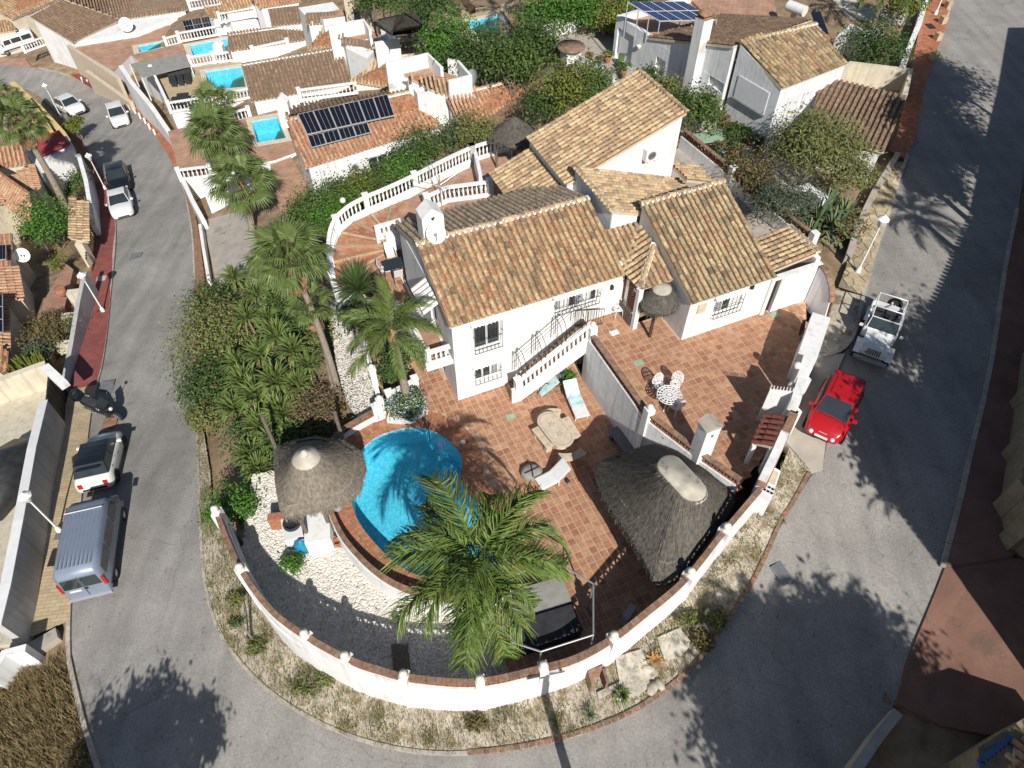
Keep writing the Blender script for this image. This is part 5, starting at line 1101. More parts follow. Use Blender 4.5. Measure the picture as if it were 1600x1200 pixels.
for x, y, z, r, mt, lb in [(400,1010,-1.95,(.5,.4,.3),'leaf_olive','low weed clump at the bend kerb'),(370,935,-2.1,(.45,.7,.3),'leaf_olive','green weeds on the verge left of the wall'),(480,1070,-1.75,(.8,.5,.35),'leaf_olive','thick green weeds below the second wall pier'),(510,1060,-1.6,(.6,.4,.3),'leaf_olive','olive weeds against the wall foot'),(745,1128,-.9,(.5,.35,.3),'leaf_brown','dry tussock under the wall'),(1095,1000,1.0,(.5,.5,.3),'leaf_brown','dry shrub on the verge near the road bend'),(1120,965,1.2,(.5,.5,.35),'leaf_olive','green weed tuft on the right of the verge'),(1075,970,1.2,(.4,.4,.3),'leaf_olive','bright weed beside the pale slab'),(1215,815,2.0,(.3,.5,.3),'leaf_bright','green weeds beside the street kerb'),(330,805,-2.2,(.3,.4,.25),'leaf_bright','small green weed near the wall end')]:
    S(x, y, z - .1, (r[0] * .8, r[1] * .8, r[2] * .6), mt, lb, 900, .05, 'weed_clump', 'weeds', 'weed clumps on the verge', trunk=False)
for x, y, s, lb in ((970,1090,.45,'small palm seedling beside the pale slab'),(920,1120,.28,'tiny palm seedling near the brick kerb')):
    c = G(x, y, .25); t = thing('palm_seedling', lb, 'plant', c); put(AGA[0] if s < .3 else YUC[0], 'rosette', t, Matrix.Translation(c) @ Matrix.Scale(s * 1.5, 4))
# ---------------------------------------------------------------- thatch
def thatch(t, outline, top, matn, strands, seed=0, sag=.12, fringe=.22, name='thatch'):
    """straw roof between an upper ring and a lower outline (both closed point lists)"""
    rg = np.random.default_rng(seed); n = 56; c = sum(top, Vector()) / len(top)
    def ang(p, o): return math.atan2(p.y - o.y, p.x - o.x)
    co = c
    def ring(pts):
        q = resample(list(pts) + [pts[0]], sum((a - b).length for a, b in zip(pts, pts[1:] + pts[:1])) / 240)
        return [min(q, key=lambda p: abs((ang(p, co) - a + math.pi) % (2 * math.pi) - math.pi)) for a in [-math.pi + 2 * math.pi * j / n for j in range(n)]]
    A, B = ring(top), ring(outline); rows = 7; Rg = []
    for i in range(rows + 1):
        f = i / rows; Rg.append([a.lerp(b, f) + Z3 * (-sag * math.sin(math.pi * f) + float(rg.normal(0, .012))) for a, b in zip(A, B)])
    Rg.append([p - Z3 * fringe + (c - p) * .02 for p in Rg[-1]]); Rg.append([p + (c - p) * .18 + Z3 * .1 for p in Rg[-2]])
    m = MB(); vs = [p for r in Rg for p in r]; k = len(Rg); m.smooth = True
    m.add(vs, [(i * n + j, (i + 1) * n + j, (i + 1) * n + (j + 1) % n, i * n + (j + 1) % n) for i in range(k - 1) for j in range(n)]); m.build(name, matn, t)
    V = []; G_ = np.array([[tuple(p) for p in r] for r in Rg[:rows + 1]])
    ii = rg.random(strands) ** .8 * rows; ii[:strands // 8] = rows - rg.random(strands // 8) * .8; jj = rg.random(strands) * n; ln = rg.uniform(.6, 1.6, strands)
    def at(i, j):
        i = np.clip(i, 0, rows - 1e-6); i0 = i.astype(int); f = (i - i0)[:, None]; j0 = j.astype(int) % n; j1 = (j0 + 1) % n; g = (j - np.floor(j))[:, None]
        return (G_[i0, j0] * (1 - g) + G_[i0, j1] * g) * (1 - f) + (G_[i0 + 1, j0] * (1 - g) + G_[i0 + 1, j1] * g) * f
    p = at(ii, jj); q = at(ii + ln, jj + rg.normal(0, .12, strands)); up = np.array([0, 0, 1]) * rg.uniform(.005, .05, strands)[:, None]
    over = (np.clip(ii + ln - rows, 0, None) * rg.uniform(.3, 1.4, strands))[:, None] * np.array([0, 0, -.32]) + rg.normal(0, .012, (strands, 3)); q = q + over
    d = q - p; s = np.cross(d, np.array([0, 0, 1])); s /= np.linalg.norm(s, axis=1)[:, None] + 1e-9; s *= rg.uniform(.008, .022, strands)[:, None]
    V = np.stack([p - s + up * .2, p + s + up * .2, q + s * .6 + up, q - s * .6 + up], 1).reshape(-1, 3)
    o = place(mesh_np('straw', V - np.array(WL[t.name]), np.arange(strands * 4).reshape(-1, 4), matn), 'straw', t); tag(o, kind='stuff')
def capsule(a, b, r, n=24):
    d = (b - a); L_ = math.atan2(d.y, d.x); return [a + Vector((r * math.cos(L_ + math.pi / 2 + math.pi * i / (n // 2 - 1)), r * math.sin(L_ + math.pi / 2 + math.pi * i / (n // 2 - 1)), 0)) for i in range(n // 2)] + [b + Vector((r * math.cos(L_ - math.pi / 2 + math.pi * i / (n // 2 - 1)), r * math.sin(L_ - math.pi / 2 + math.pi * i / (n // 2 - 1)), 0)) for i in range(n // 2)]
# round hut at the pool
t = thing('thatched_hut', 'round thatched hut with pale cone cap standing at the pool edge', 'hut', P(492, 800, -.3))
zb = 2.15; ol = [P(x, y, zb) for x, y in [(427,712),(432,700),(455,688),(495,682),(540,689),(566,706),(571,728),(562,765),(545,780),(520,790),(476,802),(446,808),(438,800),(430,757)]]
ap = P(477, 712, 3.75); tp = [ap + Vector((.5 * math.cos(a), .5 * math.sin(a), -.12)) for a in np.linspace(0, 6.283, 17)[:-1]]
thatch(t, ol, tp, 'thatch_light', 15000, 1)
MB().lathe(ap - Z3 * .16, [(.52, -.06), (.54, .02), (.40, .12), (.22, .28), (.12, .40), (.10, .44), (.02, .48)], 18).build('cap', 'cementcap', t)
for x, y in ((487, 850), (520, 834), (540, 700), (440, 720)):
    b = P(x, y, -.75 if x < 530 else 0); m = MB(); m.tube([b - Z3 * .2, Vector((b.x, b.y, 2.5))], .085, 7); m.build('post', 'wood_grey', t)
m = MB(); c = P(495, 822, .25); m.box((c.x, c.y, -.8), (1.0, 1.3, 1.05), R(12)); m.build('counter', 'white', t)
m = MB(); c = P(455, 803, .1); m.box((c.x, c.y, -.8), (1.9, .3, .9), R(8)); m.build('low_wall', 'brick', t)
# big oval thatch
t = thing('thatched_pavilion', 'large dark thatched pavilion with long pale capping on the patio', 'pavilion', P(1040, 800, 0))
zb = 2.25; ol = [P(x, y, zb) for x, y in [(926,738),(930,724),(975,706),(1020,693),(1056,702),(1106,732),(1146,766),(1150,782),(1138,802),(1102,850),(1064,902),(1044,912),(1022,906),(1002,868),(974,822),(942,777)]]
a, b = P(1049, 729, 4.35), P(1082, 764, 4.35); tp = capsule(a, b, .5)
thatch(t, ol, tp, 'thatch', 26000, 2, .12)
m = MB(); cp = capsule(a, b, .55); c2 = capsule(a, b, .45); m.smooth = True; n = len(cp)
m.add([p - Z3 * .12 for p in cp] + [p + Z3 * .06 for p in c2], [(i, (i + 1) % n, n + (i + 1) % n, n + i) for i in range(n)] + [tuple(range(n, 2 * n))]); m.build('cap', 'cementcap', t)
for x, y in ((955, 770), (1030, 900), (1120, 790), (1020, 720), (990, 830)): b = P(x, y, 0); MB().tube([Vector((b.x, b.y, -.1)), Vector((b.x, b.y, 2.6))], .09, 7).build('post', 'wood_dark', t)
# entrance parasol
b = P(1015, 526, 2.6); t = thing('straw_parasol', 'small straw parasol on a wooden pole by the front door', 'parasol', b); c = P(1034, 452, 4.85)
ol = [c + HU * (.95 * math.cos(a)) + HV * (.85 * math.sin(a)) - Z3 * .62 for a in np.linspace(0, 6.283, 21)[:-1]]
thatch(t, ol, [c + Vector((.4 * math.cos(a), .3 * math.sin(a), .05)) for a in np.linspace(0, 6.283, 17)[:-1]], 'thatch', 3000, 3, .02)
MB().lathe(c, [(.42, 0), (.42, .07), (.25, .13), (.02, .15)], 14).build('cap', 'cementcap', t); MB().bar(b, b + Z3 * 1.62, .12, .12).build('post', 'wood_dark', t)
# ---------------------------------------------------------------- patio furniture
def star(mb, c, r, ax):
    for k in range(5): a = ax + 1.2566 * k; mb.box(c + Vector((math.cos(a) * r, math.sin(a) * r, 0)), (r * 1.0, r * .55, .006), a)
tc = P(868, 670, .76); ta = math.atan2(*(P(889, 696, .76) - P(850, 648, .76)).yx)
t = thing('stone_table', 'oval stone table inlaid with a mosaic ring on the patio', 'table', (tc.x, tc.y, 0)); d = Vector((math.cos(ta), math.sin(ta), 0)); s = Vector((-d.y, d.x, 0))
m = MB(); m.prism(xy(capsule(tc - d * .5, tc + d * .5, .52, 28)), .68, .76); m.build('table_top', 'stone_furn', t)
for o in (-.45, .45): MB().lathe(tc + d * o - Z3 * .76, [(.26, 0), (.2, .1), (.16, .4), (.24, .68)], 10).build('leg', 'stone_furn', t)
m = MB(); cp = capsule(tc - d * .5, tc + d * .5, .42, 40)
for a, b in zip(cp, cp[1:] + cp[:1]): m.bar(a.lerp(b, .15) + Z3 * .003, a.lerp(b, .85) + Z3 * .003, .035, .008)
for o in (-.3, .3): star(m, tc + d * o, .1, ta)
m.build('mosaic', 'mosaic_bit', t)
def bench(p0, p1, label, curve=0., z=.44, w=.36, matn='stone_furn', n=8, stars=True):
    p0, p1 = P(*p0, z), P(*p1, z); dd = (p1 - p0).normalized(); nn = Vector((-dd.y, dd.x, 0)); pts = [p0.lerp(p1, i / n) + nn * curve * math.sin(math.pi * i / n) for i in range(n + 1)]
    c = (p0 + p1) / 2; t = thing('stone_bench', label, 'bench', (c.x, c.y, 0), 'stone benches round the oval table' if stars else None); m = MB(); m.wall([Vector((p.x, p.y, z - .08)) for p in pts], [z] * (n + 1), w); m.build('seat', matn, t)
    for i in (1, n - 1): MB().box(Vector((*pts[i].xy, 0)), (.16, w * .8, z - .08), math.atan2(dd.y, dd.x)).build('leg', matn, t)
    if stars:
        m = MB()
        for i in (1, n // 2, n - 1): star(m, pts[i] + Z3 * .002, .06, .3)
        m.build('mosaic', 'mosaic_bit', t)
bench((836, 668), (860, 698), 'straight stone bench along the lower left side of the oval table')
bench((843, 655), (876, 644), 'curved stone bench at the upper end of the oval table', .22)
bench((883, 652), (902, 682), 'straight stone bench along the right side of the oval table')
bench((872, 713), (912, 704), 'curved stone bench at the lower end of the oval table, half in shade', -.15)
bench((957, 669), (986, 706), 'grey stone bench in shade against the retaining wall', 0, .48, .5, 'stone_grey', stars=False)
def lounger(head, foot, label, frame_m, cush, up=.35, towel=None):
    h, f = P(*head, .35), P(*foot, .35); d = (f - h).normalized(); s = Vector((-d.y, d.x, 0)); ln = (f - h).length; t = thing('sun_lounger', label, 'sun lounger', (h.x, h.y, 0))
    fr = MB()
    for k in (-.3, .3): fr.bar(h + d * .6 + s * k, f + s * k, .05, .05); fr.bar(h + d * .6 + s * k, h + s * k + Z3 * up, .05, .05)
    for k in (.6, ln * .5, ln - .03): fr.bar(h + d * k - s * .3, h + d * k + s * .3, .05, .04)
    fr.bar(h - s * .3 + Z3 * up, h + s * .3 + Z3 * up, .05, .05); fr.build('frame', frame_m, t)
    for k in (.5, ln - .15):
        for q in (-.28, .28): MB().bar(h + d * k + s * q, Vector((*(h + d * k + s * q).xy, 0)), .045, .045).build('leg', frame_m, t)
    m = MB(); m.bar(h + d * .6 + Z3 * .03, f + Z3 * .03, .56, .04); m.bar(h + d * .6 + Z3 * .03, h + Z3 * (up + .03), .56, .04); m.build('sling', cush, t)
    if towel:
        m = MB(); n = 14; A = []; B = []
        for i in range(n): k = i / (n - 1) * ln * .72; z = max(0, up * (1 - k / .6)) + .07 + .02 * math.sin(i * 1.7); A.append(h + d * k + s * (.3 + .03 * math.sin(i * 2)) + Z3 * z); B.append(h + d * k - s * (.3 + .02 * math.cos(i * 3)) + Z3 * (z + .01))
        m.smooth = True; m.strip(A, B); m.build('towel', towel, t)
    for q in (-.34, .34): w_ = MB(); a = h + d * .1 + s * q; w_.tube([Vector((a.x, a.y, .1)) - s * .03, Vector((a.x, a.y, .1)) + s * .03], .1, 10); w_.build('wheel', 'dark_fabric', t)
    return t
lounger((889, 602), (911, 652), 'white lounger draped with a pale teal towel beside the retaining wall', 'plastic_white', 'plastic_white', towel='teal_fabric')
lounger((884, 736), (841, 757), 'white reclining lounger on the open patio beside a grey cushion', 'plastic_white', 'plastic_white', .55)
c = P(831, 735, .3); t = thing('garden_cushion', 'grey padded cushion tied with dark crossed straps near the lounger', 'cushion', (c.x, c.y, 0)); m = MB()
oc = [c + Vector((.48 * math.cos(a), .40 * math.sin(a), 0)) for a in np.linspace(.3, 6.58, 9)[:-1]]; n = 8; m.smooth = True
m.add([Vector((p.x, p.y, .04)) for p in oc] + [Vector((p.x, p.y, .25)) for p in oc] + [c + (p - c) * .6 + Z3 * .04 for p in oc], [(i, (i + 1) % n, n + (i + 1) % n, n + i) for i in range(n)] + [(n + i, n + (i + 1) % n, 2 * n + (i + 1) % n, 2 * n + i) for i in range(n)] + [tuple(range(2 * n, 3 * n))]); m.build('pad', 'grey_fabric', t)
m = MB()
for a in (.5, 1.7): q = Vector((math.cos(a), math.sin(a), 0)); m.bar(c - q * .34 + Z3 * .05, c + q * .34 + Z3 * .05, .06, .02)
m.build('strap', 'dark_fabric', t)
# white iron table and chairs on the upper terrace
c = P(1046, 617, 2.6 + .72); t = thing('iron_table', 'round white pierced iron table on the upper terrace', 'table', (c.x, c.y, 2.6)); m = MB()
for r_ in (.16, .28, .40, .50): m.tube([c + Vector((r_ * math.cos(a), r_ * math.sin(a), 0)) for a in np.linspace(0, 6.283, 19)], .022, 4)
for k in range(16): a = k * .3927; m.bar(c + Vector((.1 * math.cos(a), .1 * math.sin(a), 0)), c + Vector((.5 * math.cos(a), .5 * math.sin(a), 0)), .05, .02)
m.lathe(c - Z3 * .01, [(.13, 0), (.13, .02)], 10); m.build('table_top', 'iron_white', t)
for k in range(3): a = k * 2.094; MB().tube([c - Z3 * .04, c + Vector((.12 * math.cos(a), .12 * math.sin(a), -.4)), c + Vector((.34 * math.cos(a), .34 * math.sin(a), -.72))], .025, 5).build('leg', 'iron_white', t)
def iron_chair(px, face, label, z0=2.6):
    s_ = P(*px, z0 + .45); f = (Vector(face) - s_); f.z = 0; f.normalize(); q = Vector((-f.y, f.x, 0)); t = thing('iron_chair', label, 'chair', (s_.x, s_.y, z0), 'white pierced iron garden chairs'); m = MB()
    for r_ in (.08, .15, .21): m.tube([s_ + Vector((r_ * math.cos(a), r_ * math.sin(a), 0)) for a in np.linspace(0, 6.283, 13)], .02, 4)
    for k in range(8): a = k * .785; m.bar(s_, s_ + Vector((.21 * math.cos(a), .21 * math.sin(a), 0)), .045, .02)
    m.build('seat', 'iron_white', t); m = MB(); b = s_ - f * .2
    arch = [b + q * (.24 * math.cos(a)) + Z3 * (.12 + .42 * math.sin(a)) - f * .05 for a in np.linspace(0, 3.1416, 11)]; m.tube([b + q * .22] + arch + [b - q * .22], .022, 5)
    for k in range(7): p = arch[k + 2]; m.bar(b + q * (.2 - k * .066), p, .035, .015)
    for zz in (.2, .35): m.bar(b + q * .22 + Z3 * zz, b - q * .22 + Z3 * zz, .03, .02)
    m.build('backrest', 'iron_white', t)
    for i, j in ((.17, .15), (.17, -.15), (-.17, .15), (-.17, -.15)): MB().tube([s_ + f * i + q * j, s_ + f * i * 1.25 + q * j * 1.25 - Z3 * .45], .018, 5).build('leg', 'iron_white', t)
iron_chair((1031, 603), c, 'white iron chair left of the round terrace table'); iron_chair((1055, 600), c, 'white iron chair behind the round terrace table'); iron_chair((1056, 634), c, 'white iron chair in front of the round terrace table')
iron_chair((966, 482), P(985, 520, 3), 'white iron chair standing alone beside the lattice arch')
# metal frame and covered tub at the near end
t = thing('gazebo_frame', 'bare grey metal gazebo frame beside the big feather palm', 'gazebo frame', P(860, 950, 0)); top = [P(x, y, 2.2) for x, y in ((790,905),(862,874),(927,912),(927,992),(845,1018),(789,1000))]
for a, b in zip(top, top[1:] + top[:1]): MB().tube([a, b], .035, 6).build('rail', 'steel', t)
for a in top: MB().tube([a, Vector((a.x, a.y, 0))], .035, 6).build('post', 'steel', t)
c = P(848, 955, .75); t = thing('hot_tub', 'square tub under a dark grey padded cover inside the metal frame', 'hot tub', (c.x, c.y, 0)); m = MB(); an = R(18)
m.box((c.x, c.y, 0), (2.15, 2.1, .62), an); m.build('body', 'dark_fabric', t); r3 = Matrix.Rotation(an, 3, 'Z')
for s in (-1, 1): MB().box(Vector((c.x, c.y, .62)) + r3 @ Vector((0, s * .54, 0)), (2.25, 1.05, .12), an).build('cover', 'grey_fabric' if s > 0 else 'dark_fabric', t)  # far half paler: the sunlit top is put into its fabric colour
# filter, bin, pots, hose, other small things
c = P(455, 822, .1); t = thing('pump_box', 'pale grey pump housing with a dark round lid on the pebbles', 'pump box', (c.x, c.y, -.8)); m = MB(); m.box((c.x, c.y, -.8), (.75, 1.0, .8), R(20)); m.build('housing', 'plastic_white', t); MB().lathe((c.x - .02, c.y + .15, 0), [(.36, 0), (.36, .1), (.30, .15), (.28, .08), (.02, .06)], 18).build('lid', 'dark_fabric', t)
c = P(470, 848, -.2); t = thing('pool_filter', 'round turquoise pool filter tank on the pebbles', 'pool filter', (c.x, c.y, -.8)); MB().lathe((c.x, c.y, -.8), [(.2, 0), (.3, .12), (.33, .35), (.28, .6), (.12, .72), (.1, .8), (.02, .82)], 16).build('tank', 'blue_plastic', t); MB().tube([Vector((c.x, c.y, -.02)), Vector((c.x + .25, c.y + .1, -.02)), Vector((c.x + .3, c.y + .1, -.75))], .04, 6).build('pipe', 'plastic_grey', t)
for i, (x, y, z) in enumerate(((519, 843, -.5), (527, 846, -.5))):
    c = P(x, y, z); t = thing('clay_pot', ['brown clay pot lying behind the hut post', 'second brown clay pot against the curved pool wall'][i], 'pot', (c.x, c.y, -.8)); m = MB(); m.lathe((c.x, c.y, -.8), [(.1, 0), (.16, .2), (.18, .3), (.18, .34), (.14, .34), (.12, .2)], 10); m.build('pot', 'pot', t)
c = P(528, 792, .55); t = thing('wall_lamp', 'round wire lamp hanging at the hut edge', 'lamp', (c.x, c.y, .3)); MB().ball(c, .2, 10).build('shade', 'plastic_grey', t)
m = MB(); pts = smooth([P(*q, .03) for q in ((612,655),(640,664),(648,652),(640,660),(660,655),(668,672),(662,655),(655,648),(668,660),(672,690))], 5); m.tube(pts, .025, 5); m.build('hose', 'dark_fabric', None, 'loops of dark hose lying at the top edge of the pool', 'hose')
c = P(723, 691, .02); m = MB(); m.lathe(c, [(.12, 0), (.12, .015), (.02, .02)], 14); m.build('skimmer_lid', 'plastic_white', None, 'white round skimmer lid beside the pool', 'lid')
# white planter walls beside the pool steps
t = thing('planter', 'white planter with small balusters round the foot of the feather palm', 'planter', P(625, 630, 0))
balustrade(t, [P(598, 648, 0), P(586, 600, .25), P(572, 552, .5)], .95, .25, posts=(0, 1, 2), globe=True); balustrade(t, [P(610, 628, .3), P(650, 606, .3)], .62, .25, posts=(0, 1)); m = MB(); m.prism(xy([P(604,655,.3), P(612,625,.3), P(652,605,.3), P(668,640,.3), P(640,658,.3)]), -.2, .3); m.build('bed', 'white', t); m = MB(); m.prism(xy([P(607,652,.3), P(614,628,.3), P(649,610,.3), P(663,638,.3), P(639,654,.3)]), .28, .31); m.build('soil', 'soil', t)
# gravel path beside the palm trunks
pth = GG([(522,492),(548,485),(566,540),(588,600),(596,645),(566,668),(545,640),(528,580)]); m = MB(); m.prism(xy(pth), -1.5, [.05, .1, .1, .08, .05, -.1, -.1, 0]); m.build('path', 'gravelbed', label='white gravel path beside the palm trunks', kind='structure')
pebbles('pebbles', pth, 4500, lambda q: np.full(len(q), .06), .02, .05, label='white pebbles on the path beside the palm trunks')
m = MB(); m.wall(resample([Vector((*P(545, 485, .3).xy, -.5)), Vector((*P(575, 555, .3).xy, -.5)), Vector((*P(594, 640, .3).xy, -.5))], 1), [.55] * len(resample([P(545, 485, .3), P(575, 555, .3), P(594, 640, .3)], 1)), .2)
# ---------------------------------------------------------------- side terrace, curved steps and balustrade
vs, fs = fill(CHAIRT, None, 1.5); m = MB(); m.prism(xy(CHAIRT), -.6, 1.5); tb = m.build('side_terrace', 'white', label='side terrace below the chimney with table and chairs', kind='structure')
mt = MB().box((0, 0, -.02), (.32, .32, .03)).mesh('tile', 'terracotta'); K2 = xy(CHAIRT)
for i in range(-16, 3):
    for j in range(2, 29):
        q = L(i * .34, j * .34, 1.505)
        if inside(q.x, q.y, K2): put(mt, 'tile', tb, frame(q, HU))
BP = [(524,452,1.5),(519,418,1.6),(520,388,1.8),(529,364,2.0),(548,345,2.2),(575,330,2.4),(610,315,2.5),(650,296,2.6),(700,270,2.6),(738,252,2.6)]
bp = smooth([P(*q) for q in BP], 3); sp = thing('curved_steps', 'fan shaped tiled steps inside the curved white balustrade', 'stairs', P(560, 400, 1.4))
inn = P(600, 402, 1.5); inn2 = P(604, 352, 2.6)
edges = [(523,440),(521,410),(523,385),(533,364),(552,347),(580,334),(612,321),(640,310)]
for i in range(len(edges) - 1):
    z = 1.5 + (i + 1) * .157; a, b = P(*edges[i], z), P(*edges[i + 1], z); f0, f1 = i / (len(edges) - 1), (i + 1) / (len(edges) - 1); c0, c1 = inn.lerp(inn2, f0), inn.lerp(inn2, f1)
    m = MB(); m.prism(xy([a, b, c1, c0] if (c1 - c0).length > .02 else [a, b, c0]), -.4, z); s_ob = m.build('step', 'brick', sp); MB().bar(Vector((*a.xy, z + .02)), Vector((*c0.xy, z + .02)), .12, .06).build('nosing', 'flagstone', sp)
    n = 4; mb2 = MB().box((0, 0, 0), (.28, .28, .03)).mesh('tile', 'terracotta')
    for r_ in range(1, 10):
        p = a.lerp(b, .5).lerp(c0.lerp(c1, .5), r_ / 10.5); wd = a.lerp(c0, r_ / 10.5) - b.lerp(c1, r_ / 10.5); k = max(1, int(wd.length / .31))
        for q in range(k): put(mb2, 'tile', sp, frame(b.lerp(c1, r_ / 10.5) + wd * ((q + .5) / k) + Z3 * (z - p.z * 0 - b.lerp(c1, r_ / 10.5).z + .0), wd))
m = MB(); m.prism(xy([P(604,350,2.6), P(640,310,2.6), P(700,277,2.6), P(735,262,2.6), P(748,236,2.6), P(800,232,2.6), P(800,330,2.6), P(660,345,2.6)]), -1, 2.6); m.build('upper_walk', 'terracotta_far', label='tiled upper walk behind the chimney', kind='structure')
cbal = thing('balustrade', 'long curved white balustrade sweeping round the tiled steps', 'balustrade', bp[8])
balustrade(cbal, bp, .95, .23, posts=(0, 3, 9, 15, 21, 27), closed_base=.5)
MB().ball(bp[12] + Z3 * 1.15 + Vector((-.25, .2, 0)), .16).build('globe', 'globe', cbal)
m = MB(); m.wall([Vector((p.x, p.y, p.z - 3.2)) for p in bp], [p.z + .02 for p in bp], .22); m.build('wall', 'white', cbal)
bal2 = thing('balustrade', 'short white balustrade guarding the walk behind the chimney', 'balustrade', P(720, 300, 2.6)); balustrade(bal2, [P(668, 330, 2.6), P(700, 315, 2.6), P(766, 306, 2.6)], .95, .24, posts=(0, 2))
bal3 = thing('balustrade', 'white balustrade at the back patio under the straw parasol', 'balustrade', P(750, 240, 2.6)); balustrade(bal3, [P(738, 252, 2.6), P(790, 236, 2.6)], .95, .25, posts=(0,))
w_ = thing('parapet', 'white parapet with four narrow slots at the top of the curved steps', 'wall', P(610, 360, 2.6)); m = MB(); a, b = P(592, 392, 1.5), P(632, 380, 1.5); dd = (b - a); ln = dd.length; dd.normalize(); nn = Vector((dd.y, -dd.x, 0)); wallgrid(m, a, dd, ln, 1.2, 3.0, .2, nn, [(ln * (.2 + .17 * k), ln * (.28 + .17 * k), 2.4, 2.85) for k in range(4)]); m.build('wall', 'white', w_)
m = MB(); m.wall([Vector((*P(752, 300, 2.6).xy, 2)), Vector((*P(744, 262, 2.6).xy, 2))], [3.6, 3.6], .2); m.build('stub_wall', 'white', None, 'short white wall beside the back patio', 'wall')
c = P(616, 412, 1.5 + .72); t = thing('garden_table', 'dark glass topped table on the side terrace', 'table', (c.x, c.y, 1.5)); MB().box((c.x, c.y, 2.2), (1.1, .8, .03), R(20)).build('table_top', 'glass', t)
for i, j in ((.48, .33), (-.48, .33), (.48, -.33), (-.48, -.33)): MB().bar((c.x + i, c.y + j, 1.5), (c.x + i, c.y + j, 2.2), .04, .04).build('leg', 'iron', t)
for k, (x, y, lb) in enumerate(((603, 420, 'white slung chair with dark frame left of the glass table'), (610, 398, 'white slung chair behind the glass table'), (621, 428, 'white slung chair below the glass table'))):
    s_ = P(x, y, 1.95); f = (c - s_); f.z = 0; f.normalize(); q = Vector((-f.y, f.x, 0)); t = thing('garden_chair', lb, 'chair', (s_.x, s_.y, 1.5), 'chairs round the glass table')
    MB().bar(s_ - f * .22, s_ + f * .22, .44, .03).build('seat', 'plastic_white', t); MB().bar(s_ - f * .22, s_ - f * .4 + Z3 * .55, .44, .03, up=f).build('backrest', 'plastic_white', t)
    m = MB()
    for sg in (-.24, .24): m.tube([s_ - f * .25 + q * sg - Z3 * .45, s_ - f * .3 + q * sg + Z3 * .22, s_ + f * .25 + q * sg + Z3 * .2, s_ + f * .28 + q * sg - Z3 * .45], .018, 5)
    m.build('frame', 'iron', t)
c = P(690, 322, 2.6); t = thing('clothes_dryer', 'rotary clothes dryer with open arms behind the chimney', 'clothes dryer', c); MB().tube([c, c + Z3 * 1.9], .03, 6).build('pole', 'steel', t)
for k in range(4):
    a = k * 1.5708 + .4; MB().tube([c + Z3 * 1.3, c + Vector((1.5 * math.cos(a), 1.5 * math.sin(a), 2.0))], .02, 5).build('arm', 'steel', t)
m = MB()
for r_ in (.6, 1.0, 1.4): m.tube([c + Vector((r_ * math.cos(k * 1.5708 + .4), r_ * math.sin(k * 1.5708 + .4), 1.3 + r_ * .47)) for k in range(5)], .006, 3)
m.build('line', 'plastic_white', t)
b = P(803, 258, 2.6); t = thing('straw_parasol', 'conical grey straw parasol on the back patio behind the house', 'parasol', b); c = P(804, 183, 5.3); ol = [P(x, y, 4.5) for x, y in ((768,216),(772,200),(800,190),(830,196),(842,210),(826,226),(795,230))]
thatch(t, ol, [c + Vector((.08 * math.cos(a), .08 * math.sin(a), 0)) for a in np.linspace(0, 6.283, 9)[:-1]], 'thatch', 3500, 5, .03)
MB().tube([Vector((c.x, c.y, 2.6)), c], .07, 7).build('pole', 'wood_grey', t)
for x, y in ((776, 262), (815, 262)): q = P(x, y, 2.6); MB().tube([q, q + Z3 * 1.9], .06, 6).build('post', 'wood_grey', t)
# things kept under the stair
c = P(858, 603, .3); t = thing('folded_chair', 'pale blue folded garden chair under the white stair', 'chair', (c.x, c.y, 0)); MB().bar(c - HU * .5 - Z3 * .25, c + HU * .4 + Z3 * .35, .5, .06).build('seat', 'teal_fabric', t); m = MB(); m.tube([c - HU * .6 - Z3 * .3, c - HU * .2 + Z3 * .3, c + HU * .5 - Z3 * .28], .02, 5); m.build('frame', 'iron', t)
S(889, 588, .5, (.28, .28, .3), 'leaf_bright', 'small potted plant between the stair and the teal lounger', 500, .06); c = P(876, 585, .3); t = thing('dark_pot', 'dark round pot under the top of the stair', 'pot', (c.x, c.y, 0)); MB().lathe((c.x, c.y, 0), [(.2, 0), (.28, .25), (.3, .42), (.24, .44)], 12).build('pot', 'stone_grey', t)
t = thing('bicycle', 'dark bicycle leaning on the street wall of the upper terrace', 'bicycle', P(1247, 545, 2.6)); a, b = P(1246, 562, 2.95), P(1253, 512, 2.95)
for p in (a, b): d = (b - a).normalized(); m = MB(); m.tube([p + d * .33 * math.cos(q) + Z3 * .33 * math.sin(q) for q in np.linspace(0, 6.283, 17)], .028, 5); [m.bar(p, p + d * .32 * math.cos(q) + Z3 * .32 * math.sin(q), .012, .012) for q in np.linspace(0, 5.5, 8)]; m.build('wheel', 'rubber', t)
m = MB(); d = b - a; m.tube([a, a + d * .45 + Z3 * .02, a + d * .32 + Z3 * .5, a], .022, 5); m.tube([a + d * .45, a + d * .9 + Z3 * .5, a + d * .32 + Z3 * .48], .022, 5); m.tube([b, a + d * .9 + Z3 * .7], .022, 5); m.bar(a + d * .9 + Z3 * .7 + HU * .25, a + d * .9 + Z3 * .7 - HU * .25, .03, .03); m.build('frame', 'iron', t); MB().bar(a + d * .27 + Z3 * .55, a + d * .4 + Z3 * .57, .12, .05).build('saddle', 'dark_fabric', t)
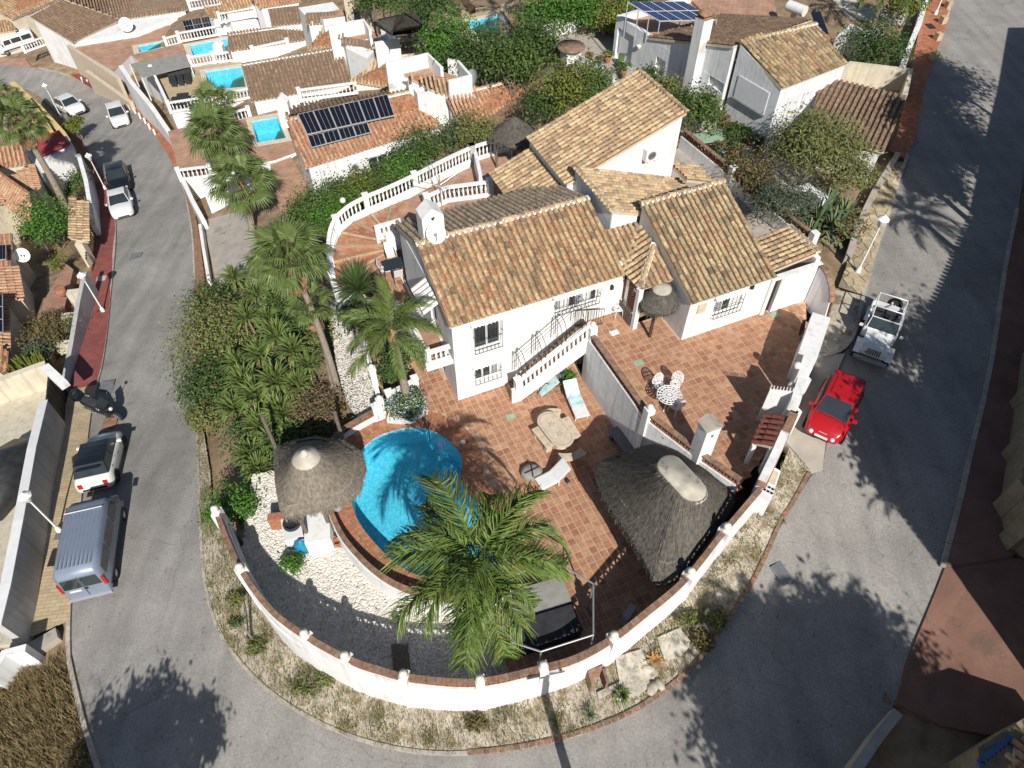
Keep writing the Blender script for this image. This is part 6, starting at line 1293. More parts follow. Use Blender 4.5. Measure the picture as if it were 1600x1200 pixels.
# ---------------------------------------------------------------- neighbouring houses
def nhouse(label, roofs, walls=(), name='house', matn='white', base=None, zfloor=None):
    """roofs: (four pixels eave0, eave1, ridge1, ridge0; eave z; ridge z; tile material)"""
    q = P(*roofs[0][0][0], roofs[0][1]); t = thing(name, label, 'house', (q.x, q.y, H(q.x, q.y))); sets = {}; wm = MB()
    for r in roofs:
        px, ze, zr, mt = r[:4]; pts = [P(*px[0], ze), P(*px[1], ze), P(*px[2], zr), P(*px[3], zr)]
        sets.setdefault(mt, []); roof(t, pts, pts[0], pts[1], 'pan' if 'red' in mt or 'light' in mt else 'pan_dark', col=.3, row=.4, tiles=sets[mt])
        if len(r) > 4 and r[4]: ridge(t, pts[3], pts[2], sets[mt], step=.4)
        c = sum(pts, Vector()) / 4; ins = [p + Vector((c.x - p.x, c.y - p.y, 0)).normalized() * .25 for p in pts]; g = min(H(p.x, p.y) for p in pts) - .5
        wm.prism(xy(ins), min(g, ze - 2.5), [p.z - .13 for p in pts])
    for pxs, z0, z1 in walls: pl = [P(x, y, z1) for x, y in pxs]; wm.prism(xy(pl), min(z0, min(H(p.x, p.y) for p in pl) - .3), z1)
    wm.build('wall', matn, t); finish_tiles(t, sets, 0, 3); return t
def solar(label, px, z, cols, rows, parent=None, matn='solar', dz=.12, group=None):
    c = [P(x, y, q) for (x, y), q in zip(px, z)]; t = thing('solar_array', label, 'solar panels', (c[0] + c[1] + c[2] + c[3]) / 4, group)
    for i in range(cols):
        for j in range(rows):
            f = lambda a, b: (c[0].lerp(c[1], a)).lerp(c[3].lerp(c[2], a), b) + Z3 * dz
            a0, a1, b0, b1 = i / cols, (i + 1) / cols, j / rows, (j + 1) / rows; g = .03
            q = [f(a0, b0), f(a1, b0), f(a1, b1), f(a0, b1)]; cc = sum(q, Vector()) / 4; qi = [p.lerp(cc, .07) + Z3 * .012 for p in q]; qo = [p.lerp(cc, .015) for p in q]
            MB().add(qo + [p - Z3 * .05 for p in qo], [(0, 1, 2, 3), (7, 6, 5, 4), (0, 4, 5, 1), (1, 5, 6, 2), (2, 6, 7, 3), (3, 7, 4, 0)]).build('panel_frame', 'alu', t)
            m = MB(); nn_ = 3
            for k in range(nn_):
                a, b = k / nn_ + .01, (k + 1) / nn_ - .01; m.add([qi[0].lerp(qi[1], a), qi[0].lerp(qi[1], b), qi[3].lerp(qi[2], b), qi[3].lerp(qi[2], a)], [(0, 1, 2, 3)])
            m.build('panel', matn, t)
    return t
def terrace_block(label, px, z, pool=None, matn='terracotta_far', depth=.9, deck='stone_furn', edge=True):
    pl = [P(x, y, z) for x, y in px]; t = thing('pool_terrace', label, 'terrace', (sum(pl, Vector()) / len(pl)))
    g = min(H(p.x, p.y) for p in pl) - .6; hole = [P(x, y, z) for x, y in pool] if pool else None
    vs, fs = fill(pl, hole, z); MB().add(vs, fs).build('paving', matn, t); n = len(pl); m = MB(); m.strip([Vector((p.x, p.y, z - .01)) for p in pl + pl[:1]], [Vector((p.x, p.y, g)) for p in pl + pl[:1]]); m.build('wall', 'white', t)
    if hole:
        cc = sum(hole, Vector()) / len(hole); o = [p + (p - cc).normalized() * .7 for p in hole]; k = len(hole); m = MB()
        m.add([p + Z3 * .03 for p in hole] + [p + Z3 * .03 for p in o], [(i, (i + 1) % k, k + (i + 1) % k, k + i) for i in range(k)]); m.build('coping', 'cream', t)
        m = MB(); m.strip([p + Z3 * .03 for p in hole + hole[:1]], [p - Z3 * 1.2 for p in hole + hole[:1]]); m.add(*fill(hole, None, z - 1.2)); pb = m.build('pool', 'poolfloor', t); MB().add(*fill(hole, None, z - .1)).build('water', 'pool_water', pb)
    return t
def rail(label, px, z, h=.95, step=.3, posts=None, **k):
    pts = [P(x, y, z) for x, y in px]; t = thing('balustrade', label, 'balustrade', pts[0]); balustrade(t, pts, h, step, posts=range(len(pts)) if posts is None else posts, **k); return t
def parapet(label, px, z0, z1, th=.22, matn='white', name='parapet'):
    pts = [P(x, y, z1) for x, y in px]; m = MB(); m.wall([Vector((p.x, p.y, min(z0, H(p.x, p.y)))) for p in pts], [z1] * len(pts), th); return m.build(name, matn, None, label, 'wall')
RB, RR, RT = 'rooftile_brown', 'rooftile_red', 'rooftile_light'
n1 = nhouse('white neighbour house with black solar panels on its orange tiled roof', [
  (((477,262),(690,196),(648,141),(447,187)), -1.0, .65, RR, True), (((640,138),(459,168),(447,186),(648,140)), -.1, .62, RB),
  (((722,203),(827,160),(810,123),(696,151)), -.7, .85, RR, True), (((695,150),(750,137),(716,121),(631,117)), .9, 1.9, RT)],
  [(((652,147),(696,152),(690,130),(632,118)), -3, 1.0)])
solar('two rows of black solar panels on the orange tiled neighbour roof', [(481,215),(617.5,185),(606,151),(465.5,182.5)], (.02,.02,.72,.72), 6, 1, dz=.2)
solar('lower short row of black solar panels on the orange tiled neighbour roof', [(487.5,235),(580.5,211),(575,196),(481,217)], (-.38,-.38,.0,.0), 4, 1, dz=.2)
A, B_ = P(479, 264, -1.2), P(676, 209, -1.2); d = (B_ - A).normalized(); nr = Vector((d.y, -d.x, 0))
w0 = A + d * ((P(578, 252, -2.2) - A).dot(d)); window(n1, Vector((A.x, A.y, 0)) - nr * .1, d, nr, (P(578, 258, -2) - A).dot(d), (P(623, 243, -2) - A).dot(d), -3.0, -1.7, 3, True, True, depth=-.02)
ac_unit(A + d * ((P(548, 250, -2) - A).dot(d)) - Z3 * 1.0 - nr * .1, d, nr, 'grey beige air conditioner under the neighbour eave')
sat_dish(P(739, 122, 1.6) - Z3 * .5, (-.6, -.5, .45), .55, 'grey satellite dish at the corner of the neighbour roof terrace', 'plastic_grey')
t = terrace_block('red floored roof terrace with white parapets on the neighbour house', [(612,112),(662,101),(718,121),(695,126),(640,118)], 1.3)
parapet('white parapet behind the red roof terrace', [(602,98),(668,83),(690,105)], 0, 2.3); parapet('white stepped parapet right of the red roof terrace', [(700,92),(716,95),(735,117),(700,126)], 0, 2.1)
nhouse('long brown roofed terraced house behind the solar panel house', [(((392,158),(549,130),(534,74),(378,101)), -3.3, -1.6, RB, True), (((547,127),(628,141),(606,105),(592,91)), -2.6, -1.2, RT), (((580,101),(686,97),(671,60),(574,81)), -2.2, -.9, RB, True), (((540,76),(572,78),(600,67),(529,56)), -1.0, -.4, RB)], [(((540,75),(574,92),(584,80),(545,66)), -5, -.8)])
terrace_block('small red roof terrace between the brown roofs', [(522,52),(570,44),(606,58),(560,62)], -.5); parapet('white parapet behind the small red roof terrace', [(512,40),(568,30),(578,46)], -2, .6); parapet('white parapet right of the small red roof terrace', [(595,38),(603,40),(622,60),(585,66)], -2, .5)
nhouse('third brown roofed terraced house up the row', [(((356,80),(486,60),(484,36),(356,54)), -5.5, -4.3, RB, True), (((480,77),(531,73),(520,50),(510,38)), -4.0, -2.8, RT), (((425,40),(480,34),(470,8),(418,14)), -4, -3, RB), (((478,38),(540,32),(520,18),(478,20)), -2.4, -1.6, RB)], [(((466,12),(520,3),(540,24),(485,34)), -7, -2.2)])
terrace_block('tiny red roof terrace at the top edge', [(495,22),(535,14),(548,24),(505,30)], -1.9)
nhouse('white house with broad grey brown hipped roof in the upper left', [(((113,66),(190,30),(98,-2),(45,25)), -9.5, -8.0, RB, True), (((190,30),(292,15),(262,-14),(98,-2)), -9.4, -7.8, RB)], [(((115,66),(190,34),(276,25),(215,50)), -14, -9.7)])
nhouse('cream house with tan roofs at the upper left corner', [(((18,30),(88,0),(60,-30),(-50,-5)), -10.5, -9, RT), (((-30,55),(26,46),(12,30),(-40,38)), -11.5, -10.8, RT)], matn='cream')
nhouse('tan roofed house beyond the green pool', [(((352,18),(400,8),(385,-14),(340,-5)), -5, -4, RT), (((405,12),(470,2),(450,-14),(390,-8)), -4.5, -3.6, RR), (((330,28),(356,22),(350,6),(318,12)), -5.6, -5, RT)])
sat_dish(P(197, 40, -9) - Z3 * .4, (.4, -.7, .4), .7, 'white satellite dish on the far white gable')
solar('black solar panels on the far flat canopy', [(291,52),(376,38),(371,20),(285,35)], (-7.2,-7.2,-6.8,-6.8), 6, 2)
# terraces with plunge pools stepping down the street
P1 = terrace_block('paved pool terrace with grey loungers behind white balusters', [(241,120),(300,104),(376,96),(394,152),(268,176)], -6.6, [(320,112),(377,104),(384,136),(329,140)], matn='pave_beige')
P2_ = terrace_block('narrow terrace with bright blue plunge pool above the grey awning', [(205,86),(288,66),(354,54),(376,94),(300,104),(241,119)], -7.6, [(296,71),(354,60),(361,80),(303,90)])
terrace_block('red patio with small green pool in the upper left', [(108,70),(205,47),(283,37),(290,64),(205,86),(178,112)], -10.2, [(216,72),(259,64),(261,74),(218,82)])
terrace_block('terrace with turquoise plunge pool behind the bushy palm', [(362,190),(440,170),(462,238),(430,250),(392,258)], -4.0, [(393,190),(432,183),(447,216),(402,223)])
terrace_block('tiled drive between palm and the solar panel house', [(420,250),(450,238),(486,300),(492,330),(440,340)], -4.2)
terrace_block('orange tiled yard behind white balusters above the street', [(262,205),(330,190),(372,250),(332,276),(284,282)], -5.6)
rail('white balustrade along the front of the grey lounger terrace', [(268,176),(325,167),(394,153)], -6.6); rail('white balustrade at the left of the grey lounger terrace', [(241,120),(255,148),(268,176)], -6.6, posts=(0,))
rail('white balustrade with gabled pier above the larger plunge pool', [(300,104),(336,98),(376,95)], -6.6); rail('white balustrade above the upper blue plunge pool', [(282,66),(354,53),(404,44)], -7.4); rail('small balustrade left of the upper blue plunge pool', [(262,74),(284,68)], -8)
rail('white balustrade over the street yard with orange tiles', [(284,282),(332,276)], -5.6, step=.3); rail('white balustrade on the terrace by the bushy palm', [(352,196),(392,186)], -4.4); rail('white balusters up the neighbour roof', [(398,92),(452,80)], -2.7, posts=(0, 1)); rail('white balusters along the far brown roof', [(298,16),(346,8)], -6); rail('white balusters beside the far panels', [(345,36),(400,26)], -6)
rail('short white balustrade by the parked white van', [(40,82),(86,66)], -11.6); rail('white breeze balustrade between the two pools', [(470,158),(560,146)], -2.9, posts=(0,))
for x, y, z in ((346, 88, -6.6), (372, 84, -6.6), (357, 47, -7.4), (446, 178, -3.0)):
    c = P(x, y, z); t = thing('gabled_pier', {346:'gabled white pier at the upper blue pool',372:'gabled white pier at the roof end by the larger pool',357:'gabled white pier beside the far solar panels',446:'gabled white chimney block at the corner of the solar panel roof'}[x], 'pier', c); m = MB(); m.prism(xy([c + Vector(q) for q in ((-.45,-.3,0),(.45,-.3,0),(.45,.3,0),(-.45,.3,0))]), z - 1, z + 1.1)
    m.add([c + Vector((-.5,-.34,1.1)), c + Vector((.5,-.34,1.1)), c + Vector((.5,.34,1.1)), c + Vector((-.5,.34,1.1)), c + Vector((0,-.34,1.6)), c + Vector((0,.34,1.6))], [(0, 1, 4), (1, 2, 5, 4), (2, 3, 5), (3, 0, 4, 5)]); m.build('block', 'white', t)
t = thing('awning', 'flat grey fabric awning over the white terrace', 'awning', P(250, 102, -6.2)); q = [P(x, y, -5.6) for x, y in ((203,100),(285,83),(298,103),(222,121))]; m = MB(); m.add(q + [p - Z3 * .06 for p in q], [(0, 1, 2, 3), (7, 6, 5, 4), (0, 4, 5, 1), (1, 5, 6, 2), (2, 6, 7, 3), (3, 7, 4, 0)]); m.build('canvas', 'grey_fabric', t)
for p in q: MB().bar(p, p - Z3 * 2.2, .08, .08).build('post', 'white_trim', t)
parapet('long white retaining wall above the street bend', [(188,102),(205,128),(236,165),(268,212)], -12, -7.4, .4); parapet('white wall below the orange tiled yard', [(283,275),(300,312),(318,345)], -9, -5.4, .3); parapet('white garden wall beside the bare concrete drive', [(312,350),(318,390),(326,436)], -8, -5.2, .2); parapet('cream wall of the red patio along the street', [(106,70),(140,92),(185,122)], -13, -9.6, .35, 'stone_furn'); parapet('stone retaining wall below the white terrace', [(135,110),(172,136),(205,160)], -13, -10.6, .4, 'stone_furn')
for i, (x, y) in enumerate(((268,121),(279,119),(290,117))):
    h = P(x, y - 6, -6.2); f = P(x + 3, y + 8, -6.2); d = (f - h).normalized(); t = thing('sun_lounger', ['dark lounger left of three on the pool terrace','dark lounger in the middle of three on the pool terrace','dark lounger nearest the pool of three'][i], 'sun lounger', h, 'dark loungers on the pool terrace'); MB().bar(h + d * .6, f, .7, .1).build('seat', 'dark_fabric', t); MB().bar(h + d * .6, h + Z3 * .5, .7, .08).build('backrest', 'dark_fabric', t)
    MB().box((f.x, f.y, -6.6), (.5, .06, .4)).build('leg', 'dark_fabric', t)
c = P(284, 154, -5.9); t = thing('dining_table', 'dark dining table with chairs on the pool terrace', 'table', (c.x, c.y, -6.6)); MB().box((c.x, c.y, -5.95), (1.0, 2.0, .06), .2).build('table_top', 'dark_fabric', t); MB().box((c.x, c.y, -6.6), (.3, .9, .65), .2).build('leg', 'dark_fabric', t)
for k, (a, b) in enumerate(((-.9, .5), (-.9, -.5), (.9, .5), (.9, -.5))): MB().box((c.x + a, c.y + b, -6.6), (.45, .45, .5)).build('chair', 'dark_fabric', t)
# street-side paving pieces on the far bend
dr = MB(); pl = GG([(318,346),(386,330),(408,400),(400,430),(338,442)]); dr.prism(xy(pl), [p.z - .5 for p in pl], [p.z + .12 for p in pl]); dr.build('driveway', 'concrete', label='bare weathered concrete drive under the fan palm', kind='structure')
t = thing('garage', 'white garage with pale blue shaded door behind the palm', 'garage', P(360, 325, -6)); m = MB(); pl = [P(x, y, -4.6) for x, y in ((318,300),(392,285),(400,262),(330,276))]; m.prism(xy(pl), -8.5, -4.2); m.build('wall', 'white', t)
red = GG([(113,119),(128,118),(176,142),(172,150)]); m = MB(); m.prism(xy(red), [p.z - .3 for p in red], [p.z + .22 for p in red]); m.build('red_paving', 'pave_red', label='red paved wedge beside the far bend', kind='structure')
m = GG([(0,92),(40,92),(52,108),(0,100)]); q = MB(); q.prism(xy(m), [p.z - .3 for p in m], [p.z + .1 for p in m]); q.build('forecourt', 'terracotta_far', label='orange forecourt where the white van stands', kind='structure')
# far pool at the top, gazebo, shed
terrace_block('paved terrace round the deep blue far pool', [(690,20),(830,0),(860,40),(740,75)], -.3, [(728,34),(776,25),(806,44),(752,62)], matn='pave_beige')
for i, (x, y) in enumerate(((708,14),(730,8))):
    h = P(x - 5, y - 4, .1); f = P(x + 8, y + 5, .1); d = (f - h).normalized(); t = thing('sun_lounger', ['brown lounger left beside the far pool','brown lounger right beside the far pool'][i], 'sun lounger', h); MB().bar(h + d * .6, f, .7, .15).build('seat', 'wood_dark', t); MB().bar(h + d * .6, h + Z3 * .5, .7, .1).build('backrest', 'wood_dark', t); MB().box((f.x, f.y, -.3), (.5, .06, .4)).build('leg', 'wood_dark', t)
t = thing('thatched_gazebo', 'grey thatched gazebo beyond the brown roofs', 'gazebo', P(640, 50, 0)); ol = [P(x, y, 2.2) for x, y in ((582,34),(650,20),(668,44),(612,52))]; thatch(t, ol, [P(618, 24, 4.0), P(648, 18, 4.0), P(650, 20, 3.95), P(620, 26, 3.95)], 'thatch', 2500, 7, .05)
for x, y in ((590, 52), (640, 60), (668, 52)): q = P(x, y, 0); MB().tube([q, Vector((q.x, q.y, 2.3))], .09, 6).build('post', 'wood_grey', t)
t = thing('garden_shed', 'small grey shed with dark roof panel at the top edge', 'shed', P(560, 22, -1)); c = P(560, 16, -1); MB().box((c.x, c.y, -3), (2.2, 2.0, 3.6), .2).build('wall', 'stone_furn', t); MB().box((c.x, c.y, .62), (2.0, 1.7, .08), .2).build('roof', 'solar', t); MB().box((c.x, c.y - 1.03, -1.4), (.5, .06, .9), .2).build('window', 'glass', t)
# ---------------------------------------------------------------- house behind on the right
r1 = thing('white_bungalow', 'white bungalow with brown roofs and long shaded wall behind the main house', 'house', P(1060, 120, 2.4)); wm = MB(); sets = {RB: [], 'rooftile': []}
A = P(956.5, 87, 2.5); zt = ztop(961.5, 24, A).z; B_ = P(1078, 150, 3.1); B_.z = 2.5; d = (B_ - A).normalized(); nr = Vector((d.y, -d.x, 0)); w_d = -nr
def onw(px, py, o=None, n_=None, e=None):
    o = o or A; n_ = n_ or nr; rr = ray(px, py); t = (o - cam.location).dot(n_) / rr.dot(n_); p = cam.location + rr * t; return (p - o).dot(e or d), p.z
def ab(a, b, z): return Vector((*(A + d * a + w_d * b).xy, z))
AE = 10.4; o1 = (onw(963, 65)[0], onw(988, 78)[0], 2.5, onw(978, 50)[1]); o2 = (onw(1023, 105)[0], onw(1038, 110)[0], onw(1028, 123)[1], onw(1033, 92)[1]); o3 = (onw(1108, 120)[0], onw(1131, 134)[0], onw(1119, 140)[1], onw(1120, 115)[1])
wallgrid(wm, ab(0, 0, 0), d, AE, 1.5, 4.98, .3, nr, [o1, o2, (o3[0], o3[1], o3[2], min(o3[3], 4.95))]); wm.wall([ab(a, .15, 4.97) for a in (0, 3.55)], [zt, 5.12], .3); wm.wall([ab(a, .15, 4.97) for a in (3.6, AE)], [5.0, 7.08], .28)
wallgrid(wm, ab(0, .3, 0), w_d, 8, 1.5, zt, .3, -d)
for k, o_ in enumerate((o1, o2, o3)): c = ab((o_[0] + o_[1]) / 2, .22, o_[2]); MB().box(c, (o_[1] - o_[0], .06, o_[3] - o_[2]), math.atan2(d.y, d.x)).build('shutter', 'shutter', r1)
MB().prism(xy([ab(.3, .3, 0), ab(3.6, .3, 0), ab(3.6, 8, 0), ab(.3, 8, 0)]), 4.3, 4.72).build('flat_roof', 'terracotta_far', r1)
q_ = [P(x, y, 4.9) for x, y in ((1062,-18),(1205,-18),(1216,30),(1122,42))]; MB().prism(xy(q_), 2, 4.9).build('flat_roof', 'terracotta_far', r1)
rp = [ab(3.55, -.1, 5.08), ab(3.55, 6.2, 5.08), ab(AE, 6.2, 7.2), ab(AE, -.1, 7.2)]; roof(r1, rp, rp[0], rp[1], 'pan_dark', .3, .4, tiles=sets[RB])
W = P(1131, 175, 3.3); V = P(1197, 217, 3.3); zr_ = ztop(1157.5, 67, W).z; ze_ = ztop(1218, 137, V).z
re = [P(1221, 138, ze_), P(1322, 99, ze_)]; rr_ = [P(1276, 36, zr_), P(1157, 66, zr_)]; roof(r1, [re[0], re[1], rr_[0], rr_[1]], re[0], re[1], 'pan_dark', .29, .38, tiles=sets['rooftile']); ridge(r1, rr_[1], rr_[0], sets['rooftile'])
e_ = (V - W); e_.z = 0; el_ = e_.length; e_.normalize(); wn = Vector((e_.y, -e_.x, 0)); f_ = (re[1] - re[0]); f_.z = 0; fl_ = f_.length; f_.normalize()
wm.wall([Vector((*(W - wn * .15).xy, 1.5)), Vector((*(V - wn * .15).xy, 1.5))], [zr_ - .1, ze_ - .1], .3); v0 = Vector((*V.xy, 0)); wm.wall([Vector((*(V + f_ * .3 - e_ * .15).xy, 1.5)), Vector((*(V + f_ * fl_ - e_ * .15).xy, 1.5))], [ze_ - .12] * 2, .3)
wm.wall([Vector((*(V + f_ * fl_ - e_ * .15).xy, 1.5)), Vector((*(W + f_ * fl_).xy, 1.5))], [ze_ - .12, zr_ - .12], .3); wm.wall([Vector((*(W - wn * .3).xy, 1.5)), Vector((*(W + f_ * 3).xy, 1.5))], [zr_ - .12] * 2, .25)
wm.build('wall', 'whiterough', r1); finish_tiles(r1, sets, 0, 3)
a0, z0 = onw(1147, 151, W, wn, e_); a1, z1 = onw(1204, 142, W, wn, e_); z1 = onw(1160, 120, W, wn, e_)[1]; c = W + e_ * ((a0 + a1) / 2) + wn * .02; MB().box((c.x, c.y, z0), (a1 - a0, .05, z1 - z0), math.atan2(e_.y, e_.x)).build('shutter', 'shutter', r1); c += wn * .06; MB().box((c.x, c.y, z0 - .08), (a1 - a0 + .2, .2, .08), math.atan2(e_.y, e_.x)).build('sill', 'stone_grey', r1)
for k in (.25, .5): c = V + f_ * fl_ * k - e_ * 0 + Vector((f_.y, -f_.x, 0)) * .03; MB().box((c.x, c.y, 3.2), (.9, .05, ze_ - 4.0), math.atan2(f_.y, f_.x)).build('shutter', 'shutter', r1)
for px, py in ((1000, 73), (1060, 108)):
    a, z = onw(px, py); p = ab(a, -.1, z); t = thing('wall_lamp', 'half round white wall lamp near the wide door' if px < 1030 else 'half round white wall lamp near the narrow window', 'wall light', p); MB().lathe((p.x, p.y, z - .12), [(.05, 0), (.16, .2), (.16, .22)], 8).build('shade', 'white_trim', t)
chm = thing('chimney', 'tall square white chimney against the shaded bungalow wall', 'chimney', P(1083, 146, 2.5)); b = ab(onw(1083, 147)[0], -.3, 2.5); zt_ = zt; zt = ztop(1097, 20, b).z - 1.7; m = MB(); m.box((b.x, b.y + .1, 2.0), (.72, .72, zt + 1.4 - 2.0), math.atan2(d.y, d.x)); m.build('shaft', 'white', chm); m = MB(); m.lathe((b.x, b.y + .1, zt + 1.4), [(.5, 0), (.5, .06), (.42, .08), (.42, .2), (.56, .22), (.56, .28), (.02, .6)], 4, ax=math.atan2(d.y, d.x) + .785); m.build('cap', 'brick_old', chm)
zt = zt_; zs = zt + .9; ps = [P(x, y, z) for (x, y), z in zip(((1031,33),(1120,31),(1068,2),(981,3)), (zs, zs, zs + .8, zs + .8))]
sa = solar('blue solar panels on a raised metal frame over the flat roof', [(1031,33),(1120,31),(1068,2),(981,3)], (zs, zs, zs + .8, zs + .8), 5, 2, matn='solar_blue', dz=0)
for k in (0, .33, .66, 1):
    for e0, e1 in ((ps[0], ps[3]), (ps[1], ps[2])): p = e0.lerp(e1, k); MB().bar(p, Vector((p.x, p.y, zt - .5)), .06, .06).build('leg', 'alu', sa)
wt = thing('water_heater', 'horizontal grey solar water tank beside the brown roof', 'water heater', P(1245, 14, 5.5)); a, b = P(1232, 8, 6.0), P(1258, 18, 6.0); MB().tube([a, b], .33, 14).build('tank', 'plastic_white', wt); m = MB(); m.bar(a.lerp(b, .5) - Z3 * .35, a.lerp(b, .5) - Z3 * 1.2, 1.2, .08); m.build('stand', 'steel', wt); m = MB(); m.add([b + Vector((.3,-.2,.0)), b + Vector((.9,-1.2,-1)), b + Vector((1.6,-.9,-1)), b + Vector((1.0,.1,0))], [(0, 1, 2, 3)]); m.build('collector', 'solar', wt)
# its yard: paved court, patterned block wall, garden table and pots
yd = MB(); pl = [P(x, y, 2.45) for x, y in ((846,62),(905,46),(962,22),(957,88),(1078,150),(1131,178),(1200,215),(1290,265),(1230,330),(1160,290),(1062,205),(990,118),(895,100))]; vs, fs = fill(pl, None, 2.45); yd.add(vs, fs); yd.strip([p for p in pl + pl[:1]], [Vector((p.x, p.y, -1)) for p in pl + pl[:1]]); yd.build('courtyard', 'concrete', label='pale paved yard round the white bungalow', kind='structure')
bw = thing('block_wall', 'white pierced block wall at the back of the paved yard', 'wall', P(905, 46, 2.4)); bm_ = MB()
for a, b in (((-.15, 0, 0), (.15, 0, 0)), ((-.15, 0, .27), (.15, 0, .27)), ((-.13, 0, 0), (-.13, 0, .27)), ((.13, 0, 0), (.13, 0, .27)), ((-.12, 0, .03), (.12, 0, .24)), ((-.12, 0, .24), (.12, 0, .03))): bm_.bar(a, b, .12, .05, up=(0, 1, 0))
bmm = bm_.mesh('block', 'white_trim'); A2, B2, C2 = P(848, 60, 2.5), P(905, 45, 2.5), P(962, 22, 2.5); m = MB(); m.wall([A2 - Z3 * 1.5, B2 - Z3 * 1.5, C2 - Z3 * 1.5], [2.75] * 3, .2); m.build('wall', 'white', bw)
for a, b in ((A2, B2), (B2, C2)):
    qs = resample([a, b], .31)
    for u, v in zip(qs, qs[1:]):
        for k in range(2): put(bmm, 'block', bw, frame((u + v) / 2 + Z3 * (.25 + k * .3), v - u))
bw2 = thing('block_wall', 'grey retaining wall topped with pierced white blocks and a barbecue', 'wall', P(870, 80, 2.4)); A2, B2, C2 = P(848, 62, 2.5), P(884, 88, 2.5), P(940, 118, 2.5); m = MB(); m.wall([Vector((p.x, p.y, -1.5)) for p in (A2, B2, C2)], [2.75] * 3, .22); m.build('wall', 'greywall', bw2)
for a, b in ((A2, B2), (B2, C2)):
    qs = resample([a, b], .31)
    for u, v in zip(qs, qs[1:]): put(bmm, 'block', bw2, frame((u + v) / 2 + Z3 * .25, v - u)); 
for x, y in ((938, 118), (958, 124)): p = P(x, y, 3.3); MB().box((p.x, p.y, 1.8), (.35, .35, 1.5)).build('pier', 'white', bw2)
c = P(891, 92, 2.5); t = thing('barbecue', 'white brick barbecue with round brown slab top', 'barbecue', c); MB().box((c.x, c.y, 2.3), (1.1, 1.0, .9), .4).build('base', 'white', t); m = MB(); m.lathe((c.x, c.y, 3.3), [(.95, 0), (.95, .1), (.02, .12)], 20); m.build('slab', 'brick_old', t); MB().box((c.x, c.y, 3.2), (.5, .5, .12), .4).build('neck', 'white', t)
c = P(1108, 214, 3.15); t = thing('garden_table', 'oval pale green plastic garden table in the potted yard', 'table', (c.x, c.y, 2.45)); m = MB(); m.prism(xy(capsule(c - Vector((.5, .12, 0)), c + Vector((.5, .12, 0)), .5, 24)), 3.1, 3.15); m.build('table_top', 'green_tile', t)
for i, j in ((.6, .3), (-.6, .3), (.6, -.3), (-.6, -.3)): MB().bar((c.x + i, c.y + j, 2.45), (c.x + i, c.y + j, 3.1), .06, .06).build('leg', 'green_tile', t)
PG = 'potted plants in the bungalow yard'
for i, (x, y, s, mt, pm, lb) in enumerate([(1132,188,.4,'leaf_brown','pot','clay pot with drooping rusty plant by the wing wall'),(1144,198,.35,'leaf_brown','pot','clay pot with small brown leaves'),(1152,206,.4,'leaf','pot','clay pot with clipped green plant'),(1162,210,.38,'leaf_dark','stone_grey','dark pot with dark green plant'),(1172,214,.42,'leaf_dark','pot','large potted dark shrub near the wing corner'),(1124,232,.34,'leaf_brown','blue_paint','blue and white pot with purple leaves'),(1120,246,.3,'leaf','pot','low pot of green leaves beside the table'),(1148,236,.4,'leaf','pot','pot of bright leaves in the middle of the yard'),(1166,243,.3,'flower_white','plastic_white','white pot of pale flowers'),(975,108,.4,'leaf','pot','potted green plant beside the black chairs'),(935,97,.25,'leaf_brown','blue_paint','blue pot on the patterned wall'),(921,92,.3,'leaf_brown','pot','row of rusty pots on the patterned wall'),(950,88,.3,'leaf_yellow','pot','potted plant by the wide shuttered door'),(1186,222,.4,'leaf_dark','pot','tall potted shrub at the wing corner')]):
    c = P(x, y, 2.9); t = thing('potted_plant', lb, 'potted plant', (c.x, c.y, 2.45), PG); MB().lathe((c.x, c.y, 2.45), [(.14, 0), (.22, .3), (.24, .4), (.18, .38)], 9).build('pot', pm, t); leaves('foliage', [(c + Z3 * .15, (s, s, s * .8))], 260, .075, mt, t)
t = thing('garden_chair', 'dark green plastic chair on the paved yard', 'chair', P(968, 98, 2.45)); c = P(968, 98, 2.85); MB().box((c.x, c.y, 2.82), (.45, .45, .04), .5).build('seat', 'leaf_dark', t); MB().bar(c + Vector((.1, .22, 0)), c + Vector((.14, .32, .5)), .42, .04, up=(0, 1, 0)).build('backrest', 'leaf_dark', t)
for i, j in ((.18, .18), (-.18, .18), (.18, -.18), (-.18, -.18)): MB().bar((c.x + i, c.y + j, 2.45), (c.x + i, c.y + j, 2.82), .04, .04).build('leg', 'leaf_dark', t)
# ribbed shed roof, open cream enclosure, pier walls along the pavement
nhouse('white shed with heavy ribbed clay tile roof beside the orange pavement', [(((1257,203),(1382,237),(1416,149),(1286,121)), 4.5, 5.4, RB)], name='tiled_shed')
parapet('cream wall enclosing the open bay beside the tiled shed', [(1296,128),(1330,97),(1424,108),(1414,148)], 2, 4.4, .3, 'cream')
m = MB(); pl = [P(x, y, 3.0) for x, y in ((1300,125),(1334,100),(1420,110),(1412,146))]; m.prism(xy(pl), 2, 3.0); m.build('bay_floor', 'concrete', label='grey brown floor of the open bay in tree shade', kind='structure')
parapet('low white wall along the upper orange pavement', [(1448,-4),(1436,38),(1420,76),(1408,112)], 2, 3.5, .35); parapet('curvy white garden wall before the blue pool', [(1310,58),(1332,38),(1350,48),(1382,44)], 2, 4.6, .3)
t = terrace_block('terrace with bright blue pool at the top right', [(1290,-10),(1440,-20),(1420,40),(1330,30)], 2.7, [(1325,-8),(1420,-16),(1410,14),(1352,12)], matn='cream')
b = P(1362, 48, 2.6); tp_ = ztop(1386, -20, b); t = thing('tall_palm', 'bare palm trunk rising out of the top edge of the picture', 'palm tree', b); MB().tube([b, b.lerp(tp_, .5), tp_], [.17, .15, .13], 8).build('trunk', 'palmtrunk', t)
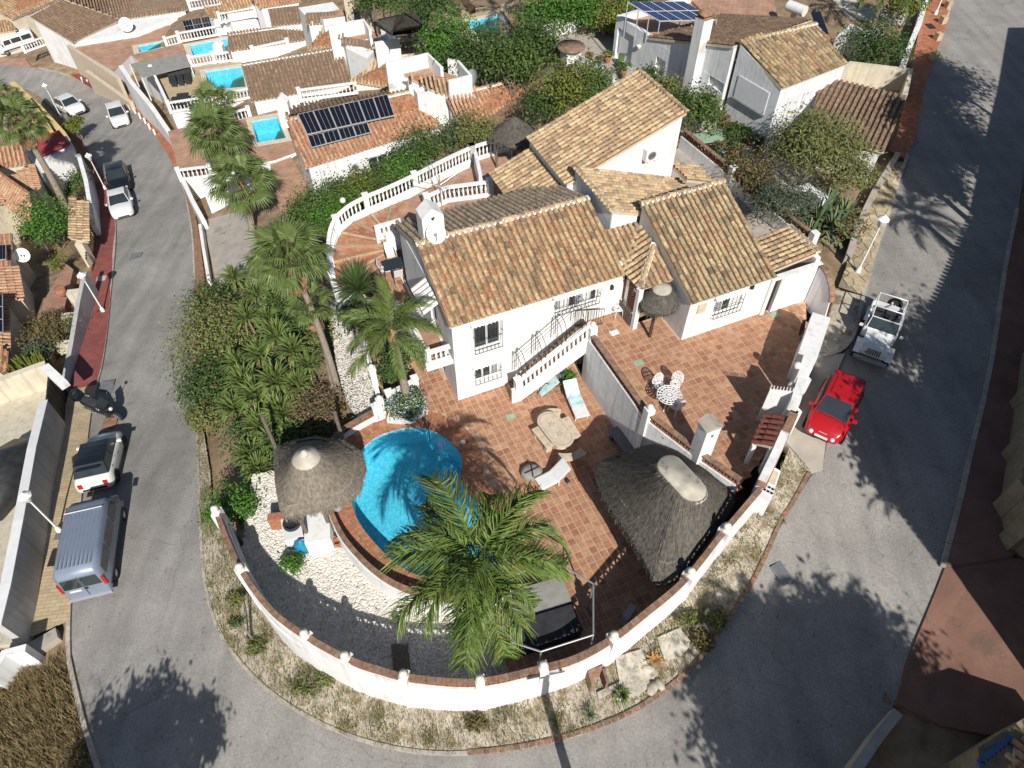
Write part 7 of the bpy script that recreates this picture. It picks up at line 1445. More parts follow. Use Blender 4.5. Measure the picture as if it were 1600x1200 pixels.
for i in range(14):
    az = i * 2.4; put(FEA[i % 3], 'frond', t, frame(tp_, (math.cos(az), math.sin(az), .5 - .05 * i), (0, 0, 1)))
b = P(812, 48, .5); tp_ = ztop(816, -30, b); t = thing('tall_palm', 'dark palm trunk at the top edge left of the sunlit tree', 'palm tree', b); MB().tube([b, tp_], [.16, .13], 8).build('trunk', 'bark', t)
for i in range(10): az = i * 2.4; put(FEA[i % 3], 'frond', t, frame(tp_, (math.cos(az), math.sin(az), .5), (0, 0, 1)))
parapet('small white shed wall among the feathery bushes', [(1228,300),(1262,290),(1292,312)], 2, 4.0, .5); parapet('grey stone edge of the corner garden', [(1404,238),(1366,300),(1342,350),(1326,402)], 2, 3.0, .3, 'concrete')
# ---------------------------------------------------------------- left side of the lower street
nhouse('orange roofed house at the left edge of the picture', [(((-40,285),(50,350),(46,300),(-40,240)), -4.6, -3.6, RR), (((-40,268),(40,256),(36,222),(-40,236)), -5.4, -4.4, RR), (((62,292),(52,257),(-30,300),(-30,330)), -5.0, -4.0, RR), (((-40,425),(16,414),(19,364),(-40,370)), -4.0, -3.2, RR), (((36,466),(27,416),(-40,424),(-40,480)), -4.1, -3.3, RR), (((14,560),(12,470),(-40,470),(-40,560)), -3.8, -3.0, RR), (((-30,585),(14,580),(10,545),(-30,550)), -3.9, -3.4, RR)], matn='cream')
solar('black solar panel on the orange roof at the left edge', [(-20,410),(11,408),(11,384),(-20,386)], (-3.5,-3.5,-3.1,-3.1), 2, 1); solar('narrow black solar panels low on the left edge roof', [(-20,520),(7,522),(6,462),(-20,462)], (-3.3,-3.3,-2.9,-2.9), 1, 3)
sat_dish(P(36, 400, -4.5) - Z3 * .4, (.4, -.7, .4), .45, 'round white satellite dish in the left hand garden')
t = thing('outbuilding', 'white flat roofed outbuilding under a red canvas beside the street', 'outbuilding', P(90, 250, -8)); pl = [P(x, y, -6.5) for x, y in ((64,240),(110,222),(116,236),(80,262))]; m = MB(); m.prism(xy([P(x, y, -6.3) for x, y in ((40,236),(104,212),(116,232),(60,262))]), -11, -6.3); m.build('wall', 'white', t); q = [P(x, y, -6.0) for x, y in ((38,222),(92,203),(110,224),(58,246))]; m = MB(); m.add(q + [p - Z3 * .08 for p in q], [(0, 1, 2, 3), (7, 6, 5, 4), (0, 4, 5, 1), (1, 5, 6, 2), (2, 6, 7, 3), (3, 7, 4, 0)]); m.build('canvas', 'red_canvas', t)
parapet('yellow ochre wall along the far left street', [(18,128),(60,166),(98,208),(116,238)], -14, -8.6, .5, 'yellow'); parapet('ochre inner wall by the palm', [(40,150),(62,178),(86,216)], -14, -8.0, .4, 'yellow')
parapet('white stepped wall with blue tint along the red pavement', [(122,240),(134,282),(140,318),(146,352)], -11, -6.4, .3); parapet('grey rendered street wall with panels beside the red pavement', [(132,425),(122,470),(110,540),(97,606)], -8, -4.3, .25, 'greywall')
for i, (x, y) in enumerate(((116,455),(108,492),(99,536))): p = P(x, y, -4.5); MB().box((p.x, p.y, -6.6), (.9, .45, 2.1), .2).build('wall_buttress', 'cream', None, ['cream block against the street wall by the lamp','cream block against the street wall in the middle','cream block against the street wall nearest the courtyard'][i], 'wall block', 'cream blocks behind the grey street wall')
g = thing('gate_house', 'small tiled gate roof over dark iron railings on the left pavement', 'gate', P(128, 345, -7)); a, b = P(124, 378, -4.9), P(124, 316, -4.9); s_ = {RT: []}; rp = [a + Vector((.6, 0, 0)), b + Vector((.6, 0, 0)), b + Vector((-.5, 0, .35)), a + Vector((-.5, 0, .35))]; roof(g, rp, rp[0], rp[1], 'pan', .3, .4, tiles=s_[RT]); finish_tiles(g, s_, 0, 3)
m = MB(); a2, b2 = P(140, 352, -6.5), P(142, 418, -6.2)
for i in range(16): p = a2.lerp(b2, i / 15); m.bar(p - Z3 * .9, p + Z3 * .8, .04, .04)
m.bar(a2 + Z3 * .7, b2 + Z3 * .7, .05, .05); m.build('railing', 'iron', g); 
for p in (a, b): MB().box((p.x, p.y, -8.5), (.5, .5, 3.6), .1).build('pier', 'cream', g)
pv2 = MB(); pl = GG([(108,420),(120,430),(100,520),(72,600),(58,560),(74,480)]); pv2.prism(xy(pl), [p.z - .4 for p in pl], [p.z + .5 for p in pl]); pv2.build('garden_path', 'terracotta_far', label='brick red garden path inside the left street wall', kind='structure')
c = G(107, 474, 1.0); t = thing('orange_pot', 'orange pot in the left hand garden', 'pot', c); MB().lathe(c - Z3 * .3, [(.2, 0), (.35, .3), (.3, .6), (.2, .55)], 10).build('pot', 'pot', t)
# walled courtyard beside the van
cy = thing('courtyard_wall', 'tall pale wall of the car courtyard beside the beige pavement', 'wall', G(70, 850)); base = GG([(101,667),(86,740),(70,850),(54,950),(41,1010)]); m = MB(); tops = [p.z + 2.15 for p in base]; m.wall([p - Z3 * .5 for p in base], tops, .32); m.build('wall', 'greywall', cy); m = MB(); m.wall([Vector((p.x, p.y, z + .001)) for p, z in zip(base, tops)], [z + .05 for z in tops], .40); m.build('coping', 'white_trim', cy)
cg = thing('sliding_gate', 'dark ribbed sliding gate between the courtyard walls', 'gate', G(103, 640)); a, b = G(102, 663), G(105, 612)
m = MB(); 
for k in range(5):
    p, q = a.lerp(b, k / 5 + .01), a.lerp(b, (k + 1) / 5 - .01); MB().wall([p, q], [p.z + 2.0, q.z + 2.0], .07).build('panel', 'iron', cg)
MB().wall([P(74, 578, -2.7), P(104, 606, -2.7)], [-2.35, -2.35], .45).build('lintel', 'white', cg)

bk = thing('courtyard_wall', 'cream cross wall at the back of the car courtyard', 'wall', G(40, 640)); p0, p1 = G(100, 606), G(-40, 650); m = MB(); m.wall([p0 - Z3 * .5, p1 - Z3 * .5], [p0.z + 2.1, p0.z + 2.1], .35); m.build('wall', 'cream', bk)
cf = MB(); pl = [G(x, y) for x, y in ((98,668),(100,610),(-60,655),(-80,1020),(36,1012))]; z = -3.9; vs, fs = fill([Vector((p.x, p.y, 0)) for p in pl], None, -3.3); cf.prism(xy(pl), -6, [p.z + .4 for p in pl]); cf.build('courtyard', 'cream', label='pale courtyard floor behind the street wall', kind='structure')
t = thing('covered_car', 'car under a dark grey cover in the walled courtyard', 'car', G(22, 760)); c = G(24, 762, .4); m = MB(); m.smooth = True; secs = []
for x, w_, h in ((-2.1, .6, .5), (-1.9, .85, .75), (-1.0, .95, .9), (-.4, .9, 1.45), (.8, .9, 1.45), (1.5, .92, 1.0), (2.0, .85, .75), (2.2, .6, .5)):
    secs.append([(x, -w_, .05), (x, -w_ * 1.02, h * .5), (x, -w_ * .8, h * .92), (x, 0, h), (x, w_ * .8, h * .92), (x, w_ * 1.02, h * .5), (x, w_, .05)])
vs = [c + Matrix.Rotation(R(82), 3, 'Z') @ Vector(p) for s in secs for p in s]; m.add(vs, [(i * 7 + j, i * 7 + j + 1, i * 7 + 8 + j, i * 7 + 7 + j) for i in range(7) for j in range(6)] + [tuple(range(7)), tuple(range(49, 56))]); m.build('cover', 'covered', t)
parapet('white end wall with terracotta edging at the lower left corner', [(40,1012),(6,1020),(-20,1060)], -5, -1.2, .3)
lp = GG([(46,1012),(92,985),(96,1000),(40,1040)]); m = MB(); m.prism(xy(lp), [p.z - .4 for p in lp], [p.z + .3 for p in lp]); m.build('slab', 'concrete', None, 'pale concrete slab at the end of the beige pavement', 'slab')
# ---------------------------------------------------------------- vehicles (built along +x, wheels on z = 0)
def wheel_parts(t, xf, xr, yw, r, wd=.2, rim='rim'):
    for x in (xf, xr):
        for s in (-1, 1):
            m = MB(); n = 18; vs = []
            for y, q in ((-wd / 2, r * .86), (-wd / 2 + .03, r), (wd / 2 - .03, r), (wd / 2, r * .86), (wd / 2, r * .6)): vs += [Vector((x + q * math.cos(6.2832 * j / n), s * (yw + y), r + q * math.sin(6.2832 * j / n))) for j in range(n)]
            m.smooth = True; m.add(vs, [(i * n + j, i * n + (j + 1) % n, (i + 1) * n + (j + 1) % n, (i + 1) * n + j) for i in range(4) for j in range(n)]); w_ = m.build('wheel', 'rubber', t)
            m = MB(); c = Vector((x, s * (yw + wd / 2 - .02), r)); m.add([c + Vector((r * .62 * math.cos(6.2832 * j / n), 0, r * .62 * math.sin(6.2832 * j / n))) for j in range(n)], [tuple(range(n))]); m.build('rim', rim, w_)
def loft(m, st):
    """st: (x, half width, z bottom, z top, crown)"""
    vs = []; k = 13
    for x, w_, zb, zt, cr in st:
        h = zt - zb; half = [(w_ * .80, zb), (w_ * .97, zb + .10 * h), (w_, zb + .35 * h), (w_ * .985, zb + .68 * h), (w_ * .93, zt - .07 * h), (w_ * .78, zt)]
        vs += [Vector((x, -y, z)) for y, z in half] + [Vector((x, 0, zt + cr))] + [Vector((x, y, z)) for y, z in half[::-1]]
    n = len(st); sm = m.smooth; m.smooth = True
    m.add(vs, [(i * k + j, (i + 1) * k + j, (i + 1) * k + j + 1, i * k + j + 1) for i in range(n - 1) for j in range(k - 1)]); m.smooth = sm
    m.add(vs[:k], [tuple(range(k))]); m.add(vs[-k:], [tuple(range(k))[::-1]]); m.add([p for i in range(n) for p in (vs[i * k], vs[i * k + k - 1])], [(2 * i, 2 * i + 1, 2 * i + 3, 2 * i + 2) for i in range(n - 1)])
def pane(m, q, f=.09, off=.012, fy=None):
    c = sum(q, Vector()) / 4; nn = (q[1] - q[0]).cross(q[3] - q[0]).normalized()
    if nn.dot(c - Vector((0, 0, .6))) < 0: nn = -nn
    m.add([p.lerp(c, f) + nn * off for p in q], [(0, 1, 2, 3)])
def car(label, front, rear, dims, st, cab, paint, ground=0.05, wheels=None, scale=1., extra=None, roof_paint=None, group=None, z=None, name='parked_car', cat='car', plate=True, lights='front', split=1):
    Ln, Wd, Ht = dims; f = G(*front, ground) if z is None else P(*front, z); r = G(*rear, ground) if z is None else P(*rear, z)
    d = (f - r); d.normalize(); c = f - d * (Ln * scale / 2); c.z = (H(c.x, c.y) + ground) if z is None else z
    t = thing(name, label, cat, (0, 0, 0), group); m = MB(); loft(m, st); m.build('body', paint, t)
    x1, x2, x3, x4, zb, zr, w0, w1 = cab
    a = [Vector((x1, -w0 * .93, zb)), Vector((x1, w0 * .93, zb)), Vector((x4, w0 * .95, zb)), Vector((x4, -w0 * .95, zb))]; b = [Vector((x2, -w1 * .94, zr)), Vector((x2, w1 * .94, zr)), Vector((x3, w1, zr)), Vector((x3, -w1, zr))]
    m = MB(); xs = [x2 + (x3 - x2) * k / 4 for k in range(5)]; cr = [.0, .045, .06, .05, .0]
    for k in range(4):
        p = [[Vector((xs[k + e], y * w1, zr + cr[k + e] * (1 - (y) ** 2) - .0)) for y in (-1, -.8, -.4, 0, .4, .8, 1)] for e in (0, 1)]; m.smooth = True; m.strip(p[0], p[1])
    m.smooth = False; m.build('roof_panel', roof_paint or paint, t)
    m = MB(); m.add(a + b, [(0, 4, 5, 1), (2, 6, 7, 3)]); m.add([a[0], b[0], b[3], a[3]], [(0, 1, 2, 3)]); m.add([a[1], b[1], b[2], a[2]], [(3, 2, 1, 0)]); m.build('pillars', roof_paint or paint, t)
    m = MB(); pane(m, [a[0], a[1], b[1], b[0]], .07); m.build('windscreen', 'glass', t); m = MB(); pane(m, [a[2], a[3], b[3], b[2]], .06); m.build('rear_window', 'glass', t)
    for s, (i, j) in ((-1, (0, 3)), (1, (1, 2))):
        for k in range(split + 1):
            e0, e1 = k / (split + 1), (k + 1) / (split + 1); q = [a[i].lerp(a[j], e0), a[i].lerp(a[j], e1), b[i].lerp(b[j], e1), b[i].lerp(b[j], e0)]; m = MB(); pane(m, q, .1); m.build('side_window', 'glass', t)
    wr, xf, xr, yw = wheels; wheel_parts(t, xf, xr, yw, wr)
    m = MB()   # arches and sills
    for x in (xf, xr):
        for s in (-1, 1): m.add([Vector((x + (wr + .06) * math.cos(q), s * (st[len(st) // 2][1] + .004), wr + (wr + .06) * math.sin(q))) for q in np.linspace(-.3, 3.44, 12)], [tuple(range(12)) if s < 0 else tuple(range(12))[::-1]])
    m.build('wheel_arch', 'rubber', t)
    for s in (-1, 1): m = MB(); m.box((x1 - .28, s * (w0 + .12), zb + .0), (.1, .2, .13)); m.build('mirror', paint, t)
    hw, zl = st[-1][1], st[-1][3]; yb = st[len(st) // 2][1]; m = MB()
    for s in (-1, 1):
        for x in (x1 - .15, (x1 + x4) / 2, x4 + .55): m.bar((x, s * (yb + .002), .32), (x, s * yb * .95, zb - .04), .012, .012)
        m.bar((x1 - .15, s * (yb + .001), .34), (x4 + .55, s * (yb + .001), .34), .012, .02)
    m.bar((x1 + .05, -w0 * .8, zb + .012), (x1 + .05, w0 * .8, zb + .012), .03, .02); m.build('panel_gap', 'interior', t); m = MB()
    for s in (-1, 1): m.bar(((x1 + x4) / 2 + .12, s * yb, zb - .12), ((x1 + x4) / 2 + .32, s * yb, zb - .12), .03, .03)
    m.build('door_handle', 'alu', t)
    xfv, xrv = st[-1][0], st[0][0]; zf = (st[-1][2] + st[-1][3]) / 2; zr2 = (st[0][2] + st[0][3]) / 2
    for s in (-1, 1):
        m = MB(); m.smooth = True; m.ball((st[-2][0] + .02, s * st[-2][1] * .72, st[-2][3] - .09), .1, 10); m.build('headlight', 'lamp_clear', t)
        m = MB(); m.box((xrv + .03, s * st[0][1] * .82, zr2 + .02), (.1, .2, .24)); m.build('tail_light', 'lamp_red', t)
    m = MB(); m.box((xfv + .005, 0, st[-1][2] + .1), (.03, .52, .11)); m.build('number_plate', 'plate', t); m = MB(); m.box((xrv - .005, 0, st[0][2] + .15), (.03, .52, .11)); m.build('number_plate', 'plate', t)
    m = MB(); m.box((xfv - .005, 0, st[-1][2] + .0), (.05, hw * 1.5, .09)); m.box((xrv + .005, 0, st[0][2] - .0), (.05, st[0][1] * 1.6, .1)); m.build('bumper_trim', 'interior', t)
    if extra: extra(t)
    M = frame(c, d); t.matrix_world = M @ Matrix.Scale(scale, 4); return t
def ex_fiat(t):
    m = MB()
    for s in (-1, 1): m.lathe((1.32, s * .55, .74), [(.12, 0), (.13, .03), (.10, .05), (.02, .06)], 12)
    m.build('headlight_ring', 'lamp_clear', t); MB().box((1.70, 0, .66), (.03, .34, .02)).build('badge', 'alu', t); m = MB(); m.bar((1.02, -.45, .99), (1.07, .1, .96), .025, .02); m.bar((1.02, -.05, .99), (1.06, .5, .96), .025, .02); m.build('wiper', 'interior', t)
    m = MB(); m.add([Vector((x, y, 1.538)) for x, y in ((.2, -.42), (.2, .42), (-.75, .42), (-.75, -.42))], [(0, 1, 2, 3)]); m.build('roof_glass', 'paint_red', t)
car('glossy red small hatchback parked facing down the street', (1276, 694), (1318, 604), (3.6, 1.65, 1.5),
    [(-1.78, .62, .35, .62, .0), (-1.70, .76, .26, .86, .02), (-1.3, .81, .2, .92, .03), (-.6, .825, .18, .93, .0), (.3, .83, .18, .94, .0), (.85, .825, .18, .97, .02), (1.2, .81, .2, .90, .06), (1.5, .74, .24, .76, .06), (1.70, .60, .28, .62, .03), (1.78, .44, .34, .52, .0)],
    (1.0, .38, -1.15, -1.66, .90, 1.49, .76, .60), 'paint_red', wheels=(.3, 1.15, -1.12, .72), z=2.82, extra=ex_fiat, scale=.95)
def ex_mini(t):
    m = MB(); m.box((-1.90, 0, .72), (.03, .5, .03)); m.build('chrome_strip', 'alu', t); MB().box((-1.62, 0, 1.40), (.18, 1.0, .03)).build('spoiler', 'paint_black', t)
    m = MB(); m.bar((-.05, -.5, 1.475), (-.05, .5, 1.475), .02, .02); m.bar((-.75, -.5, 1.475), (-.75, .5, 1.475), .02, .02); m.build('roof_seam', 'interior', t)
mini_st = [(-1.92, .66, .35, .70, .0), (-1.86, .78, .26, .88, .02), (-1.4, .84, .2, .95, .0), (-.5, .85, .18, .96, .0), (.5, .85, .18, .98, .0), (.9, .84, .18, .98, .02), (1.3, .83, .2, .92, .05), (1.65, .76, .24, .80, .06), (1.85, .62, .3, .62, .03), (1.9, .48, .36, .52, .0)]
car('cream white small hatchback with black roof parked ahead of the van', (176, 692), (158, 764), (3.85, 1.72, 1.45), mini_st, (.85, .32, -1.30, -1.64, .95, 1.43, .79, .64), 'paint_cream', wheels=(.31, 1.25, -1.22, .75), extra=ex_mini, roof_paint='paint_black')
sed = [(-2.2, .66, .36, .78, .0), (-2.1, .8, .26, .95, .02), (-1.5, .86, .2, .98, .02), (-.5, .875, .18, .95, .0), (.6, .875, .18, .95, .0), (1.1, .86, .2, .93, .04), (1.7, .82, .22, .83, .06), (2.1, .7, .26, .68, .03), (2.2, .55, .34, .55, .0)]
car('white saloon car parked by the red pavement nose downhill', (197, 346), (190, 310), (4.4, 1.76, 1.45), sed, (1.0, .3, -.9, -1.75, .92, 1.43, .8, .62), 'paint_white', wheels=(.32, 1.35, -1.3, .77))
car('black estate car parked behind the white saloon', (193, 306), (187, 270), (4.3, 1.78, 1.5), sed, (1.0, .3, -1.3, -1.95, .92, 1.48, .8, .66), 'paint_black', wheels=(.32, 1.35, -1.3, .77))
car('white hatchback parked beside the lamp post and yellow wall', (129, 184), (93, 166), (4.0, 1.72, 1.5), mini_st, (.85, .32, -1.35, -1.80, .93, 1.48, .79, .66), 'paint_white', wheels=(.31, 1.25, -1.22, .75), scale=1.05)
def ex_rack(t):
    m = MB()
    for x in (-.2, -.8): m.bar((x, -.62, 1.56), (x, .62, 1.56), .06, .03)
    m.build('roof_rack', 'steel', t)
car('white car with roof bars driving round the far bend', (193, 201), (178, 163), (4.2, 1.8, 1.6), sed, (1.0, .35, -1.4, -2.0, .95, 1.55, .82, .7), 'paint_white', wheels=(.33, 1.35, -1.3, .79), extra=ex_rack, scale=1.0)
vst = [(-2.72, .9, .42, 2.0, .0), (-2.62, .98, .3, 2.3, .0), (-1.5, 1.0, .28, 2.38, .0), (.4, 1.0, .28, 2.38, .0), (1.2, 1.0, .28, 2.32, .0), (1.55, .98, .28, 2.12, .0), (2.05, .97, .28, 1.35, .02), (2.5, .92, .32, 1.05, .03), (2.68, .78, .38, .82, .0)]
def van(label, front, rear, paint, scale=1., st=vst, panels=True, group=None):
    f, r = G(*front, .05), G(*rear, .05); d = (f - r).normalized(); c = f - d * 2.7 * scale; c.z = H(c.x, c.y) + .05; t = thing('parked_van', label, 'van', (0, 0, 0), group); m = MB(); k = 13; loft(m, st); m.build('body', paint, t)
    m = MB(); pane(m, [Vector((2.02, -.9, 1.38)), Vector((2.02, .9, 1.38)), Vector((1.56, .82, 2.1)), Vector((1.56, -.82, 2.1))], .05, .04); m.build('windscreen', 'glass', t)
    m = MB()
    for s in (-1, 1): m.add([Vector((-2.75, s * .05, 1.2)), Vector((-2.75, s * .8, 1.2)), Vector((-2.75, s * .76, 1.9)), Vector((-2.75, s * .05, 1.9))], [(0, 1, 2, 3)])
    m.build('rear_window', 'glass', t)
    for s in (-1, 1):
        for x0, x1 in ((-2.4, -1.1), (-.95, .35), (.5, 1.5)): m = MB(); y = s * 1.012; m.add([Vector((x0, y, 1.35)), Vector((x1, y, 1.35)), Vector((min(x1, 1.35), y * .985, 1.98)), Vector((x0, y * .985, 1.98))], [(0, 1, 2, 3)]); m.build('side_window', 'glass', t)
        m = MB(); m.box((-2.68, s * .92, 1.0), (.1, .14, .62)); m.build('tail_light', 'lamp_red', t); m = MB(); m.box((1.75, s * 1.12, 1.35), (.12, .26, .3)); m.build('mirror', 'interior', t); MB().ball((2.5, s * .7, .85), .16, 10).build('headlight', 'lamp_clear', t)
        m = MB(); m.bar((-2.5, s * .99, .62), (2.0, s * 1.005, .62), .03, .14); m.build('side_trim', 'interior', t)
    m = MB()
    for i in range(9): m.bar((-2.4, -.7 + i * .175, 2.382), (.6, -.7 + i * .175, 2.382), .07, .014)
    m.build('roof_rib', paint, t); m = MB(); m.bar((.75, -.85, 2.42), (.75, .85, 2.42), .04, .04); m.build('roof_bar', 'paint_white', t)
    m = MB(); m.box((-2.74, 0, .3), (.12, 1.85, .22)); m.build('bumper', 'paint_silver', t); MB().box((-2.745, .4, .95), (.03, .5, .11)).build('number_plate', 'plate', t); MB().box((-2.75, -.08, 1.02), (.05, .12, .1)).build('door_handle', 'interior', t)
    m = MB(); m.bar((-2.735, 0, .5), (-2.735, 0, 1.98), .02, .02); m.build('door_seam', 'interior', t)
    wheel_parts(t, 1.75, -1.75, .88, .35); t.matrix_world = frame(c, d) @ Matrix.Scale(scale, 4); return t
van('silver grey high roofed van parked beside the beige pavement', (172, 795), (156, 900), 'paint_bluegrey', .88)
van('white delivery van parked on the orange forecourt', (2, 86), (46, 72), 'paint_white', .8)
# open white off-roader
f, r = P(1351, 578, 2.7), P(1381, 486, 2.7); d = (f - r).normalized(); c = f - d * 1.8; t = thing('open_jeep', 'white open topped off-road vehicle with roll bar and spare wheel', 'off-roader', (0, 0, 0)); PW = 'paint_white'
m = MB(); m.box((.95, 0, .62), (1.35, 1.15, .42)); m.box((1.58, 0, .6), (.12, 1.2, .5)); m.add([Vector(p) for p in ((.25, -.6, 1.04), (1.6, -.5, 1.02), (1.6, .5, 1.02), (.25, .6, 1.04), (.25, 0, 1.10), (1.6, 0, 1.06))], [(0, 1, 5, 4), (4, 5, 2, 3)]); m.build('bonnet', PW, t)
m = MB(); m.box((-.85, -.72, .5), (2.2, .06, .55)); m.box((-.85, .72, .5), (2.2, .06, .55)); m.box((-1.93, 0, .5), (.06, 1.5, .5)); m.box((.28, 0, .5), (.06, 1.5, .6)); m.build('tub', PW, t); MB().box((-.85, 0, .45), (2.15, 1.4, .08)).build('floor', 'interior', t)
for s in (-1, 1):
    m = MB(); m.smooth = True
    for xa in (1.25, -1.15):
        pts = [(xa - .55, .62), (xa - .38, .84), (xa + .3, .86), (xa + .5, .66)]; m.add([Vector((x, s * y, z)) for x, z in pts for y in (.58, .86)], [(2 * i, 2 * i + 1, 2 * i + 3, 2 * i + 2) for i in range(3)])
    m.build('fender', PW, t); MB().lathe((1.62, s * .42, .75), [(.10, 0), (.1, .1)], 12).build('headlight', 'lamp_clear', t)
    m = MB(); m.box((-.25, s * .36, .55), (.5, .48, .3)); m.bar((-.5, s * .36, .85), (-.65, s * .36, 1.35), .46, .12, up=(1, 0, 0)); m.build('seat', 'dark_fabric', t); MB().box((.3, s * .92, 1.05), (.05, .16, .14)).build('mirror', PW, t)
m = MB()
for k in range(7): m.box((1.65, -.27 + k * .09, .68), (.02, .045, .36))
m.build('grille', 'interior', t); m = MB(); m.box((1.85, 0, .45), (.14, 1.5, .14)); m.build('bumper', 'steel', t)
m = MB(); fr = [(.30, -.68, 1.08), (.05, -.62, 1.62), (.05, .62, 1.62), (.30, .68, 1.08)]; m.tube(fr + fr[:1], .03, 6); m.build('windscreen_frame', PW, t); m = MB(); m.add([Vector(p) for p in fr], [(0, 1, 2, 3)]); m.build('windscreen', 'glass', t)
m = MB()
for x in (-.75, -1.8): m.tube([(x, -.68, 1.0), (x + .03, -.64, 1.65), (x + .03, .64, 1.65), (x, .68, 1.0)], .035, 6)
for s in (-.64, .64): m.tube([(.05, s, 1.62), (-.72, s, 1.65), (-1.77, s, 1.65)], .03, 6)
m.build('roll_bar', PW, t); wheel_parts(t, 1.25, -1.15, .72, .36, .24)
m = MB(); n = 16; m.smooth = True; vs = [Vector((-2.0 - e, .25 + q * math.cos(6.2832 * j / n), .95 + q * math.sin(6.2832 * j / n))) for e, q in ((0, .3), (.05, .36), (.18, .36), (.22, .3), (.2, .16)) for j in range(n)]; m.add(vs, [(i * n + j, i * n + (j + 1) % n, (i + 1) * n + (j + 1) % n, (i + 1) * n + j) for i in range(4) for j in range(n)]); m.build('spare_wheel', 'rubber', t); MB().tube([(-2.2, .25, .95), (-2.23, .25, .95)], .17, 12).build('spare_rim', PW, t)
m = MB(); m.box((-1.35, 0, .53), (.8, .9, .35)); m.build('rear_seat', 'dark_fabric', t); m = MB(); m.tube([(.0 - .12, .36 + .17 * math.cos(q), 1.02 + .17 * math.sin(q)) for q in np.linspace(0, 6.283, 13)], .018, 5); m.build('steering_wheel', 'interior', t)
t.matrix_world = frame(c, d) @ Matrix.Scale(.9, 4)
# motor scooter
f, r = G(189, 655, .05), G(147, 640, .05); d = (f - r).normalized(); c = f - d * .85; c.z = H(c.x, c.y) + .05; t = thing('motor_scooter', 'black motor scooter parked across the kerb of the beige pavement', 'scooter', (0, 0, 0)); PB = 'paint_black'
for x in (.72, -.68):
    m = MB(); n = 16; m.smooth = True; vs = [Vector((x + q * math.cos(6.2832 * j / n), y, .29 + q * math.sin(6.2832 * j / n))) for y, q in ((-.07, .2), (-.06, .27), (0, .29), (.06, .27), (.07, .2)) for j in range(n)]; m.add(vs, [(i * n + j, i * n + (j + 1) % n, (i + 1) * n + (j + 1) % n, (i + 1) * n + j) for i in range(4) for j in range(n)]); w_ = m.build('wheel', 'rubber', t)
    m = MB(); m.tube([(x, -.075, .29), (x, .075, .29)], .19, 14); m.build('rim', 'rim', w_)
m = MB(); loft(m, [(-.95, .08, .62, .78, 0), (-.8, .19, .4, .84, .02), (-.3, .23, .3, .82, .02), (.05, .2, .25, .62, 0), (.2, .2, .22, .42, 0), (.42, .24, .25, .7, 0), (.55, .26, .4, 1.0, .02), (.72, .14, .6, .92, 0)]); m.build('body', PB, t)
m = MB(); loft(m, [(-.75, .14, .82, .92, .02), (-.3, .19, .8, .93, .02), (-.02, .14, .72, .84, .02)]); m.build('seat', 'dark_fabric', t)
m = MB(); loft(m, [(-1.12, .2, .92, 1.15, .02), (-.95, .26, .88, 1.25, .04), (-.72, .2, .92, 1.15, .02)]); m.build('top_case', PB, t)
m = MB(); m.tube([(.45, -.38, 1.08), (.5, -.1, 1.06), (.5, .1, 1.06), (.45, .38, 1.08)], .022, 6); m.build('handlebar', 'interior', t); m = MB(); m.add([Vector(p) for p in ((.62, -.2, 1.0), (.62, .2, 1.0), (.48, .17, 1.42), (.48, -.17, 1.42))], [(0, 1, 2, 3)]); m.build('windshield', 'glass', t)
for s in (-1, 1): m = MB(); m.tube([(.46, s * .3, 1.08), (.5, s * .42, 1.25)], .012, 4); m.ball((.5, s * .44, 1.28), .07, 8); m.build('mirror', PB, t)
MB().ball((.72, 0, .82), .09, 10).build('headlight', 'lamp_clear', t); m = MB(); m.tube([(-.2, -.2, .3), (-.9, -.24, .38)], .06, 8); m.build('exhaust', 'steel', t)
t.matrix_world = frame(c, d) @ Matrix.Rotation(R(8), 4, 'X') @ Matrix.Scale(1.25, 4)
# ---------------------------------------------------------------- street furniture and small things
def lamp_post(base, h, label, col='white_trim'):
    t = thing('street_lamp', label, 'street lamp', base, 'white lamp posts along the streets'); m = MB(); m.tube([base, base + Z3 * (h - .5)], [.05, .036], 8); m.build('pole', col, t); MB().lathe(base, [(.13, 0), (.11, .25), (.07, .32)], 8).build('foot', col, t)
    c = base + Z3 * (h - .52); m = MB(); m.lathe(c, [(.10, 0), (.13, .03), (.23, .36), (.24, .40)], 6); m.build('lantern', 'plastic_white', t); m = MB(); m.lathe(c + Z3 * .40, [(.29, 0), (.16, .12), (.05, .2), (.02, .26)], 6); m.build('lid', col, t); return t
lamp_post(G(163, 489, .15), 3.1, 'white lamp post on the dark red pavement near the grey street wall'); lamp_post(G(166, 298, .15), 3.2, 'white lamp post behind the black estate car'); lamp_post(G(96, 184, .1), 3.4, 'white lamp post between yellow wall and white hatchback'); lamp_post(G(1338, 429, .18), 3.2, 'white lamp post on the crazy paving'); lamp_post(G(96, 832, .15), 3.1, 'white lamp post behind the silver van'); lamp_post(G(1460, 26, .15), 3.4, 'white lamp post at the top of the orange pavement')
BG = 'small white bollards along the far bend'; bm_ = MB().box((0, 0, 0), (.14, .14, .6)).mesh('bollard', 'white_trim'); prev = None
for i, (x, y) in enumerate(((131,130),(140,134),(149,139),(158,143),(167,149),(196,166),(205,173),(213,179),(221,187),(229,195),(236,204),(244,213))):
    p = G(x, y, .1); o = place(bm_, 'bollard', None, p); tag(o, 'small white bollard among those edging the far bend', 'bollard', BG)
for i, (x, y) in enumerate(((1478,16),(1470,40),(1462,66),(1456,96))):
    p = G(x, y, .15); m = MB(); m.box(p, (.4, .4, .5), .3); m.build('bollard', 'flagstone', None, ['stone block bollard topmost on the orange pavement','stone block bollard second from the top of the orange pavement','stone block bollard third down the orange pavement','stone block bollard lowest on the orange pavement'][i], 'bollard', 'stone bollards on the orange pavement')
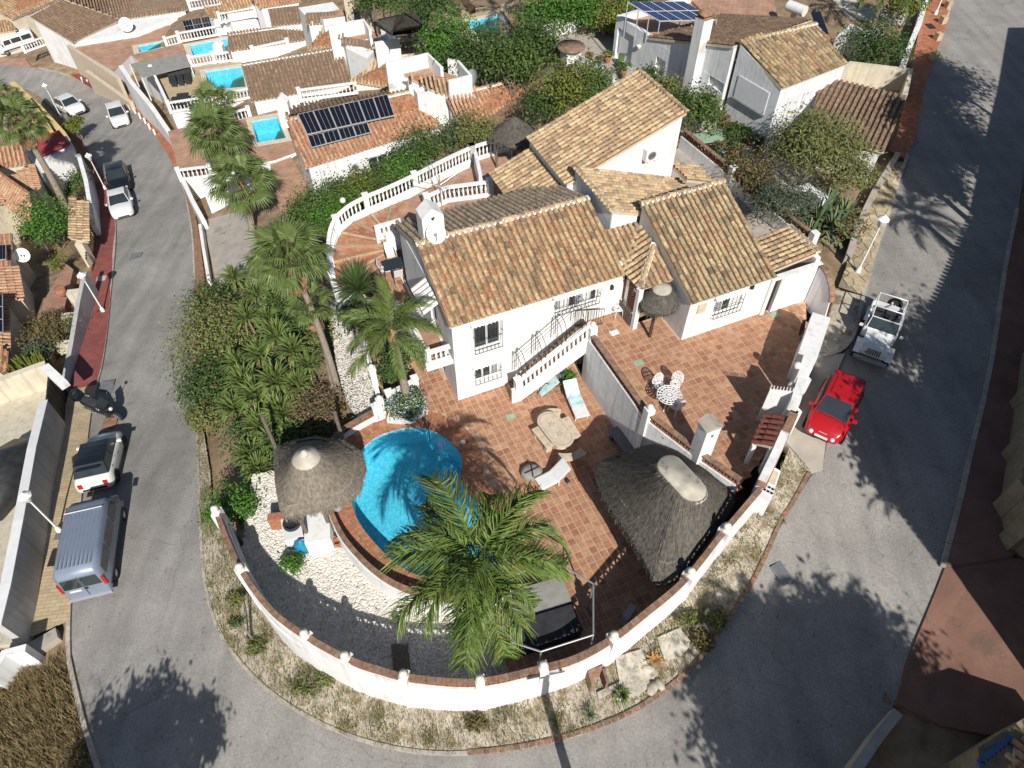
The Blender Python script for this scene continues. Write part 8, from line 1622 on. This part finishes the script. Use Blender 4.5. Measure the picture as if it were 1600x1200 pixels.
def plate(px, w_, l_, ang, matn, name, label, dz=.06):
    p = G(*px, dz); m = MB(); m.box(p - Z3 * .02, (w_, l_, .03), ang); return m.build(name, matn, None, label, name.replace('_', ' '))
plate((160, 439), .6, .6, .1, 'concrete', 'manhole_cover', 'pale square cover in the dark red pavement', .19); plate((89, 876), .45, .9, .1, 'iron', 'manhole_cover', 'dark cover in the beige pavement beside the van', .19); plate((94, 842), .3, .3, .1, 'stone_grey', 'manhole_cover', 'small grey cover in the beige pavement', .19); plate((170, 668), .7, 1.2, .1, 'brick_old', 'road_patch', 'reddish patch in the asphalt below the scooter', .07); plate((167, 610), .7, 1.3, .2, 'stone_grey', 'road_patch', 'grey patch in the asphalt above the scooter', .07); plate((213, 403), .8, 1.0, .2, 'stone_grey', 'road_patch', 'round dark patch in the street', .065); plate((1452, 45), .5, .8, .1, 'iron', 'manhole_cover', 'rusty cover in the orange pavement', .19)
t = thing('drain', 'black iron drain grating across the road edge', 'drain grate', G(1222, 897)); a, b = G(1211, 882, .07), G(1232, 912, .07); d = (b - a); dn = d.normalized(); s_ = Vector((-dn.y, dn.x, 0)); MB().bar(a - Z3 * .02, b - Z3 * .02, .5, .02).build('pit', 'rubber', t); m = MB()
for k in range(13): p = a.lerp(b, (k + .5) / 13); m.bar(p - s_ * .22 + Z3 * .02, p + s_ * .22 + Z3 * .02, .045, .03)
for s in (-.24, .24): m.bar(a + s_ * s, b + s_ * s, .04, .025)
m.build('bars', 'steel', t)
# meter cabinet with pierced blocks, slabs and odds on the verge
t = thing('meter_cabinet', 'white meter cabinet with pierced vent blocks at the wall end', 'cabinet', P(1208, 755, 2.3)); pl = [P(x, y, 3.4) for x, y in ((1196,722),(1220,736),(1206,779),(1184,768))]; m = MB(); m.prism(xy(pl), 1.5, 3.4); m.build('body', 'white', t); m = MB()
e0, e1 = pl[3], pl[2]
for i in range(4):
    for j in range(2): p = pl[3].lerp(pl[2], (i + .5) / 4).lerp(pl[0].lerp(pl[1], (i + .5) / 4), .16 + .14 * j) + Z3 * .004; m.bar(p - Vector((.07, 0, 0)), p + Vector((.07, 0, 0)), .05, .006); m.bar(p - Vector((0, .06, 0)), p + Vector((0, .06, 0)), .05, .006)
m.build('vent', 'iron', t); q = [p.lerp(sum(pl, Vector()) / 4, .2) + Z3 * .03 for p in pl]; q[2] = q[2].lerp(q[1], .4); q[3] = q[3].lerp(q[0], .4); m = MB(); m.add(q, [(0, 1, 2, 3)]); m.build('lid', 'stone_furn', t)
for i, (pts, lb) in enumerate(((((960,1030),(1000,1018),(1015,1050),(1012,1078),(975,1100),(965,1060)), 'large worn concrete slab on the verge below the wall'), (((1025,1000),(1060,985),(1080,1010),(1060,1030),(1036,1034)), 'broken concrete slab on the verge nearer the road bend'), (((932,1085),(968,1068),(966,1078),(934,1095)), 'thin concrete kerb piece beside the slab'))):
    pl = GG(pts); m = MB(); m.prism(xy(pl), [p.z - .2 for p in pl], [p.z + .24 for p in pl]); m.build('slab', 'cementcap', None, lb, 'slab')
p = G(930, 1058, .2); t = thing('meter_box', 'small rusty open brick box at the wall foot', 'box', p); m = MB(); m.box(p - Z3 * .3, (.5, .1, 1.0), .25); m.box(p - Z3 * .3 + Vector((-.25, -.25, 0)), (.1, .5, 1.0), .25); m.box(p - Z3 * .3 + Vector((.25, -.2, 0)), (.1, .5, 1.0), .25); m.build('box', 'brick_old', t)
for i, (x, y, s) in enumerate(((968,1090,.3),(1018,1078,.35),(1030,1072,.28),(1012,1048,.3),(1105,960,.22),(1152,838,.2),(1172,790,.3),(600,655,.2))):
    p = G(x, y, .15); m = MB(); m.smooth = False; m.lathe(p, [(s * .55, -.1), (s * .7, .05), (s * .55, s * .4), (s * .2, s * .55)], 7, 1.2, .8, i); m.build('rock', 'cementcap' if i else 'pebble', None, ['white rock beside the slab end','white rock right of the worn slab','smaller white rock near the brick kerb','rock behind the worn slab','rock on the upper verge','small rock on the verge under the pavilion','rock beside the meter cabinet','stone at the planter corner'][i], 'rock')
p = G(1021, 1034, .2); m = MB()
for k in range(14): a = k * 2.4; m.bar(p, p + Vector(((.12 + .02 * k) * math.cos(a), (.12 + .02 * k) * math.sin(a), .14)), .05, .01)
m.build('fallen_frond', 'orange_leaf', None, 'orange brown dead leaf clump between the slabs', 'dead leaves')
# right edge: gate, maroon tiled canopy
t = thing('garden_gate', 'white sheet metal gate in shade at the terrace street wall', 'gate', P(1208, 640, 2.6)); a, b = P(1182, 656, 2.7), P(1215, 660, 2.7); zg = ztop(1201, 607, a).z; m = MB(); m.wall([a, b], [zg, zg], .06); m.build('leaf', 'plastic_white', t); m = MB()
for k in range(8): p = a.lerp(b, k / 7); m.bar(Vector((p.x, p.y, zg)), Vector((p.x, p.y, zg + .2)), .04, .03)
m.build('spikes', 'plastic_white', t)
t = thing('tiled_canopy', 'small maroon glazed tile canopy over the pedestrian gate', 'canopy', P(1205, 675, 2.6)); s_ = {'rooftile_maroon': []}; q = [P(1180, 692, 3.9), P(1198, 650, 3.9), P(1233, 650, 4.25), P(1207, 698, 4.25)]; roof(t, q, q[0], q[1], 'pan_dark', .27, .36, tiles=s_['rooftile_maroon']); finish_tiles(t, s_, 300)
for p in q: MB().box((p.x, p.y, 2.6), (.14, .14, p.z - 2.75)).build('post', 'white', t)
for i, (x, y) in enumerate(((1040, 952), (1055, 944), (980, 965))): p = P(x, y, .2); m = MB(); m.box((p.x, p.y, 0), (.6, .25, .8), .9); m.build('boogie_board' if i < 2 else 'bucket', 'plastic_grey', None, ['grey board leaning inside the wall under the pavilion','second grey board leaning beside the first','grey tub inside the wall near the pavilion'][i], 'board' if i < 2 else 'tub')
p = P(628, 1030, -.75); m = MB(); [m.box(p + Vector((i * .09 - .3, 0, 0)), (.07, 1.1, .05), .2) for i in range(7)]; m.build('pallet', 'wood_grey', None, 'small slatted duckboard lying on the shaded pebbles', 'duckboard')
m = MB(); m.tube(smooth([P(*q, -.74) for q in ((640,996),(632,1015),(610,1025),(596,1028))], 4), .02, 5); m.build('hose', 'plastic_grey', None, 'grey hose lying on the shaded pebbles', 'hose')
# lower right corner: garden wall, steps, house corner with blue window
parapet('low garden wall along the lower right street corner', [(1404,1112),(1372,1152),(1336,1205),(1300,1260)], -1, 1.75, .3, 'concrete')
t = thing('garden_steps', 'shaded stone steps climbing beside the low corner wall', 'stairs', G(1450, 1120))
for i in range(6):
    p = P(1430 + i * 11, 1098 + i * 13, 1.7 - i * .1); m = MB(); m.box((p.x, p.y, -.2), (1.6, .42, 1.5 - i * .12), R(-28)); m.build('step', 'brick_old', t)
t = thing('villa', 'beige house corner with blue barred window at the lower right', 'house', P(1570, 1150, 2)); pl = [P(x, y, 3.4) for x, y in ((1528,1168),(1600,1122),(1700,1150),(1700,1300),(1545,1300))]; m = MB(); m.prism(xy(pl), 0, 3.4); m.build('wall', 'mortar', t)
a, b = P(1530, 1190, 3.45), P(1580, 1150, 3.45); m = MB(); m.bar(a, b, .12, .12); m.bar(a, a - Vector((0, .6, 0)), .12, .12); m.build('window_frame', 'blue_paint', t); m = MB()
for k in range(9): p = a.lerp(b, k / 8); m.bar(p, p - Vector((0, .55, .25)), .03, .03)
m.build('bars', 'iron', t); rp = [P(1586, 1165, 3.5), P(1640, 1150, 3.5), P(1640, 1200, 4.2), P(1586, 1215, 4.2)]; s_ = {RR: []}; roof(t, rp, rp[0], rp[1], 'pan', .3, .4, tiles=s_[RR]); finish_tiles(t, s_, 0, 3)
t = thing('boundary_wall', 'shaded boundary wall with stone piers along the right edge', 'wall', P(1585, 720, 2.5)); pts = [G(1600, 560), G(1590, 640), G(1578, 720), G(1566, 800), G(1576, 850), G(1640, 900)]; m = MB(); m.wall([p - Z3 * .5 for p in pts], [p.z + 1.6 for p in pts], .35); m.build('wall', 'mortar', t)
for p in pts[1:5]: MB().box(p - Z3 * .4, (.6, .6, 2.3), .1).build('pier', 'mortar', t)
# the house across the street, whose eave line shades the road (its nearest corner lies just outside the frame)
def caster(px, h, dz=0): p = G(*px); return p + SUNV * (h / SUNV.z)
ev = [caster(q, 7.0) for q in ((1478, 895), (1414, 812), (1445, 490), (1520, 325), (1560, 140), (1574, 40))]
VX = max(20.4, min(p.x for p in ev[1:4])); vl = thing('street_villa', 'tall cream house across the street whose roof shades the road', 'house', (VX + 4, 12, 2.5)); m = MB()
zv = 2.5 + 7.0
ed = [ev[0], ev[1], ev[2], ev[3]]; ins = [p + Vector((.5, 0, 0)) for p in ed]
m.prism([(p.x, p.y) for p in ins] + [(ins[3].x + 9, ins[3].y), (ins[0].x + 9, ins[0].y)], 0, zv - .25); m.build('wall', 'cream', vl)
s_ = {RR: []}
rp = [Vector((ed[1].x, ed[1].y, zv)), Vector((ed[2].x, ed[2].y, zv)), Vector((ed[2].x + 5, ed[2].y, zv + 1.2)), Vector((ed[1].x + 5, ed[1].y, zv + 1.2))]; roof(vl, rp, rp[0], rp[1], 'pan', .3, .4, tiles=s_[RR])
rp = [Vector((ed[2].x, ed[2].y, zv)), Vector((ed[3].x, ed[3].y, zv)), Vector((ed[3].x + 5, ed[3].y, zv + 1.2)), Vector((ed[2].x + 5, ed[2].y, zv + 1.2))]; roof(vl, rp, rp[0], rp[1], 'pan', .3, .4, tiles=s_[RR])
rp = [Vector((ed[0].x, ed[0].y, zv)), Vector((ed[1].x, ed[1].y, zv)), Vector((ed[1].x + 5, ed[1].y, zv + 1.2)), Vector((ed[0].x + 5, ed[0].y, zv + 1.0))]; roof(vl, rp, rp[0], rp[1], 'pan', .3, .4, tiles=s_[RR])
finish_tiles(vl, s_, 0, 3)
v2 = thing('street_villa', 'second cream house further up across the street', 'house', (24, 36, 2.5)); m = MB(); q = [ev[3], ev[4], ev[5]]; m.prism([(p.x, p.y) for p in q] + [(q[2].x + 8, q[2].y), (q[0].x + 8, q[0].y + .2)], 0, zv - .3); m.build('wall', 'cream', v2); m = MB(); m.prism([(p.x - .3, p.y) for p in q] + [(q[2].x + 8.3, q[2].y), (q[0].x + 8.3, q[0].y + .2)], zv - .3, zv); m.build('roof_slab', 'terracotta_far', v2)
# trees outside the frame that throw the shade seen on the road
TS = 'trees outside the frame shading the road'
def shade_tree(px, h, r, n, label, sz=.13, mt='leaf_dark', gap=.7):
    c = caster(px, h); g = H(c.x, c.y); t = thing('tree', label, 'tree', (c.x, c.y, g), TS); bl = [(c, (r, r, r * .8))]
    for k in range(5): a = random.uniform(0, 6.28); bl.append((c + Vector((math.cos(a) * r * .7, math.sin(a) * r * .7, random.uniform(-.4, .5) * r)), (r * .5, r * .5, r * .45)))
    leaves('crown', bl, n, sz, mt, t, 2.4, shell=.3); m = MB(); m.tube([Vector((c.x, c.y, g - .3)), Vector((c.x + .1, c.y, g + (c.z - g) * .5)), c], [.22, .17, .08], 7); m.build('trunk', 'bark', t); return t
def shade_palm(px, h, s, label, n=22):
    c = caster(px, h); g = H(c.x, c.y); return palm('feather_palm', label, Vector((c.x, c.y, g)), c, FEA, n, s, .18, (-.7, 1.2), 31, TS)
for px, h, r, n, lb in [((1370,630),8,2.2,9000,'leafy tree shading the road beside the red car'),((1430,720),8,2.0,7000,'leafy tree shading the road below the red car'),((1460,180),9.5,2.6,9000,'broad tree shading the upper street'),((1420,250),9.5,2.2,7000,'tree shading the kerb before the tiled shed'),((1510,230),9.5,2.4,7000,'tree shading the middle of the upper street'),((1455,280),9,1.6,4500,'smaller tree shading the upper street'),((1490,560),8.5,2.4,6500,'tree shading the street by the open vehicle'),((1485,135),9.5,2.5,9000,'dense tree shading the top of the upper street'),((1475,235),9.5,2.3,8000,'dense tree shading the left lane of the upper street'),((1220,1120),7.5,2.3,8000,'large tree shading the lower bend'),((1310,1030),7.5,1.8,6500,'tree shading the drain side of the bend'),((1360,1060),7.5,2.0,7000,'tree shading the forecourt corner'),((1160,985),7,1.2,3500,'small tree shading the verge corner'),((1280,1140),7.5,2.2,7500,'tree shading the road at the lower right'),((225,1140),6,1.5,2600,'olive like tree shading the lower left road'),((305,1165),6,1.0,1300,'thin tree shading the lower left road'),((180,1195),6,1.3,2200,'tree shading the lower left kerb'),((1350,205),11,1.3,2600,'tree dappling the open bay wall')]: shade_tree(px, h, r, n, lb)
shade_palm((1432,340),9,.8,'feather palm shading the street beside the crazy paving'); shade_palm((1200,1010),8,.85,'feather palm shading the road by the drain'); shade_palm((1330,1000),8,.7,'feather palm shading the forecourt edge'); shade_palm((1410,780),7,.55,'feather palm throwing thin shade on the road', 12)
c = caster((1390, 985), 4.5); g = H(c.x, c.y); 
# utility pole below the frame: its shadow crosses road, verge and garden wall
s0, s1 = G(885, 1200), P(849, 1062, 1.5); az = Vector((SUN_AZ.x, SUN_AZ.y, 0)).normalized(); b = s0 + az * 2.6; b.z = H(b.x, b.y); ln = (Vector((s1.x, s1.y, 0)) - Vector((b.x, b.y, 0))).length
top = b.copy(); top.z = 1.5 + ln * math.tan(SUN_EL); t = thing('utility_pole', 'tall pole beyond the lower edge casting the long shadow on the garden wall', 'pole', b); MB().tube([b - Z3 * .3, Vector((b.x, b.y, top.z))], [.17, .13], 9).build('pole', 'concrete', t); MB().box((b.x, b.y, top.z - .1), (1.3, .1, .12), .1).build('crossarm', 'wood_grey', t)
for k in (-.5, 0, .5): MB().lathe((b.x + k, b.y + k * .1, top.z + .02), [(.05, 0), (.06, .1), (.02, .16)], 8).build('insulator', 'stone_grey', t)
